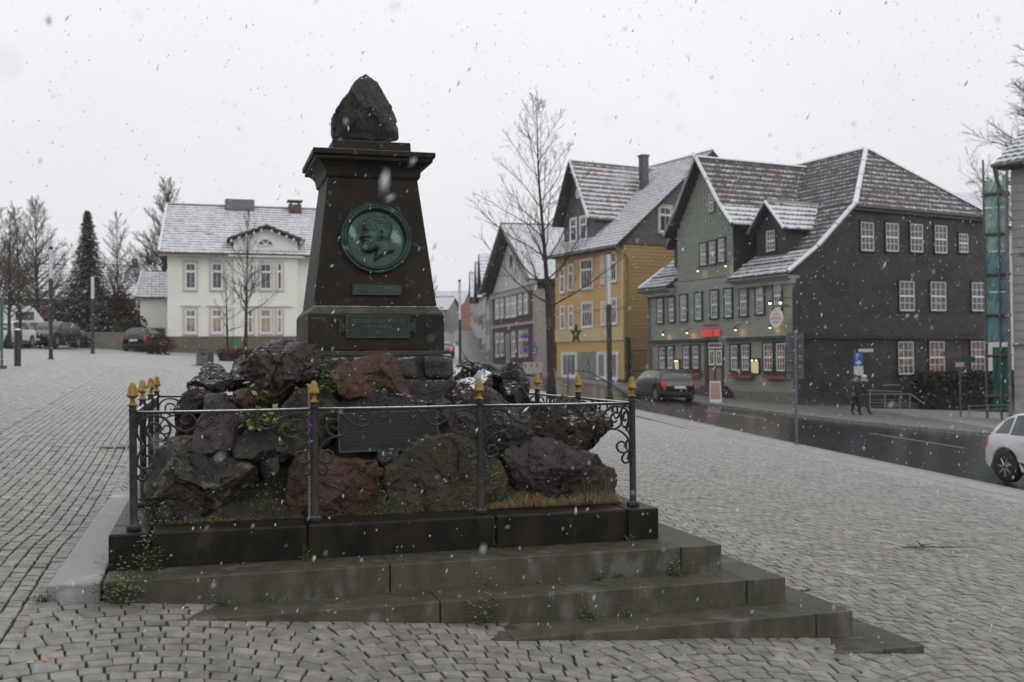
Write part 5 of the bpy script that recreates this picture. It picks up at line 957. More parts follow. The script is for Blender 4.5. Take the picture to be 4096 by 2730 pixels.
# scaffold with netting between the two houses
sc = House('scaffold', 'metal scaffold wrapped in torn green netting between two houses', 'scaffold', 3948, 1668, 46, (.91, -.41)); w_ = sc.pf(4042, 1600)[0]; H_ = sc.pf(3948, 640)[1]
steel = mt('scaffold_steel', (.14, .13, .12), (.09, .085, .08), scale=5, rough=.6); netg = mt('net_green', (.012, .12, .085), (.02, .17, .13), scale=2.5, rough=.6, bump=.6, bscale=3); nett = mt('net_teal', (.19, .38, .39), (.13, .31, .30), scale=1.5, rough=.6, bump=.5, bscale=3); netp = mt('net_skylit', (.46, .60, .57), (.26, .46, .40), scale=3, rough=.6, bump=.5, bscale=3)  # pale top netting: sky shining through is put into its colour
for x in (0, w_*.62, w_): 
    for y in (0, .8): MB().tube([(x, y, -.4), (x, y, H_)], .05, 6).obj('standard', steel, sc.root)
for k in range(6):
    z = .9+k*1.75
    for y in (0, 1.0): MB().tube([(-.1, y, z), (w_+.1, y, z)], .035, 5).obj('ledger', steel, sc.root)
    MB().box(0, w_, .05, .95, z-.1, z-.04).obj('deck_board', brownw, sc.root)
for z0, z1, m_, x0 in ((.2, 3.0, netg, .25), (3.2, 5.35, nett, .05), (5.4, 7.1, nett, .0), (7.15, 9.0, netp, .0), (9.05, 10.2, netp, .05)):
    b = MB(); n = 9; vs = []
    for i_ in range(n):
        for j_ in range(6): vs.append((x0+(w_-x0)*i_/(n-1), .12+.08*noise.noise(Vector((i_*.7, j_*.9+z0, 3))), z0+(min(z1, H_)-z0)*j_/5+.04*noise.noise(Vector((i_*1.1, z0, j_))) ))
    b.add(vs, [(i_*6+j_, (i_+1)*6+j_, (i_+1)*6+j_+1, i_*6+j_+1) for i_ in range(n-1) for j_ in range(5)]); b.obj('netting', m_, sc.root)
# snowy roof behind the slate house
bk = House('rear_house', 'house behind the slate gable showing only its snow-covered roof', 'house', 3700, 1500, 75, (.98, .2)); zz0 = bk.pf(3800, 870)[1]; zz1 = bk.pf(3800, 742)[1]
MB().box(0, 9, 0, 6, -2, zz0-.3).obj('wall', wht, bk.root); roof(bk, [(-.3, -.4, zz0-.6), (9, -.4, zz0-.6), (9, 3, zz1), (-.3, 3, zz1)], tilemat('tile_all_snow', (.3, .2, .2), (.3, .2, .2), 1.45), 200, .3, .4)

# ------------------------------------------------------------------ further houses along the street and behind the trees
def far_house(label, x, y, L_, Dp, H_, RH, ang, wall, rf, rows=2, cols=4, group=None, z=None, gable=False, name='street_house'):
    """ang: world angle of the facade's left-to-right direction; gable: the gable faces the street"""
    class o(House):
        def __init__(s): s.O = Vector((x, y, g(x, y) if z is None else z)); s.ex = Vector((cos(ang), sin(ang), 0)); s.ey = Vector((-s.ex.y, s.ex.x, 0)); s.root = thing(name, label, 'house', s.O, ang, group)
    h = o(); MB().box(0, L_, 0, Dp, -3, H_).obj('wall', wall, h.root)
    if gable:
        MB().prism([(0, .02, H_), (L_, .02, H_), (L_/2, .02, H_+RH)], (0, Dp-.04, 0)).obj('gable_wall', wall, h.root)
        roof(h, [(L_+.4, -.5, H_-.3), (L_+.4, Dp+.4, H_-.3), (L_/2, Dp+.4, H_+RH+.1), (L_/2, -.5, H_+RH+.1)], rf, 0, .5, .6); roof(h, [(-.4, Dp+.4, H_-.3), (-.4, -.5, H_-.3), (L_/2, -.5, H_+RH+.1), (L_/2, Dp+.4, H_+RH+.1)], rf, 0, .5, .6)
    else:
        MB().prism([(0.02, 0, H_), (0.02, Dp, H_), (0.02, Dp/2, H_+RH)], (L_-.04, 0, 0)).obj('gable_wall', wall, h.root)
        roof(h, [(-.4, -.5, H_-.25), (L_+.4, -.5, H_-.25), (L_+.4, Dp/2, H_+RH+.1), (-.4, Dp/2, H_+RH+.1)], rf, 0, .5, .6); roof(h, [(L_+.4, Dp+.5, H_-.25), (-.4, Dp+.5, H_-.25), (-.4, Dp/2, H_+RH+.1), (L_+.4, Dp/2, H_+RH+.1)], rf, 0, .5, .6)
    for r_ in range(rows):
        for c_ in range(cols):
            xx = L_*(c_+.5)/cols; zz = .9+r_*(H_-.4)/rows; window(h, h.front(0), xx-.42, zz, xx+.42, zz+1.35, wfr, 2, (.66,), .10, .09, mun=1, pane=wcurt)
    MB().box(L_*.3, L_*.3+.6, Dp/2-.3, Dp/2+.3, H_+RH*.6, H_+RH+.9).obj('chimney', brick, h.root); return h
teal = mt('teal_paint', (.16, .24, .25), rough=.7); tanp = mt('tan_paint', (.30, .23, .15), (.25, .19, .13), scale=1, rough=.7); greyp = mt('grey_paint', (.22, .21, .20), (.17, .16, .155), scale=1, rough=.7); redp2 = mt('brick_red_far', (.26, .10, .07), (.2, .08, .06), scale=1, rough=.8); woodd = mt('dark_boards', (.07, .06, .055), (.1, .085, .07), scale=1, rough=.7)
def facpt(d):                                          # a point on the east side of the street, d metres on from the brick house
    P_ = lerp_poly([(27.6, 92.8), (30.3, 106.3), (33.9, 123), (40.6, 152.3), (56, 216)], 400); dd = np.r_[0, np.cumsum(np.linalg.norm(np.diff(P_, axis=0), axis=1))]
    return np.interp(d, dd, P_[:, 0]), np.interp(d, dd, P_[:, 1])
for k, (d0, L_, H_, RH, m_, rf, gb, lb) in enumerate(((1, 5.5, 6.6, 2.6, teal, roofw, False, 'narrow teal house next to the brick house'), (7.5, 8, 6.8, 3.6, tanp, roofw, True, 'tan gabled house two doors up from the brick house'), (16.5, 10, 5.6, 4.0, woodd, roofw, True, 'dark wooden gabled house halfway up the street'), (27.5, 9, 5.8, 3.4, tanp, roofw, False, 'tan house in the haze halfway up the street'), (38, 11, 5.6, 3.6, greyp, roofw, False, 'grey snowy-roofed house far up the street'), (51, 12, 5.8, 3.6, greyp, roofw, True, 'grey gabled house far up the hazy street'), (66, 12, 6, 3.6, tanp, roofw, False, 'pale tan house near the top of the street'), (82, 14, 6, 4, redp2, roofw, False, 'last reddish house on the right side of the street'))):
    p0, p1 = facpt(d0), facpt(d0+L_); far_house(lb, p1[0], p1[1], L_, 9, H_, RH, atan2(p0[1]-p1[1], p0[0]-p1[0]), m_, rf, 2, max(2, int(L_/2.4)), 'houses lining the street uphill', gable=gb)
for k, (px, D, L_, H_, RH, m_, lb) in enumerate(((1812, 225, 12, 4.6, 2.8, redp2, 'red brick house standing highest on the left of the street'), (1762, 205, 9, 3.4, 2.4, greyp, 'small grey house left of the street just beside the pillar'))):
    q = C+(rt*((px-2048)/F)+fh)*D; far_house(lb, q.x-L_*.8, q.y+2, L_, 9, H_, RH, -YAW-.25, m_, roofw, 2, 5, 'houses left of the street uphill')
far_house('brown house with a snowy roof behind the left trees', -22, 96, 11, 9, 3.6, 3.4, .25, redp2, roofw, 1, 5, 'houses behind the left trees', name='distant_house')
far_house('grey-roofed house behind the spruce', -9.5, 112, 10, 9, 4.2, 3.6, .1, woodd, roofw, 2, 4, 'houses behind the left trees', name='distant_house')
far_house('dark house glimpsed between the spruce and the annexe', 2-6, 118, 13, 9, 5.0, 4.6, .25, greyp, roofw, 2, 4, 'houses behind the left trees', name='distant_house')

# ------------------------------------------------------------------ trees
bark = mt('bark_wet', (.026, .024, .018), (.045, .042, .028), scale=5, rough=.8, bump=.6, bscale=30, c3=(.07, .078, .02), s3=1.6, t3=.54, spec=.2); twig = mt('twigs', (.058, .046, .038), (.09, .072, .06), scale=2, rough=.8, spec=.2); twigm = mt('twigs_mid', (.085, .070, .060), (.125, .105, .090), scale=2, rough=.8, spec=.2); twigd = mt('twigs_hazed', (.10, .088, .080), (.15, .135, .125), scale=2, rough=.8, spec=.2)  # palest twig tone has distance haze put into its colour
def bare_tree(label, x, y, H_, r0, seed, fork=.3, spread=.42, nb=26, sub=9, group=None, tm=None, lean=0, z=None, leader=True, twl=1.0, n3=3, gravity=0, thin=1.0):
    R_ = random.Random(seed); t = thing('bare_tree', label, 'tree', (x, y, g(x, y)-.05 if z is None else z), 0, group); tb, cb_ = MB(), MB(); tm = tm or (twigm if group and 'parked' in group else twig)
    def wob(a, d, L_, n, k, curve=0):
        P_, d = [Vector(a)], Vector(d).normalized()
        for i in range(n):
            d = (d+Vector((R_.gauss(0, k), R_.gauss(0, k), R_.gauss(0, k)+curve))).normalized(); P_.append(P_[-1]+d*(L_/n))
        return P_
    tr = wob((0, 0, 0), (lean, 0, 1), H_*.96, 14, .013); rr = [max(r0*(1-.96*(i/14)**.75)*(1.25 if i == 0 else 1), .012) for i in range(15)]; tb.tube(tr, rr, 9)
    def at_(P_, s): i = min(int(s*(len(P_)-1)), len(P_)-2); f = s*(len(P_)-1)-i; return P_[i].lerp(P_[i+1], f), (P_[i+1]-P_[i]).normalized()
    for k in range(nb):
        s = fork+(1-fork)*((k+.3)/nb)**1.05; a, td = at_(tr, s); ang = k*2.4+R_.uniform(-.4, .4); el = R_.uniform(.42, .9)*(1 if s < .65 else 1.3)
        L_ = H_*spread*(1.08-s)**.75*R_.uniform(.8, 1.15)*(1.0 if s > fork+.05 else 1.05); rb = min(r0*.34*(1.12-s), .055)*thin
        B_ = wob(a, (cos(ang)*cos(el), sin(ang)*cos(el), sin(el)), L_, 8, .09, .055-gravity); tb.tube(B_, [max(rb*(1-.85*i/8), .007) for i in range(9)], 5, cap=False)
        for j in range(sub):
            s2 = .18+.8*(j+R_.random())/sub; b_, bd = at_(B_, s2); ax = Vector((R_.gauss(0, 1), R_.gauss(0, 1), R_.gauss(0, .6)+.25)).normalized(); d2 = (bd*.9+ax*.75).normalized(); L2 = L_*.42*(1.15-s2)*R_.uniform(.5, 1.2)*twl
            T_ = wob(b_, d2, L2, 5, .12, .05-gravity); cb_.tube(T_, [max(rb*.34*(1-.7*i/5), .0045*thin) for i in range(6)], 3, cap=False)
            for q in range(n3):
                c_, cdv = at_(T_, R_.uniform(.25, .95)); ax = Vector((R_.gauss(0, 1), R_.gauss(0, 1), R_.gauss(0, .5)+.3)).normalized(); cb_.tube(wob(c_, (cdv+ax*.7), L2*.38*R_.uniform(.5, 1.2), 2, .1, .03-gravity), [.006*thin, .0045*thin, .003*thin], 3, cap=False)
    tb.obj('trunk', bark, t, smooth=True); cb_.obj('crown', tm, t); return t
def wxy(px, D): q = C+(rt*((px-2048)/F)+fh)*D; return q.x, q.y
tx, ty = wxy(2204, 38); bare_tree('tall bare tree with mossy trunk in front of the yellow house', tx, ty, 11.0, .16, 5, .30, .42, 34, 14, n3=4, thin=.75, twl=1.15)
tx, ty = wxy(982, 58); bare_tree('slim bare tree in front of the white villa', tx, ty, 8.4, .13, 8, .30, .34, 34, 12, 'young trees before the villa')
tx, ty = wxy(911, 55); bare_tree('smaller bare sapling left of the slim one at the villa', tx, ty, 4.9, .09, 11, .3, .34, 16, 7, 'young trees before the villa')
tx, ty = wxy(1262, 64); bare_tree('bare sapling half hidden behind the pillar', tx, ty, 5.6, .08, 13, .3, .34, 14, 6, 'young trees before the villa')
tx, ty = wxy(36, 57); bare_tree('bare tree with brown twigs at the far left', tx, ty, 7.6, .12, 14, .22, .36, 44, 15, 'bare trees behind the parked cars', n3=5, thin=1.0)
tx, ty = wxy(80, 59); bare_tree('second bare tree beside the one at the far left', tx, ty, 8.2, .13, 15, .22, .36, 44, 15, 'bare trees behind the parked cars', n3=5, thin=1.0)
tx, ty = wxy(150, 84); bare_tree('broad bare tree between the lamp and the far left', tx, ty, 11.5, .2, 16, .15, .48, 54, 16, 'bare trees behind the parked cars', n3=6, thin=1.4, twl=1.2)
tx, ty = wxy(-30, 90); bare_tree('big bare tree cropped by the left edge', tx, ty, 12.5, .22, 17, .15, .48, 54, 16, 'bare trees behind the parked cars', n3=6, thin=1.4, twl=1.2)
tx, ty = wxy(470, 112); bare_tree('pale bare tree right of the spruce', tx, ty, 13.5, .18, 18, .2, .34, 50, 15, 'bare trees behind the villa', twigd, n3=5, thin=1.5, twl=1.2)
tx, ty = wxy(660, 94); bare_tree('large bare tree rising behind the left end of the villa', tx, ty, 15, .32, 19, .2, .42, 60, 17, 'bare trees behind the villa', n3=7, thin=1.3, twl=1.25)
tx, ty = wxy(600, 120); bare_tree('bare tree filling the gap behind the annexe', tx, ty, 12, .25, 20, .15, .46, 44, 14, 'bare trees behind the villa', n3=6, thin=1.5, twl=1.2)
tx, ty = wxy(1700, 150); bare_tree('distant bare tree just right of the pillar', tx, ty, 13, .3, 21, .25, .4, 26, 12, None, twigd, n3=5, thin=1.8)
tx, ty = wxy(4240, 62); bare_tree('big bare tree reaching in over the right edge', tx, ty, 23, .4, 22, .38, .44, 64, 18, None, twigd, n3=8, gravity=.075, thin=1.1, twl=1.3)
def leafmass(b, c, rx, ry, rz_, n, s0, s1, R_, shell=.5, droop=0):
    for _ in range(n):
        d = Vector((R_.gauss(0, 1), R_.gauss(0, 1), R_.gauss(0, 1))).normalized(); r_ = shell+(1-shell)*R_.random(); p = Vector((c[0]+d.x*rx*r_, c[1]+d.y*ry*r_, c[2]+d.z*rz_*r_)); s = R_.uniform(s0, s1)
        e1 = Vector((R_.gauss(0, 1), R_.gauss(0, 1), R_.gauss(0, .5)-droop)).normalized()*s; e2 = e1.cross(Vector((R_.gauss(0, 1), R_.gauss(0, 1), R_.gauss(0, 1)))).normalized()*s*.55
        b.add([p-e1, p+e2, p+e1, p-e2], [(0, 1, 2, 3)])
needle = mt('spruce_needles', (.046, .064, .034), (.080, .100, .056), scale=1.6, rough=.7, snow=.32, sscale=3, smin=.2, spec=.2)
tx, ty = wxy(350, 76); sp_ = thing('spruce_tree', 'dark green spruce lightly dusted with snow left of the villa', 'tree', (tx, ty, g(tx, ty)-.1)); MB().tube([(0, 0, 0), (0, 0, 4), (0, 0, 9.3)], [.2, .12, .03], 8).obj('trunk', bark, sp_)
b = MB(); R_ = random.Random(4); Hs = 9.7
for k in range(760):
    z = .35+(Hs-.4)*(k/760)**.92; prof_ = (1-z/Hs)**.9; L_ = 2.35*prof_*R_.uniform(.72, 1.12)+.08; an_ = k*2.399+R_.uniform(-.3, .3); nseg = max(3, int(L_*7))
    for i in range(nseg):
        f = (i+.5)/nseg; p = Vector((cos(an_)*L_*f, sin(an_)*L_*f, z-.34*L_*f+.22*L_*f*f*f)); w_ = .17*(1-.5*f)+.03
        for q in range(3):
            e1 = Vector((cos(an_+R_.uniform(-1.1, 1.1)), sin(an_+R_.uniform(-1.1, 1.1)), R_.uniform(-.7, .12))).normalized()*R_.uniform(.13, .26); e2 = e1.cross(Vector((R_.gauss(0, .5), R_.gauss(0, .5), 1))).normalized()*R_.uniform(.04, .085)
            pp = p+Vector((R_.gauss(0, .06), R_.gauss(0, .06), R_.gauss(0, .05))); b.add([pp-e1*.3-e2, pp+e1, pp-e1*.3+e2], [(0, 1, 2)])
b.obj('crown', needle, sp_)
def bush(name, label, x, y, rx, ry, h_, n, m_, s=.12, group=None, z=None):
    t = thing(name, label, 'bush' if 'hedge' not in name else 'hedge', (x, y, g(x, y) if z is None else z), 0, group); R_ = random.Random(n); b = MB(); 
    for k in range(7): leafmass(b, (R_.uniform(-.5, .5)*rx, R_.uniform(-.5, .5)*ry, h_*R_.uniform(.35, .6)), rx*.62, ry*.62, h_*.45, n//7, s*.6, s*1.3, R_, .3)
    b.obj('foliage', m_, t); tb = MB()
    for k in range(5): a_ = k*1.3; tb.tube([(0, 0, -.1), (cos(a_)*rx*.3, sin(a_)*ry*.3, h_*.5), (cos(a_)*rx*.6, sin(a_)*ry*.6, h_*.85)], [.04, .025, .01], 4)
    tb.obj('stems', bark, t); return t
russet = mt('russet_leaves', (.075, .040, .028), (.11, .062, .045), scale=1, rough=.8, spec=.2); dkleaf = mt('dark_leaves', (.022, .026, .014), (.045, .042, .026), scale=1.2, rough=.7, snow=.3, sscale=4, smin=.3, spec=.2)
for px, D, rx, h_, n, m_, lb in ((480, 79, 1.5, 4.6, 2600, russet, 'russet-leaved beech bush right of the spruce'), (530, 84, 1.6, 3.6, 2200, russet, 'russet bush behind the garden wall'), (512, 73, 1.3, 2.4, 1500, dkleaf, 'dark shrub against the annexe wall'), (640, 66, 1.0, 1.3, 1300, russet, 'brown hedge clump in front of the annexe'), (200, 74, 2.2, 1.9, 2200, dkleaf, 'dark shrub behind the black off-roader'), (265, 80, 2.0, 4.0, 2200, mt('olive_grey_leaves', (.06, .058, .04), (.09, .088, .07), scale=1, rough=.8), 'grey-green shrub left of the spruce'), (120, 66, 1.6, 1.0, 1400, russet, 'low brown hedge between the parked cars'), (310, 69, 1.0, .9, 1000, dkleaf, 'low frosted shrub at the end of the garden wall')):
    tx, ty = wxy(px, D); bush('shrub', lb, tx, ty, rx, rx*.8, h_, n, m_, .15, 'shrubs by the garden wall')
# hedges
def hedge(label, p0, p1, h_, w_, n, m_):
    p0, p1 = Vector((*p0, 0)), Vector((*p1, 0)); m = (p0+p1)/2; t = thing('hedge', label, 'hedge', (m.x, m.y, g(m.x, m.y)), atan2(p1.y-p0.y, p1.x-p0.x)); L_ = (p1-p0).length/2; R_ = random.Random(n); b = MB()
    for _ in range(n):
        p = Vector((R_.uniform(-L_, L_), R_.uniform(-w_, w_), h_*R_.random()**.6)); s = R_.uniform(.06, .16); e1 = Vector([R_.gauss(0, 1) for _ in range(3)]).normalized()*s; e2 = e1.cross(Vector([R_.gauss(0, 1) for _ in range(3)])).normalized()*s*.6; b.add([p-e1, p+e2, p+e1, p-e2], [(0, 1, 2, 3)])
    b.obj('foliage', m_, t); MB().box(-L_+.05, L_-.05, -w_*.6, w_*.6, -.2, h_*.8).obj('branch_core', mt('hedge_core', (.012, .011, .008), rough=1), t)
hedge('low dark clipped hedge at the foot of the villa trees', wxy(885, 52), wxy(1250, 58), .55, .3, 2500, russet)
q0, q1 = gh.O+gh.ex*(W+1.5)+gh.ey*6.4, gh.O+gh.ex*(W+1.5)+gh.ey*13.4; hedge('dark ivy hedge in front of the slate house', (q0.x, q0.y), (q1.x, q1.y), 1.9, .5, 5200, dkleaf)

# ------------------------------------------------------------------ vehicles
tyre = mt('tyre', (.012, .012, .012), rough=.7); rimm = mt('alloy', (.45, .45, .46), rough=.3, metal=.7); cglass = mt('car_glass', (.025, .03, .03), (.05, .06, .055), scale=2, rough=.06, spec=.8); redl = mt('tail_lamp', (.40, .015, .015), rough=.25, emit=(1, .05, .03, .15)); redon = mt('tail_lamp_lit', (.6, .02, .02), emit=(1, .06, .03, 2.5)); headl = mt('head_lamp', (.55, .56, .58), rough=.15); platem = mt('number_plate', (.55, .56, .56), rough=.5); plastic = mt('black_plastic', (.015, .015, .016), rough=.6)
def car(label, x, y, head, L_, W_, H_, paint, suv=False, cat='car', name='car', lit=False, group=None, z=None, snow=False):
    t = thing(name, label, cat, (x, y, (g(x, y) if z is None else z)), head, group); ns = 64; T_ = np.linspace(0, 1, ns); I = np.interp
    tt = [0, .012, .04, .10, .30, .60, .72, .85, .95, .985, 1]
    zb = I(T_, tt, np.array([.60, .80, .92, .97, .955, .93, .90, .83, .70, .62, .50])*(1.08 if suv else 1)*H_/1.45*.99)
    zt = I(T_, [0, .03, .055, .10, .17, .28, .42, .55, .63, .72, .77, 1], np.array([0, 0, 1.02, 1.22, 1.39, 1.445, 1.455, 1.42, 1.30, 1.08, 0, 0])*H_/1.45)
    has = zt > zb+.02; zt = np.where(has, zt, zb+.025); wb = I(T_, [0, .02, .07, .2, .5, .75, .9, .97, 1], np.array([.70, .80, .87, .90, .915, .905, .86, .76, .62])*W_/1.82)
    wr = np.where(has, wb-.11-(zt-zb)*.36, wb*.86); zs = I(T_, [0, .02, .08, .9, .98, 1], [.36, .28, .20, .20, .26, .34])*(1.15 if suv else 1)
    rw = .32*H_/1.45*(1.08 if suv else 1.0); xr, xf = .175, .815; V_ = np.zeros((ns, 11, 3))
    for i in range(ns):
        w, a, b_, c_, z0 = wb[i], zb[i], zt[i], wr[i], zs[i]; X = (T_[i]-.5)*L_; ar = 0
        for xc in (xr, xf):
            dx = abs(T_[i]-xc)*L_
            if dx < rw+.07: ar = max(ar, rw+sqrt((rw+.07)**2-dx**2))
        side = [(0, z0), (w*.80, z0), (w*.80, max(z0+.01, ar)), (w*.975, max(z0+.06, ar+.0)), (w*1.0, max(z0+.30, ar+.03)), (w*1.0, max(a-.20, ar+.05)), (w*.965, max(a, ar+.07)), (c_+(w*.95-c_)*.12, a+(b_-a)*.90), (c_*.90, b_-.012), (c_*.5, b_+.01), (0, b_+.018)]
        for j, (yy, zz) in enumerate(side): V_[i, j] = (X, yy, zz)
    def surf(ti, j, sg, out=0):                        # a point on the lofted skin
        fi = ti*(ns-1); i = min(int(fi), ns-2); f = fi-i; jj = min(int(j), 9); h_ = j-jj
        p = (V_[i, jj]*(1-h_)+V_[i, jj+1]*h_)*(1-f)+(V_[i+1, jj]*(1-h_)+V_[i+1, jj+1]*h_)*f; p = Vector((p[0], p[1]*sg, p[2]))
        if out:
            q1 = V_[min(i+1, ns-1), jj]-V_[i, jj]; q2 = V_[i, jj+1]-V_[i, jj]; n_ = Vector(np.cross(q1, q2)); n_ = n_.normalized() if n_.length > 1e-9 else Vector((0, 1, 0)); n_.y *= sg
            c0 = Vector((0, 0, .8)); n_ = n_ if n_.dot(p-c0) > 0 else -n_; p += n_*out
        return p
    b = MB(); vs = []; full = np.concatenate([V_, (V_*[1, -1, 1])[:, 1:10][:, ::-1]], 1); m = full.shape[1]; vs = full.reshape(-1, 3)
    fs = [(i*m+j, i*m+(j+1) % m, (i+1)*m+(j+1) % m, (i+1)*m+j) for i in range(ns-1) for j in range(m)]+[tuple(range(m))[::-1], tuple(range((ns-1)*m, ns*m))]
    b.add(vs.tolist(), fs); o = b.obj('body', paint, t, smooth=True)
    try: o.data.set_sharp_from_angle(angle=radians(35))
    except Exception: pass
    def patch(nm, m_, t0, t1, j0, j1, sg, out=.008, sl0=0, sl1=0, n=6, both=False, par=None):
        b = MB(); vs = []
        for i in range(n+1):
            for k in range(5):
                v = k/4; tc_ = t0+(t1-t0)*i/n; tc_ += (sl0*(1-i/n)+sl1*(i/n))*v; vs.append(surf(tc_, j0+(j1-j0)*v, sg, out))
        b.add(vs, [(i*5+k, (i+1)*5+k, (i+1)*5+k+1, i*5+k+1) for i in range(n) for k in range(4)]); return b.obj(nm, m_, par or t, smooth=True)
    for sg in (1, -1):
        patch('side_window', cglass, .43, .66, 6.06, 6.98, sg, .006, 0, -.05); patch('side_window', cglass, .21, .415, 6.06, 6.98, sg, .006, 0, 0); patch('side_window', cglass, .10, .195, 6.10, 6.9, sg, .006, .035, 0)
        patch('windscreen', cglass, .635, .735, 7.3, 10, sg, .004, 0, -.0); patch('rear_window', cglass, .062, .115, 7.3, 10, sg, .004)
        patch('tail_lamp', redon if lit else redl, .004, .045, 5.0, 6.1, sg, .012, 0, .006); patch('head_lamp', headl, .945, .985, 4.9, 6.0, sg, .010, 0, -.01)
        for xc in (.30, .52): h = patch('door_handle', paint, xc-.02, xc+.02, 5.35, 5.55, sg, .03)
        patch('sill', plastic, .27, .73, 3.0, 3.6, sg, .008)
        MB().lathe([(.02, -.04), (.09, 0), (.02, .04)], (.17*L_, 0, 0), 8, T=lambda a, b_, c: (a, sg*(wb[30]+.10)+b_*.5, .98*H_/1.45+c)).obj('mirror', paint, t)
    MB().box(-.5*L_-.012, -.5*L_+.03, -.26, .26, .58*H_/1.45+.02, .58*H_/1.45+.14).obj('number_plate', platem, t); MB().box(.5*L_-.03, .5*L_+.012, -.26, .26, .42, .53).obj('number_plate', platem, t)
    MB().box(-.5*L_-.01, -.5*L_+.1, -.60, .60, .30, .46).obj('bumper', plastic, t, bevel=.02); MB().box(.5*L_-.1, .5*L_+.008, -.45, .45, .30, .40).obj('grille', plastic, t, bevel=.02)
    wt = MB().lathe([(rw*.62, -.10), (rw*.93, -.105), (rw, -.08), (rw, .08), (rw*.93, .105), (rw*.62, .10)], n=28, T=lambda a, b_, c: (a, c, b_)).mesh('tyre', tyre, True)
    rm = MB().lathe([(rw*.64, .0), (rw*.64, .095), (rw*.60, .100), (rw*.58, .03)], n=28, T=lambda a, b_, c: (a, c, b_)); rm.lathe([(.0, .03), (rw*.18, .085), (rw*.12, .095), (.001, .097)], n=12, T=lambda a, b_, c: (a, c, b_))
    for k in range(7):
        a_ = k*2*pi/7; rm.tube([(cos(a_)*rw*.12, .085, sin(a_)*rw*.12), (cos(a_)*rw*.6, .088, sin(a_)*rw*.6)], [.030, .022], 5)
    rmesh = rm.mesh('rim', rimm, False); hubm = MB().lathe([(rw*.6, .0), (rw*.6, .03)], n=20, T=lambda a, b_, c: (a, c, b_)).mesh('brake', plastic)
    for xc in (xr, xf):
        for sg in (1, -1):
            wz = link('wheel', wt, t); wz.location = ((xc-.5)*L_, sg*(wb[20]-.12), rw); wz.rotation_euler = (0, random.random()*6, 0) if sg > 0 else (0, random.random()*6, pi)
            link('rim', rmesh, wz); link('hub', hubm, wz)
    MB().box(-.44*L_, .44*L_, -W_*.40, W_*.40, .18, .5).obj('underbody', plastic, t)
    return t
white = mt('car_white', (.62, .63, .64), (.56, .57, .58), scale=1.2, rough=.25, spec=.6); blk = mt('car_black', (.014, .015, .018), (.026, .027, .03), scale=1.5, rough=.22, spec=.55); silv = mt('car_silver', (.28, .29, .30), rough=.3, spec=.5); grey_ = mt('car_grey', (.10, .11, .12), (.2, .2, .2), scale=3, rough=.3)
zc0 = g(16.4, 10.4)-.12
car('white hatchback on the wet road cropped by the right edge', 17.25, 8.95, atan2(-1, .04), 4.05, 1.74, 1.46, white, z=zc0+.0)
car('black estate car with red tail lights outside the corner house', 21.1, 37.9, atan2(.998, .02), 4.3, 1.80, 1.46, blk, True, z=g(21, 37.7)-.12)
tx, ty = wxy(1782, 112); car('silver car with a lit tail lamp far up the street', tx, ty, atan2(1, .3), 4.3, 1.78, 1.46, silv, lit=True, z=g(tx, ty)-.1)
gp_ = 'cars parked at the left of the square'
tx, ty = wxy(212, 65); car('black off-roader parked behind the left lamp post', tx, ty, atan2(-.97, -.30), 4.6, 1.9, 1.62, blk, True, group=gp_)
tx, ty = wxy(22, 60); car('snow-dusted white car parked behind the bollard', tx, ty, atan2(-.97, -.30), 4.3, 1.78, 1.5, white, group=gp_)
tx, ty = wxy(88, 64); car('grey car parked behind the white one', tx, ty, atan2(-.97, -.34), 4.3, 1.78, 1.5, grey_, group=gp_)
tx, ty = wxy(577, 70); car('small dark car parked by the red garage door', tx, ty, atan2(.95, .3), 3.8, 1.7, 1.5, blk, True, group=gp_)
tx, ty = wxy(20, 70); van = thing('parked_van', 'white van with a red and green panel at the left edge', 'van', (tx, ty, g(tx, ty)), radians(10), gp_)
b = MB().prism([(-2.6, -.95, .35), (2.2, -.95, .35), (2.5, -.95, .9), (2.4, -.95, 1.3), (1.7, -.95, 2.25), (1.4, -.95, 2.4), (-2.6, -.95, 2.4)], (0, 1.9, 0)).obj('body', white, van, bevel=.06)
MB().box(-2.2, -.2, -.965, -.955, 1.5, 2.05).obj('red_panel', mt('van_red', (.5, .07, .03)), van); MB().box(-2.2, -.2, -.965, -.955, .95, 1.45).obj('green_panel', mt('van_green', (.06, .18, .06)), van); MB().box(.6, 1.7, -.965, -.955, 1.45, 2.0).obj('side_window', cglass, van)
for x in (-1.8, 1.6):
    for yy in (-.9, .9): o = link('wheel', MB().lathe([(.2, -.1), (.34, -.1), (.34, .1), (.2, .1)], n=20, T=lambda a, b_, c: (a, c, b_)).mesh('wheel', tyre, True), van); o.location = (x, yy, .34)

# ------------------------------------------------------------------ lamps, signs and other street furniture
lampd = mt('lamp_post_dark', (.018, .019, .022), (.026, .027, .03), scale=5, rough=.4); lampw = mt('lamp_tube_white', (.60, .62, .66), rough=.35); galv = mt('galvanised', (.13, .14, .15), (.10, .105, .11), scale=9, rough=.4, metal=.3); signb = mt('sign_back', (.09, .10, .105), (.075, .082, .088), scale=3, rough=.5)
def lamp(label, px, D, H_, hs_, r):
    x, y = wxy(px, D); t = thing('street_lamp', label, 'street lamp', (x, y, g(x, y)), 0, 'cylindrical street lamps'); MB().lathe([(r*1.5, -.1), (r*1.5, .02), (r, .03), (r, hs_)], n=16).obj('pole', lampd, t); MB().lathe([(r*.92, hs_+.003), (r*.92, H_-.12)], n=16).obj('light_tube', lampw, t, smooth=False)
    for k in range(4): a = k*pi/2+.5; MB().tube([(cos(a)*r*.97, sin(a)*r*.97, hs_), (cos(a)*r*.97, sin(a)*r*.97, H_-.1)], r*.07, 4).obj('rod', galv, t)
    MB().lathe([(r*1.05, H_-.12), (r*1.05, H_-.02), (r*.6, H_)], n=16).obj('cap', lampd, t)
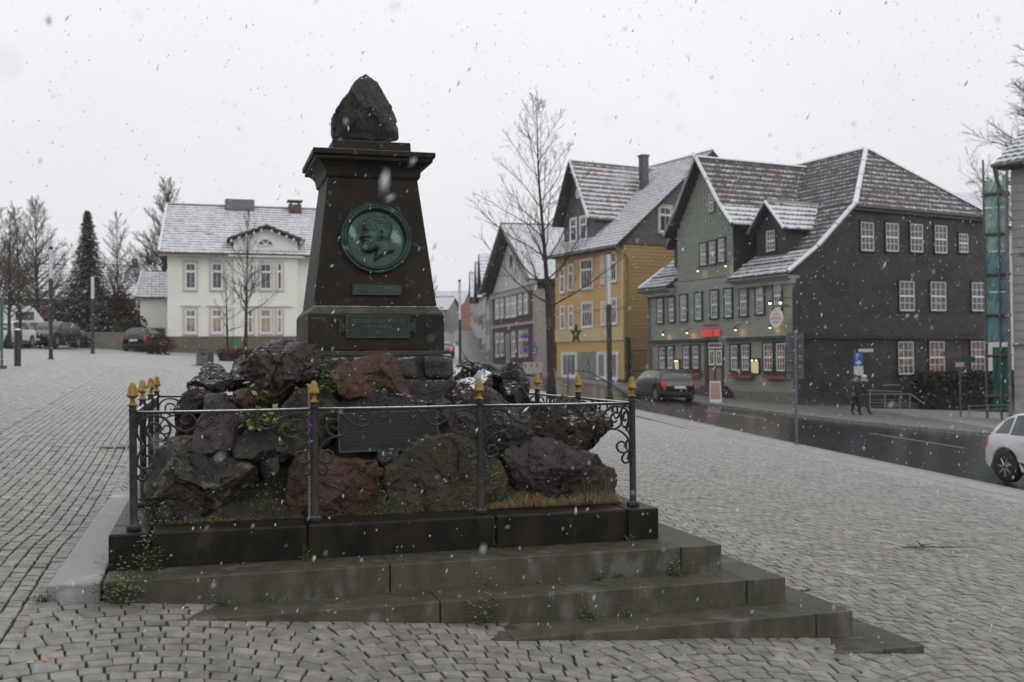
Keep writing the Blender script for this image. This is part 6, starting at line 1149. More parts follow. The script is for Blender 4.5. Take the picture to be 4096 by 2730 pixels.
lamp('tall cylindrical lamp post in front of the yellow house', 2437, 43, 5.85, 3.70, .105); lamp('cylindrical lamp post left of the spruce', 203, 40, 4.22, 3.0, .075); lamp('cylindrical lamp post in front of the spruce', 370, 52, 3.85, 2.65, .085); lamp('cylindrical lamp post at the street just right of the pillar', 1840, 60, 5.0, 2.75, .085)
x, y = wxy(70, 33); t = thing('bollard', 'thick dark bollard with a snow cap at the left edge', 'bollard', (x, y, g(x, y))); MB().lathe([(.10, -.1), (.10, 1.08), (.095, 1.11)], n=14).obj('post', lampd, t); MB().lathe([(.095, 1.112), (.08, 1.14), (.03, 1.16)], n=14).obj('snow_cap', snowm, t)
x, y = wxy(2, 31); t = thing('notice_board', 'teal-framed notice board cut off by the left edge', 'sign', (x, y, g(x, y))); MB().box(-.9, .07, -.04, .04, .55, 1.95).obj('board', mt('teal_frame', (.05, .10, .11), rough=.4), t); MB().tube([(.03, 0, -.1), (.03, 0, 2.0)], .04, 8).obj('leg', galv, t); MB().box(-.85, 0, -.05, -.042, .65, 1.85).obj('notice', mt('notice_grey', (.2, .2, .2)), t); MB().box(-.5, .14, -.2, .2, -.1, .08).obj('footing', rubble, t)
x, y = wxy(808, 45); t = thing('litter_bin', 'dark grey litter bin on the square left of the boulders', 'litter bin', (x, y, g(x, y)), .2); MB().box(-.21, .21, -.2, .2, 0, .62).obj('bin_body', galv if False else signb, t, bevel=.02); MB().box(-.24, .24, -.23, .23, .625, .66).obj('lid', lampd, t, bevel=.008); MB().box(-.1, .1, -.215, -.205, .42, .52).obj('slot', plastic, t); MB().box(.24, .46, -.12, .12, 0, .55).obj('ash_box', lampd, t, bevel=.01); MB().box(-.45, .2, -.3, .3, -.02, .02).obj('base_plate', lampd, t)
# sign seen from behind on its post at the road
x, y = wxy(3181, 26); t = thing('direction_sign', 'grey backs of stacked direction signs on a pole by the road', 'road sign', (x, y, g(x, y)), -YAW-.32); MB().tube([(0, 0, -.1), (0, 0, 2.78)], .038, 10).obj('pole', galv, t)
for k in range(5): MB().box(-.22, .19, .05, .07, 1.60+.227*k, 1.60+.227*k+.218).obj('sign_panel', signb, t)
for k in range(4): MB().box(-.21, .20, .02, .05, 1.76+.255*k, 1.785+.255*k).obj('bracket', galv, t)
for k in range(3): MB().box(.085, .12, .040, .049, 1.88+.25*k, 1.92+.25*k).obj('sticker', mt('sticker_pale', (.5, .42, .42)), t)
blue = mt('sign_blue', (.02, .09, .42), rough=.4); whs2 = mt('sign_white2', (.60, .61, .62), rough=.5)
def facing(px): return atan2(1, 0)*0-YAW-math.atan((px-2048)/F)
x, y = wxy(3433, 46.5); t = thing('parking_sign', 'blue parking sign with a car symbol above a white plate', 'road sign', (x, y, g(x, y)), facing(3433)); MB().tube([(0, .04, -.1), (0, .04, 2.62)], .03, 8).obj('pole', galv, t)
pnl = MB().box(-.19, .19, -.01, .01, 1.98, 2.56).obj('blue_panel', blue, t); text('P', .30, whs2, pnl, (-.04, -.013, 2.41), (pi/2, 0, 0), .003, name='letter'); text('+', .12, whs2, pnl, (.10, -.013, 2.38), (pi/2, 0, 0), .003, name='letter')
MB().prism([(-.12, -.016, 2.06), (.12, -.016, 2.06), (.12, -.016, 2.14), (.08, -.016, 2.15), (.05, -.016, 2.21), (-.05, -.016, 2.21), (-.08, -.016, 2.15), (-.12, -.016, 2.14)], (0, .006, 0)).obj('car_symbol', whs2, pnl)
w2 = MB().box(-.19, .19, -.01, .01, 1.56, 1.965).obj('white_panel', whs2, t); text('E', .11, blue, w2, (-.11, -.013, 1.89), (pi/2, 0, 0), .003, name='letter')
MB().box(.0, .62, .06, .075, 2.58, 2.72).obj('street_name', whs2, t)
x, y = wxy(3838, 46.5); t = thing('footpath_signpost', 'slim signpost with small white, brown and green arm signs by the hedge', 'signpost', (x, y, g(x, y)), facing(3838)); MB().tube([(0, .03, -.1), (0, .03, 3.0)], .035, 8).obj('pole', galv, t)
MB().box(-.18, .18, -.01, .01, 2.15, 2.35).obj('white_plate', mt('plate_red_edge', (.5, .38, .36)), t); MB().box(-.65, -.04, 0, .02, 2.66, 2.84).obj('brown_arm', mt('sign_brown', (.16, .07, .05)), t); MB().box(.05, .62, 0, .02, 2.36, 2.60).obj('green_arm', mt('sign_green', (.01, .07, .035)), t); MB().box(-.75, .05, 0, .03, 2.60, 2.645).obj('arm_bracket', galv, t)
x, y = wxy(2102, 78); t = thing('no_stopping_sign', 'round red and blue no-stopping sign between blue plates', 'road sign', (x, y, g(x, y)), facing(2100)); MB().tube([(0, .03, -.1), (0, .03, 3.2)], .04, 8).obj('pole', galv, t)
rd = mt('sign_red2', (.45, .03, .05)); z0 = 2.05
MB().lathe([(.24, -.012), (.24, .0)], (0, 0, 0), 20, T=lambda a, b_, c: (a, c, b_+z0)).obj('red_disc', rd, t); MB().lathe([(.17, -.016), (.17, -.013)], (0, 0, 0), 20, T=lambda a, b_, c: (a, c, b_+z0)).obj('blue_disc', blue, t)
for s_ in (1, -1): MB().tube([(-.13*s_, -.018, z0-.13), (.13*s_, -.018, z0+.13)], .022, 4).obj('red_bar', rd, t)
MB().box(-.16, .16, -.01, 0, z0-.60, z0-.30).obj('blue_plate', blue, t); MB().box(-.28, .28, -.01, 0, z0+.45, z0+.68).obj('street_name', blue, t)
x, y = wxy(2139, 77); t = thing('oneway_sign', 'blue rectangular sign with white symbols before the corner post', 'road sign', (x, y, g(x, y)), facing(2139)); MB().tube([(0, .03, -.1), (0, .03, 2.3)], .035, 8).obj('pole', galv, t); q = MB().box(-.18, .18, -.01, .0, 1.35, 1.95).obj('blue_panel', blue, t); MB().box(-.10, .10, -.016, -.011, 1.45, 1.55).obj('white_symbol', whs2, q); MB().box(-.05, .05, -.016, -.011, 1.68, 1.84).obj('white_symbol', whs2, q)
x, y = wxy(2130, 66); t = thing('barrier', 'red and white road works barrier at the brick house', 'barrier', (x, y, g(x, y)), facing(2130)+.1)
MB().box(-.6, .6, -.02, .02, .12, .78).obj('board', mt('barrier_white', (.42, .40, .39)), t)
for k in range(3): MB().box(-.5+.36*k, -.4+.36*k, -.03, -.021, .45, .72).obj('red_stripe', rd, t)
for s_ in (-.5, .5): MB().box(s_-.05, s_+.05, -.25, .25, -.02, .12).obj('foot', plastic, t)
# handrails
hr = mt('handrail_dark', (.035, .038, .042), rough=.4); 
def pw(px, py, D): return C+ray(px, py)*D
t = thing('handrail', 'dark tubular handrail by the lamp post behind the railing', 'handrail'); o0 = pw(2272, 1600, 37); t.location = o0
MB().tube([p-o0 for p in (pw(2272, 1600, 37), pw(2272, 1484, 37), pw(2350, 1484, 37), pw(2450, 1540, 36.5), pw(2593, 1634, 36))], .026, 8).obj('rail', hr, t); MB().tube([pw(2593, 1634, 36)-o0, pw(2593, 1650, 36)-o0], .026, 8).obj('post', hr, t)
t = thing('steel_handrails', 'pale steel handrails beside the steps of the slate house', 'handrail'); D0 = 47.5; o0 = pw(3500, 1660, D0); t.location = o0; stl = mt('steel_pale', (.30, .31, .33), rough=.3, metal=.4)
for pts in (((3470, 1562), (3607, 1568)), ((3475, 1578), (3642, 1576), (3699, 1618)), ((3480, 1600), (3640, 1600)), ((3480, 1612), (3640, 1612)), ((3480, 1624), (3636, 1624)), ((3530, 1541), (3600, 1541))): MB().tube([pw(a, b_, D0)-o0 for a, b_ in pts], .022 if pts[0][1] < 1590 else .010, 6).obj('rail', stl, t)
for px in (3480, 3540, 3600, 3640): MB().tube([pw(px, 1577, D0)-o0, pw(px, 1655, D0)-o0], .02, 6).obj('post', stl, t)
t = thing('pavement_railing', 'low steel railing in front of the green netting', 'handrail'); o0 = pw(3950, 1660, 45); t.location = o0
for yy in (1623, 1640): MB().tube([pw(3872, yy+2, 45)-o0, pw(4036, yy-4, 45)-o0], .022, 6).obj('rail', stl, t)
for px in (3876, 3955, 4032): MB().tube([pw(px, 1620, 45)-o0, pw(px, 1670, 45)-o0], .022, 6).obj('post', stl, t)
q = gh.O+gh.ex*(W+1.0)+gh.ey*3.2; t = thing('side_stairs', 'low brown stone stairs against the slate wall behind the pedestrians', 'stairs', (q.x, q.y, g(q.x, q.y)), atan2(gh.ey.y, gh.ey.x))
for k in range(4): MB().box(-.2+.35*k, 3.4, -.6, .5, -.5+.17*k, -.335+.17*k).obj('stone_step', mt('brown_step', (.06, .048, .038), (.04, .034, .028), scale=5, rough=.7), t)
t = thing('yard_gate', 'dark iron yard gate between the yellow and the green house', 'gate'); q = yh.O+yh.ex*(YW+.3)+yh.ey*.1; t.location = q; t.rotation_euler = (0, 0, atan2(yh.ex.y, yh.ex.x)); 
for x, h_ in ((0, 2.6), (3.4, 2.0), (4.4, 2.0)): MB().box(x-.12, x+.12, -.12, .12, -.6, h_).obj('gate_post', plastic, t)
for z in (.5, 1.75): MB().box(.125, 3.275, -.03, .03, z, z+.08).obj('rail', plastic, t)
for k in range(10): MB().box(.3+.3*k, .33+.3*k, -.015, .015, .582, 1.748).obj('bar', plastic, t)
q = C+ray(2861, 1590)*49; t = thing('pavement_board', 'pinkish A-board menu sign in a white frame on the pavement', 'sign', (q.x, q.y, g(q.x, q.y)), facing(2861)+.1)
for s_ in (-1, 1): MB().prism([(-.28, s_*.25, 0), (.28, s_*.25, 0), (.24, s_*.03, .96), (-.24, s_*.03, .96)], (0, s_*.02, 0)).obj('frame', whs2, t)
MB().prism([(-.22, -.245, .18), (.22, -.245, .18), (.20, -.07, .90), (-.20, -.07, .90)], (0, -.02, 0)).obj('poster', mt('poster_pink', (.42, .20, .15), (.30, .22, .2), scale=7, rough=.6), t)
for s_ in (-1, 1): MB().box(s_*.25-.02, s_*.25+.02, -.27, -.23, -.02, .02).obj('leg', whs2, t)
q = C+ray(944, 1392)*64; t = thing('tree_shaped_sign', 'green christmas tree cut-out on a white post before the villa', 'sign', (q.x, q.y, g(q.x, q.y)), facing(944)); MB().box(-.03, .03, 0, .05, -.1, .7).obj('post', whs2, t)
MB().prism([(-.22, 0, .66), (.22, 0, .66), (.13, 0, .85), (.18, 0, .85), (.09, 0, 1.05), (.13, 0, 1.05), (0, 0, 1.35), (-.13, 0, 1.05), (-.09, 0, 1.05), (-.18, 0, .85), (-.13, 0, .85)], (0, .03, 0)).obj('green_tree', mt('sign_tree_green', (.02, .16, .06)), t); MB().box(-.08, .08, -.01, .04, .56, .655).obj('red_pot', rd, t)

# ------------------------------------------------------------------ people on the pavement
def person(label, x, y, head, joints, edges, rad, paint, extras, group='pedestrians'):
    t = thing('person', label, 'person', (x, y, g(x, y)+.004), head, group); names = list(joints); me = bpy.data.meshes.new('body'); me.from_pydata([joints[n] for n in names], [(names.index(a), names.index(b)) for a, b in edges], [])
    o = bpy.data.objects.new('tmp', me); COL.objects.link(o); m = o.modifiers.new('skin', 'SKIN'); m.use_smooth_shade = True
    for i, n in enumerate(names): me.skin_vertices[0].data[i].radius = (rad[n],)*2 if not isinstance(rad[n], tuple) else rad[n]; me.skin_vertices[0].data[i].use_root = n == 'pelvis'
    o.modifiers.new('sub', 'SUBSURF').levels = 2; dg = bpy.context.evaluated_depsgraph_get(); em = bpy.data.meshes.new_from_object(o.evaluated_get(dg)); bpy.data.objects.remove(o)
    em.materials.clear(); ms = [p[0] for p in paint]
    for mm in ms: em.materials.append(mm)
    for p in em.polygons:
        c = p.center; p.material_index = next((i for i, (mm, f) in enumerate(paint) if f(c)), len(paint)-1); p.use_smooth = True
    em.name = 'body'; link('body', em, t)
    for nm, b, mm in extras: b.obj(nm, mm, t, smooth=True)
    return t
skin_ = mt('skin', (.42, .24, .17), rough=.6); jack = mt('dark_jacket', (.018, .019, .024), (.03, .031, .036), scale=9, rough=.75); jeans = mt('blue_jeans', (.025, .045, .10), (.018, .03, .07), scale=8, rough=.8); trous = mt('black_trousers', (.014, .015, .018), rough=.8); shoe = mt('dark_shoes', (.02, .015, .012), rough=.6); fur = mt('pale_fur', (.45, .36, .24), (.3, .24, .16), scale=30, rough=.9, bump=1, bscale=60); knit = mt('white_knit_hat', (.6, .6, .62), rough=.9); scarf = mt('patterned_scarf', (.30, .29, .33), (.06, .06, .09), scale=14, rough=.9, ramp=(.48, .52)); bagm = mt('pale_bag', (.5, .47, .40), rough=.7); hairm = mt('brown_hair', (.06, .035, .02), rough=.7); glove = mt('brown_glove', (.22, .09, .04), rough=.7)
E_ = [('pelvis', 'waist'), ('waist', 'chest'), ('chest', 'neck'), ('neck', 'head'), ('head', 'crown'), ('chest', 'shl'), ('chest', 'shr'), ('shl', 'ell'), ('ell', 'wrl'), ('wrl', 'hal'), ('shr', 'elr'), ('elr', 'wrr'), ('wrr', 'har'), ('pelvis', 'hil'), ('pelvis', 'hir'), ('hil', 'knl'), ('knl', 'anl'), ('anl', 'tol'), ('hir', 'knr'), ('knr', 'anr'), ('anr', 'tor')]
RD = dict(pelvis=.155, waist=.15, chest=.165, neck=.06, head=.095, crown=.07, shl=.085, shr=.085, ell=.062, elr=.062, wrl=.045, wrr=.045, hal=.038, har=.038, hil=.11, hir=.11, knl=.075, knr=.075, anl=.052, anr=.052, tol=.045, tor=.045)
# x: walking direction, y: to the left
def pose(st, lean=.02, arm=.25, H_=1.66):
    k = H_/1.66; J = dict(pelvis=(0, 0, .90), waist=(.01, 0, 1.05), chest=(lean, 0, 1.26), neck=(lean+.01, 0, 1.43), head=(lean+.03, 0, 1.53), crown=(lean+.02, 0, 1.60), shl=(lean, .17, 1.35), shr=(lean, -.17, 1.35), ell=(-arm*.5, .23, 1.10), elr=(arm*.3, -.23, 1.09), wrl=(-arm*.3, .22, .88), wrr=(arm*.95, -.2, .90), hal=(-arm*.2, .21, .80), har=(arm*1.15, -.19, .84),
      hil=(0, .09, .84), hir=(0, -.09, .84), knl=(st*.55, .10, .47), knr=(-st*.35, -.10, .47), anl=(st*.95, .10, .085), anr=(-st*.95, -.10, .12), tol=(st*.95+.14, .11, .045), tor=(-st*.95+.13, -.11, .045))
    return {n: (a*k, b*k, c*k) for n, (a, b, c) in J.items()}
def ell_(b, c, r, n=14): return b.lathe([(max(.001, sin(a)), -cos(a)) for a in np.linspace(.02, pi-.02, 9)], n=n, T=lambda x, y, z: (c[0]+x*r[0], c[1]+y*r[1], c[2]+z*r[2]))
J = pose(.24, .03, .22, 1.62); b1 = ell_(MB(), (.05, 0, 1.55), (.108, .10, .085)); b2 = ell_(MB(), (.05, 0, 1.385), (.15, .17, .085)); b3 = MB().prism([(-.20, .235, .84), (.12, .235, .84), (.10, .25, .40), (-.18, .25, .40)], (0, .07, 0)); b4 = MB().prism([(.135, -.012, 1.49), (.135, .012, 1.49), (.16, 0, 1.47)], (0, 0, .02)); hr2 = ell_(MB(), (.02, 0, 1.46), (.10, .10, .10))
x, y = wxy(3450, 43.2); person('person in white knit hat and pale fur collar striding right with a bag', x, y, -YAW-.35, J, E_, RD, [(shoe, lambda c: c.z < .10), (jeans, lambda c: c.z < .80 and abs(c.y) < .185), (skin_, lambda c: c.z < .87 and abs(c.y) > .17), (skin_, lambda c: c.z > 1.42), (jack, lambda c: True)], [('hat', b1, knit), ('fur_collar', b2, fur), ('bag', b3, bagm), ('nose', b4, skin_), ('hair', hr2, fur)])
J = pose(.12, .0, .12, 1.60); b1 = ell_(MB(), (.0, 0, 1.38), (.14, .19, .09)); b2 = ell_(MB(), (-.015, 0, 1.52), (.10, .095, .11)); b3 = MB().prism([(.09, -.012, 1.49), (.09, .012, 1.49), (.12, 0, 1.47)], (0, 0, .02)); b4 = ell_(MB(), (.13, -.2, .84), (.06, .05, .08))
x, y = wxy(3420, 42.6); person('person in dark clothes with a patterned scarf walking beside the one in the hat', x, y, -YAW-1.2, J, E_, {**RD, 'chest': .175, 'waist': .165}, [(shoe, lambda c: c.z < .10), (trous, lambda c: c.z < .74 and abs(c.y) < .185), (glove, lambda c: c.z < .86 and abs(c.y) > .17), (skin_, lambda c: c.z > 1.42), (jack, lambda c: True)], [('scarf', b1, scarf), ('hair', b2, hairm), ('nose', b3, skin_), ('glove', b4, glove)])

# ------------------------------------------------------------------ weeds, grass, litter
wgreen = mt('weed_green', (.045, .075, .022), (.075, .105, .035), scale=20, rough=.6, snow=.25, sscale=60); wyel2 = mt('weed_yellow', (.20, .17, .045), (.12, .12, .035), scale=15, rough=.6); wred = mt('weed_red', (.22, .03, .018), rough=.6); straw = mt('dry_grass', (.22, .135, .045), (.12, .085, .03), scale=20, rough=.7, snow=.3, sscale=60); moss = mt('moss', (.035, .045, .012), (.075, .07, .02), scale=16, rough=.9)
def leaves(b, c, rad, n, s, R_, flat=.5, up=.3):
    for _ in range(n):
        p = Vector((c[0]+R_.gauss(0, rad*.5), c[1]+R_.gauss(0, rad*.4), c[2]+abs(R_.gauss(0, rad*flat)))); a = R_.uniform(0, 6.3); e1 = Vector((cos(a), sin(a), R_.uniform(-.3, .8))).normalized()*s*R_.uniform(.6, 1.3); e2 = e1.cross(Vector((R_.gauss(0, .4), R_.gauss(0, .4), 1))).normalized()*s*.45
        b.add([p, p+e1*.5+e2, p+e1, p+e1*.5-e2], [(0, 1, 2, 3)])
def weed(label, vx, vy, Y, rad, n, s=.014, z=None, tall=1.0, m1=None):
    s *= 1.45
    p = onY(vx, vy, Y); z = p.z if z is None else z; t = thing('weed_clump', label, 'weed', (p.x, Y, z-.004), 0, 'weeds growing in the joints'); R_ = random.Random(int(vx*7+vy)); a, b_, c = MB(), MB(), MB()
    leaves(a, (0, 0, 0), rad, n, s, R_, tall); leaves(b_, (0, 0, 0), rad, n//4, s, R_, tall*.8)
    for _ in range(max(4, n//14)): q = Vector((R_.gauss(0, rad*.45), R_.gauss(0, rad*.2), rad*tall*R_.uniform(.5, 1.2))); c.tube([(q.x*.3, q.y*.3, -.01), q*.6, q], [.0022, .0018, .001], 3)
    a.obj('leaves', m1 or wgreen, t); b_.obj('yellow_leaves', wyel2, t); c.obj('stems', moss, t)
F0, F1, F2, F3 = -.005, -.405, -.795, -1.20
weed('bushy weed in the left plinth joint', 340, 1300, F0-.03, .095, 260, .015, 0.0, 1.25); weed('largest spreading weed at the left foot of the steps', 272, 1392, F1-.05, .15, 420, .015, -.11, .7); weed('small weed at the second plinth joint', 703, 1285, F0-.02, .05, 80, .011, 0.0, 1.1)
weed('tiny weed below the third plinth joint', 1140, 1262, F0-.015, .03, 30, .010, 0.0, .6); weed('yellowish tuft by the right plinth joint', 1443, 1242, F0-.015, .05, 50, .010, 0.0, .5)
weed('weed at the right corner joint of the top step', 1545, 1322, F1-.02, .07, 110, .013, -.2, .8); weed('twin of small weeds left on the second step', 1425, 1328, F1-.02, .05, 70, .011, -.2, .6); weed('weed in the middle of the second step joint', 1380, 1330, F1-.02, .04, 60, .011, -.2, .6); weed('tiny weed near the joint of the second step', 1240, 1338, F1-.02, .03, 30, .010, -.2, .5); weed('pair of weeds low on the left of the second step', 510, 1388, F1-.015, .06, 60, .010, -.19, .5); weed('tiny weed left of the middle of the second step', 620, 1380, F1-.015, .045, 40, .010, -.2, .5); weed('weed right of the pair low on the second step', 665, 1376, F1-.015, .03, 30, .009, -.2, .5)
weed('weed under the third step face in the middle', 1352, 1418, F2-.02, .07, 90, .012, -.382, .6); weed('small weed right of the middle under the third step', 1440, 1412, F2-.02, .05, 50, .010, -.382, .5)
weed('dark leafy weed with red leaves where the lowest steps meet the setts', 1112, 1445, F2-.05, .12, 200, .015, -.345, 1.0, moss); weed('snowy weed at the corner of the pale granite slab', 95, 1385, -.42, .09, 130, .012, -.10, .5)
weed('tall weed sprouting beside the maroon boulder', 735, 905, 1.0, .13, 130, .028, None, 1.2); weed('fern-like weed left of the second post', 600, 985, .78, .14, 160, .04, None, .8, mt('fern_bright', (.12, .17, .03), (.2, .22, .05), scale=9, rough=.6)); weed('yellow fern on top of the purple boulder', 1215, 1015, .95, .10, 110, .03, None, .6, mt('fern_bright', (.12, .17, .03)))
weed('leafy weeds in the gap between the corner boulder and the rusty one', 612, 1150, .50, .13, 130, .015, HP+.02, 1.6); weed('yellowish weeds between the rusty and the olive boulder', 883, 1150, .50, .08, 90, .013, HP+.02, 1.2); weed('tall straggly weed between the olive and the purple boulder', 1140, 1120, .52, .12, 150, .014, HP+.02, 1.7); weed('mossy clump at the left end of the plinth behind the corner post', 345, 1165, .62, .14, 160, .014, HP, .7, moss); weed('weeds below the orange slab beside the second post', 755, 895, 1.0, .12, 130, .02, None, 1.0)
# ground cover along the boulders' feet: nobody could count it
R_ = random.Random(9); a, b_, c = MB(), MB(), MB()
for _ in range(5200):
    s_ = R_.random(); side = R_.random()
    if side < .72: x, y = .25+3.7*s_, .34+abs(R_.gauss(0, .09))
    elif side < .86: x, y = .34+abs(R_.gauss(0, .08)), .3+3.5*s_
    else: x, y = WP-.34-abs(R_.gauss(0, .08)), .3+3.5*s_
    if noise.noise(Vector((x*2.6, y*2.6, 5))) < -.12: continue
    leaves(R_.choice((a, a, a, b_, c if R_.random() < .25 else a)), (x, y, HP-.015), .03, 1, .015, R_, .9)
o = a.obj('ground_cover', moss); o['kind'] = 'stuff'; o = b_.obj('yellow_ground_cover', wyel2); o['kind'] = 'stuff'; o = c.obj('red_ground_cover', wred); o['kind'] = 'stuff'
t = MB()
for _ in range(1800):
    u = R_.random(); x = 2.75+1.25*u; y = .36+abs(R_.gauss(0, .07)); cl = noise.noise(Vector((x*5.5, y*4, 2)))
    if cl < -.12*R_.random(): continue
    a_ = R_.uniform(-2.6, -.5) if R_.random() < .8 else R_.uniform(-3.1, 3.1); L_ = R_.uniform(.04, .11)*(1+2.4*max(cl, 0)); w_ = .0015; d = Vector((cos(a_), sin(a_)*.8, 0)); n_ = Vector((-d.y, d.x, 0))*w_; up_ = R_.uniform(.35, 1.0)
    p = [Vector((x, y, HP-.01)), Vector((x, y, HP))+d*L_*.35+Vector((0, 0, L_*up_*.55)), Vector((x, y, HP))+d*L_*.75+Vector((0, 0, L_*up_*.45)), Vector((x, y, HP))+d*L_*1.05+Vector((0, 0, L_*up_*.1))]
    t.add([p[0]-n_, p[0]+n_, p[1]+n_, p[1]-n_, p[2]+n_*.8, p[2]-n_*.8, p[3]], [(0, 1, 2, 3), (3, 2, 4, 5), (5, 4, 6)])
o = t.obj('dry_grass', straw); o['kind'] = 'stuff'
gg2 = MB()
for _ in range(260):
    x = WP-.55+R_.random()*.3; y = .40+R_.random()*.25; L_ = R_.uniform(.12, .32); a_ = R_.uniform(0, 6.3); d = Vector((cos(a_), sin(a_), 0)); n_ = Vector((-d.y, d.x, 0))*.0012; q = Vector((x, y, HP-.01)); gg2.add([q-n_, q+n_, q+d*L_*.3+Vector((0, 0, L_*.7))+n_, q+d*L_*.3+Vector((0, 0, L_*.7))-n_, q+d*L_*.8+Vector((0, 0, L_*.9))], [(0, 1, 2, 3), (3, 2, 4)])
o = gg2.obj('green_grass', mt('grass_green', (.06, .075, .02), (.12, .11, .04), scale=20, rough=.7)); o['kind'] = 'stuff'
# litter on the paving
lf = [mt('leaf_orange', (.42, .16, .03), rough=.6), mt('leaf_yellow', (.45, .36, .10), rough=.6), mt('leaf_brown', (.09, .035, .02), rough=.6)]
def onG(vx, vy):
    v = ray(vx*V, vy*V); t_ = 2.0
    while t_ < 60 and (C+v*t_).z > g((C+v*t_).x, (C+v*t_).y): t_ += .02
    return C+v*t_
def leaf(label, p, s, m_, rz): 
    R_ = random.Random(int(p.x*999)); b = MB(); n = 9; pts = [(cos(k*2*pi/n)*s*R_.uniform(.8, 1.15), sin(k*2*pi/n)*s*.55*R_.uniform(.8, 1.15), .004+.004*R_.random()) for k in range(n)]; b.prism(pts, (0, 0, .0012)); t = b.obj('fallen_leaf', m_, None); t.location = p+Vector((0, 0, .003)); t.rotation_euler = (R_.gauss(0, .1), R_.gauss(0, .1), rz); tag(t, label, 'leaf', 'fallen leaves')
for k, (vx, vy, s, m_, lb) in enumerate(((2040, 1520, .038, 1, 'yellow leaf on the setts before the lowest step corner'), (135, 1495, .028, 0, 'orange leaf in the sett joint at the lower left'), (103, 1520, .026, 0, 'second orange leaf in the joint at the lower left'), (70, 1525, .022, 1, 'yellow leaf beside the orange one at the lower left'), (1770, 1475, .022, 0, 'small orange leaf below the fourth step'), (425, 1398, .035, 2, 'dark brown leaf at the buried end of the second step'))): leaf(lb, onG(vx, vy), s, lf[m_], k*1.1)
p = onG(1850, 1365); p.z = zt[3]+.006; MB().box(-.045, .045, -.011, .011, 0, .014).obj('bark_scrap', mt('rusty_scrap', (.07, .025, .015), rough=.7), None, loc=p); tag(bpy.data.objects['bark_scrap'], 'small rusty-brown scrap lying on the second lowest step', 'scrap')
p = onG(2115, 1262); tw = thing('fallen_twig', 'dead twig with shrivelled leaves lying on the setts at right', 'twig', p); b = MB().tube([(-.35, .03, .02), (-.1, 0, .03), (.25, -.05, .015), (.55, -.13, .012)], [.004, .006, .006, .004], 5).tube([(.0, 0, .02), (.1, .1, .03), (.2, .12, .02)], .003, 4); b.obj('stem', bark, tw); b = MB(); leaves(b, (-.05, .0, .01), .12, 50, .03, R_, .3); b.obj('leaves', lf[2], tw)
# iron cover in the paving strip
p = onG(265, 1025); cvr = thing('drain_cover', 'rusty iron drain cover set in the paving strip at left', 'drain cover', (p.x, p.y, p.z-.0)); MB().lathe([(.30, -.03), (.30, .006)], n=28).obj('cover_plate', mt('rusty_cover', (.10, .07, .06), (.16, .14, .13), scale=6, rough=.6), cvr)

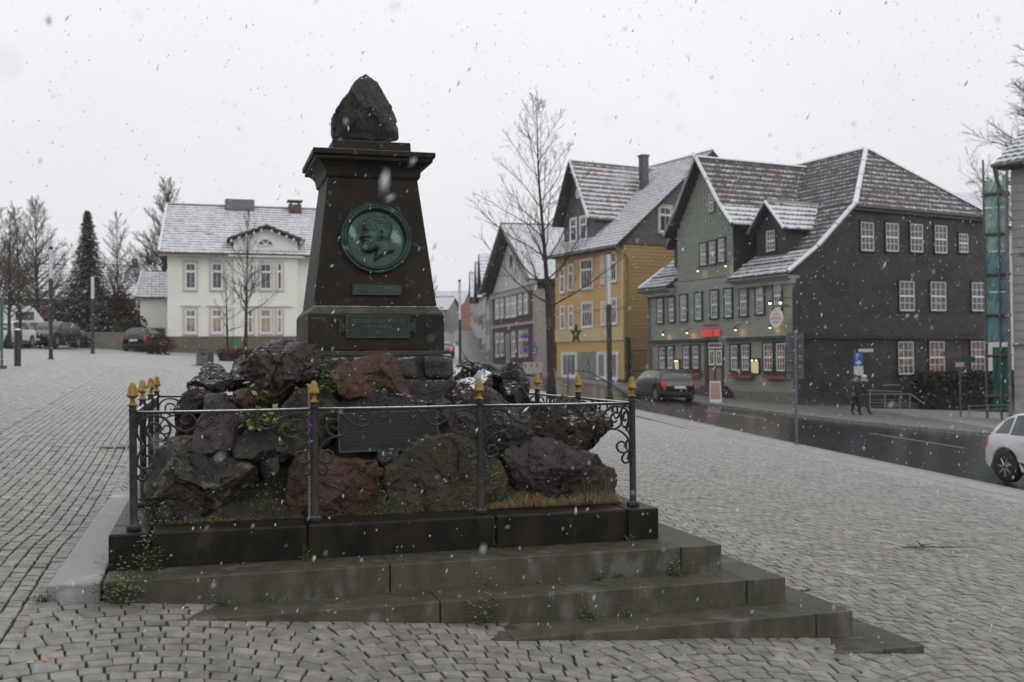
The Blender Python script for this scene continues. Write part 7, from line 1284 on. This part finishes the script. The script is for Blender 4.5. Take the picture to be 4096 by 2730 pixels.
# ------------------------------------------------------------------ falling snow
def snowfall(n, d0, d1, r0, r1, R):
    u = R.random(n)**(1/2.2); dd = d0+(d1-d0)*u; px = R.uniform(-.56, .56, n); py = R.uniform(-.40, .40, n)
    P_ = np.array(C)+np.array(fw)*dd[:, None]+np.array(cr)*(px*dd)[:, None]+np.array(cu)*(py*dd)[:, None]
    ok = (P_[:, 2] > G(P_[:, 0], P_[:, 1])+.05) & ~((P_[:, 0] > -.1) & (P_[:, 0] < 4.3) & (P_[:, 1] > .2) & (P_[:, 1] < 4.1) & (P_[:, 2] < 1.6)); P_ = P_[ok]; n = len(P_)
    oc = np.array([(1, 0, 0), (-1, 0, 0), (0, 1, 0), (0, -1, 0), (0, 0, 1), (0, 0, -1)], float); of = np.array([(0, 2, 4), (2, 1, 4), (1, 3, 4), (3, 0, 4), (2, 0, 5), (1, 2, 5), (3, 1, 5), (0, 3, 5)])
    r = R.uniform(r0, r1, n)*(1+.9*(R.random(n) < .07)); sc_ = np.stack([r*R.uniform(.45, .9, n), r*R.uniform(.45, .9, n), r*R.uniform(1.6, 3.4, n)], 1)
    V_ = oc[None]*sc_[:, None]; ang = R.normal(.50, .30, n); az = R.normal(-YAW, .5, n)   # clumps lean with the wind
    ca, sa = np.cos(ang), np.sin(ang); x = V_[..., 0]*ca[:, None]+V_[..., 2]*sa[:, None]; z = -V_[..., 0]*sa[:, None]+V_[..., 2]*ca[:, None]; y = V_[..., 1]
    V2 = np.stack([x*np.cos(az)[:, None]-y*np.sin(az)[:, None], x*np.sin(az)[:, None]+y*np.cos(az)[:, None], z], 2)+P_[:, None]+R.normal(0, 1, (n, 6, 3))*(r*.15)[:, None, None]
    return V2.reshape(-1, 3), (of[None]+np.arange(n)[:, None, None]*6).reshape(-1, 3)
RS = np.random.default_rng(21); vs, fs, off = [], [], 0
for n, d0, d1, r0, r1 in ((30, .45, 1.4, .0016, .0030), (2300, 1.3, 9, .0020, .0040), (9000, 5, 26, .0036, .0064), (6000, 20, 60, .007, .012)):
    v, f = snowfall(n, d0, d1, r0, r1, RS); vs.append(v); fs.append(f+off); off += len(v)
flake = M('snowflake', (.88, .89, .92), rough=.9); fb = flake.node_tree.nodes['Principled BSDF']; tb_ = flake.node_tree.nodes.new('ShaderNodeBsdfTranslucent'); tb_.inputs[0].default_value = (.93, .94, .97, 1); mx_ = flake.node_tree.nodes.new('ShaderNodeMixShader'); mx_.inputs[0].default_value = .55; flake.node_tree.links.new(fb.outputs[0], mx_.inputs[1]); flake.node_tree.links.new(tb_.outputs[0], mx_.inputs[2]); flake.node_tree.links.new(mx_.outputs[0], flake.node_tree.nodes['Material Output'].inputs['Surface'])
sn = link('falling_snow', npmesh('falling_snow', np.concatenate(vs), np.concatenate(fs), flake, True)); sn['kind'] = 'stuff'

# ------------------------------------------------------------------ the snowy air
hz = MB().box(-75, 130, -16, 290, -12, 34).obj('haze', None); hz.data.materials.clear(); hz['kind'] = 'stuff'
hm = bpy.data.materials.new('haze_air'); hm.use_nodes = True; hm.node_tree.nodes.clear(); ho = hm.node_tree.nodes.new('ShaderNodeOutputMaterial'); pv = hm.node_tree.nodes.new('ShaderNodeVolumePrincipled')
pv.inputs['Color'].default_value = (.93, .94, .97, 1); pv.inputs['Density'].default_value = .00045; hm.node_tree.links.new(pv.outputs[0], ho.inputs['Volume']); hz.data.materials.append(hm)
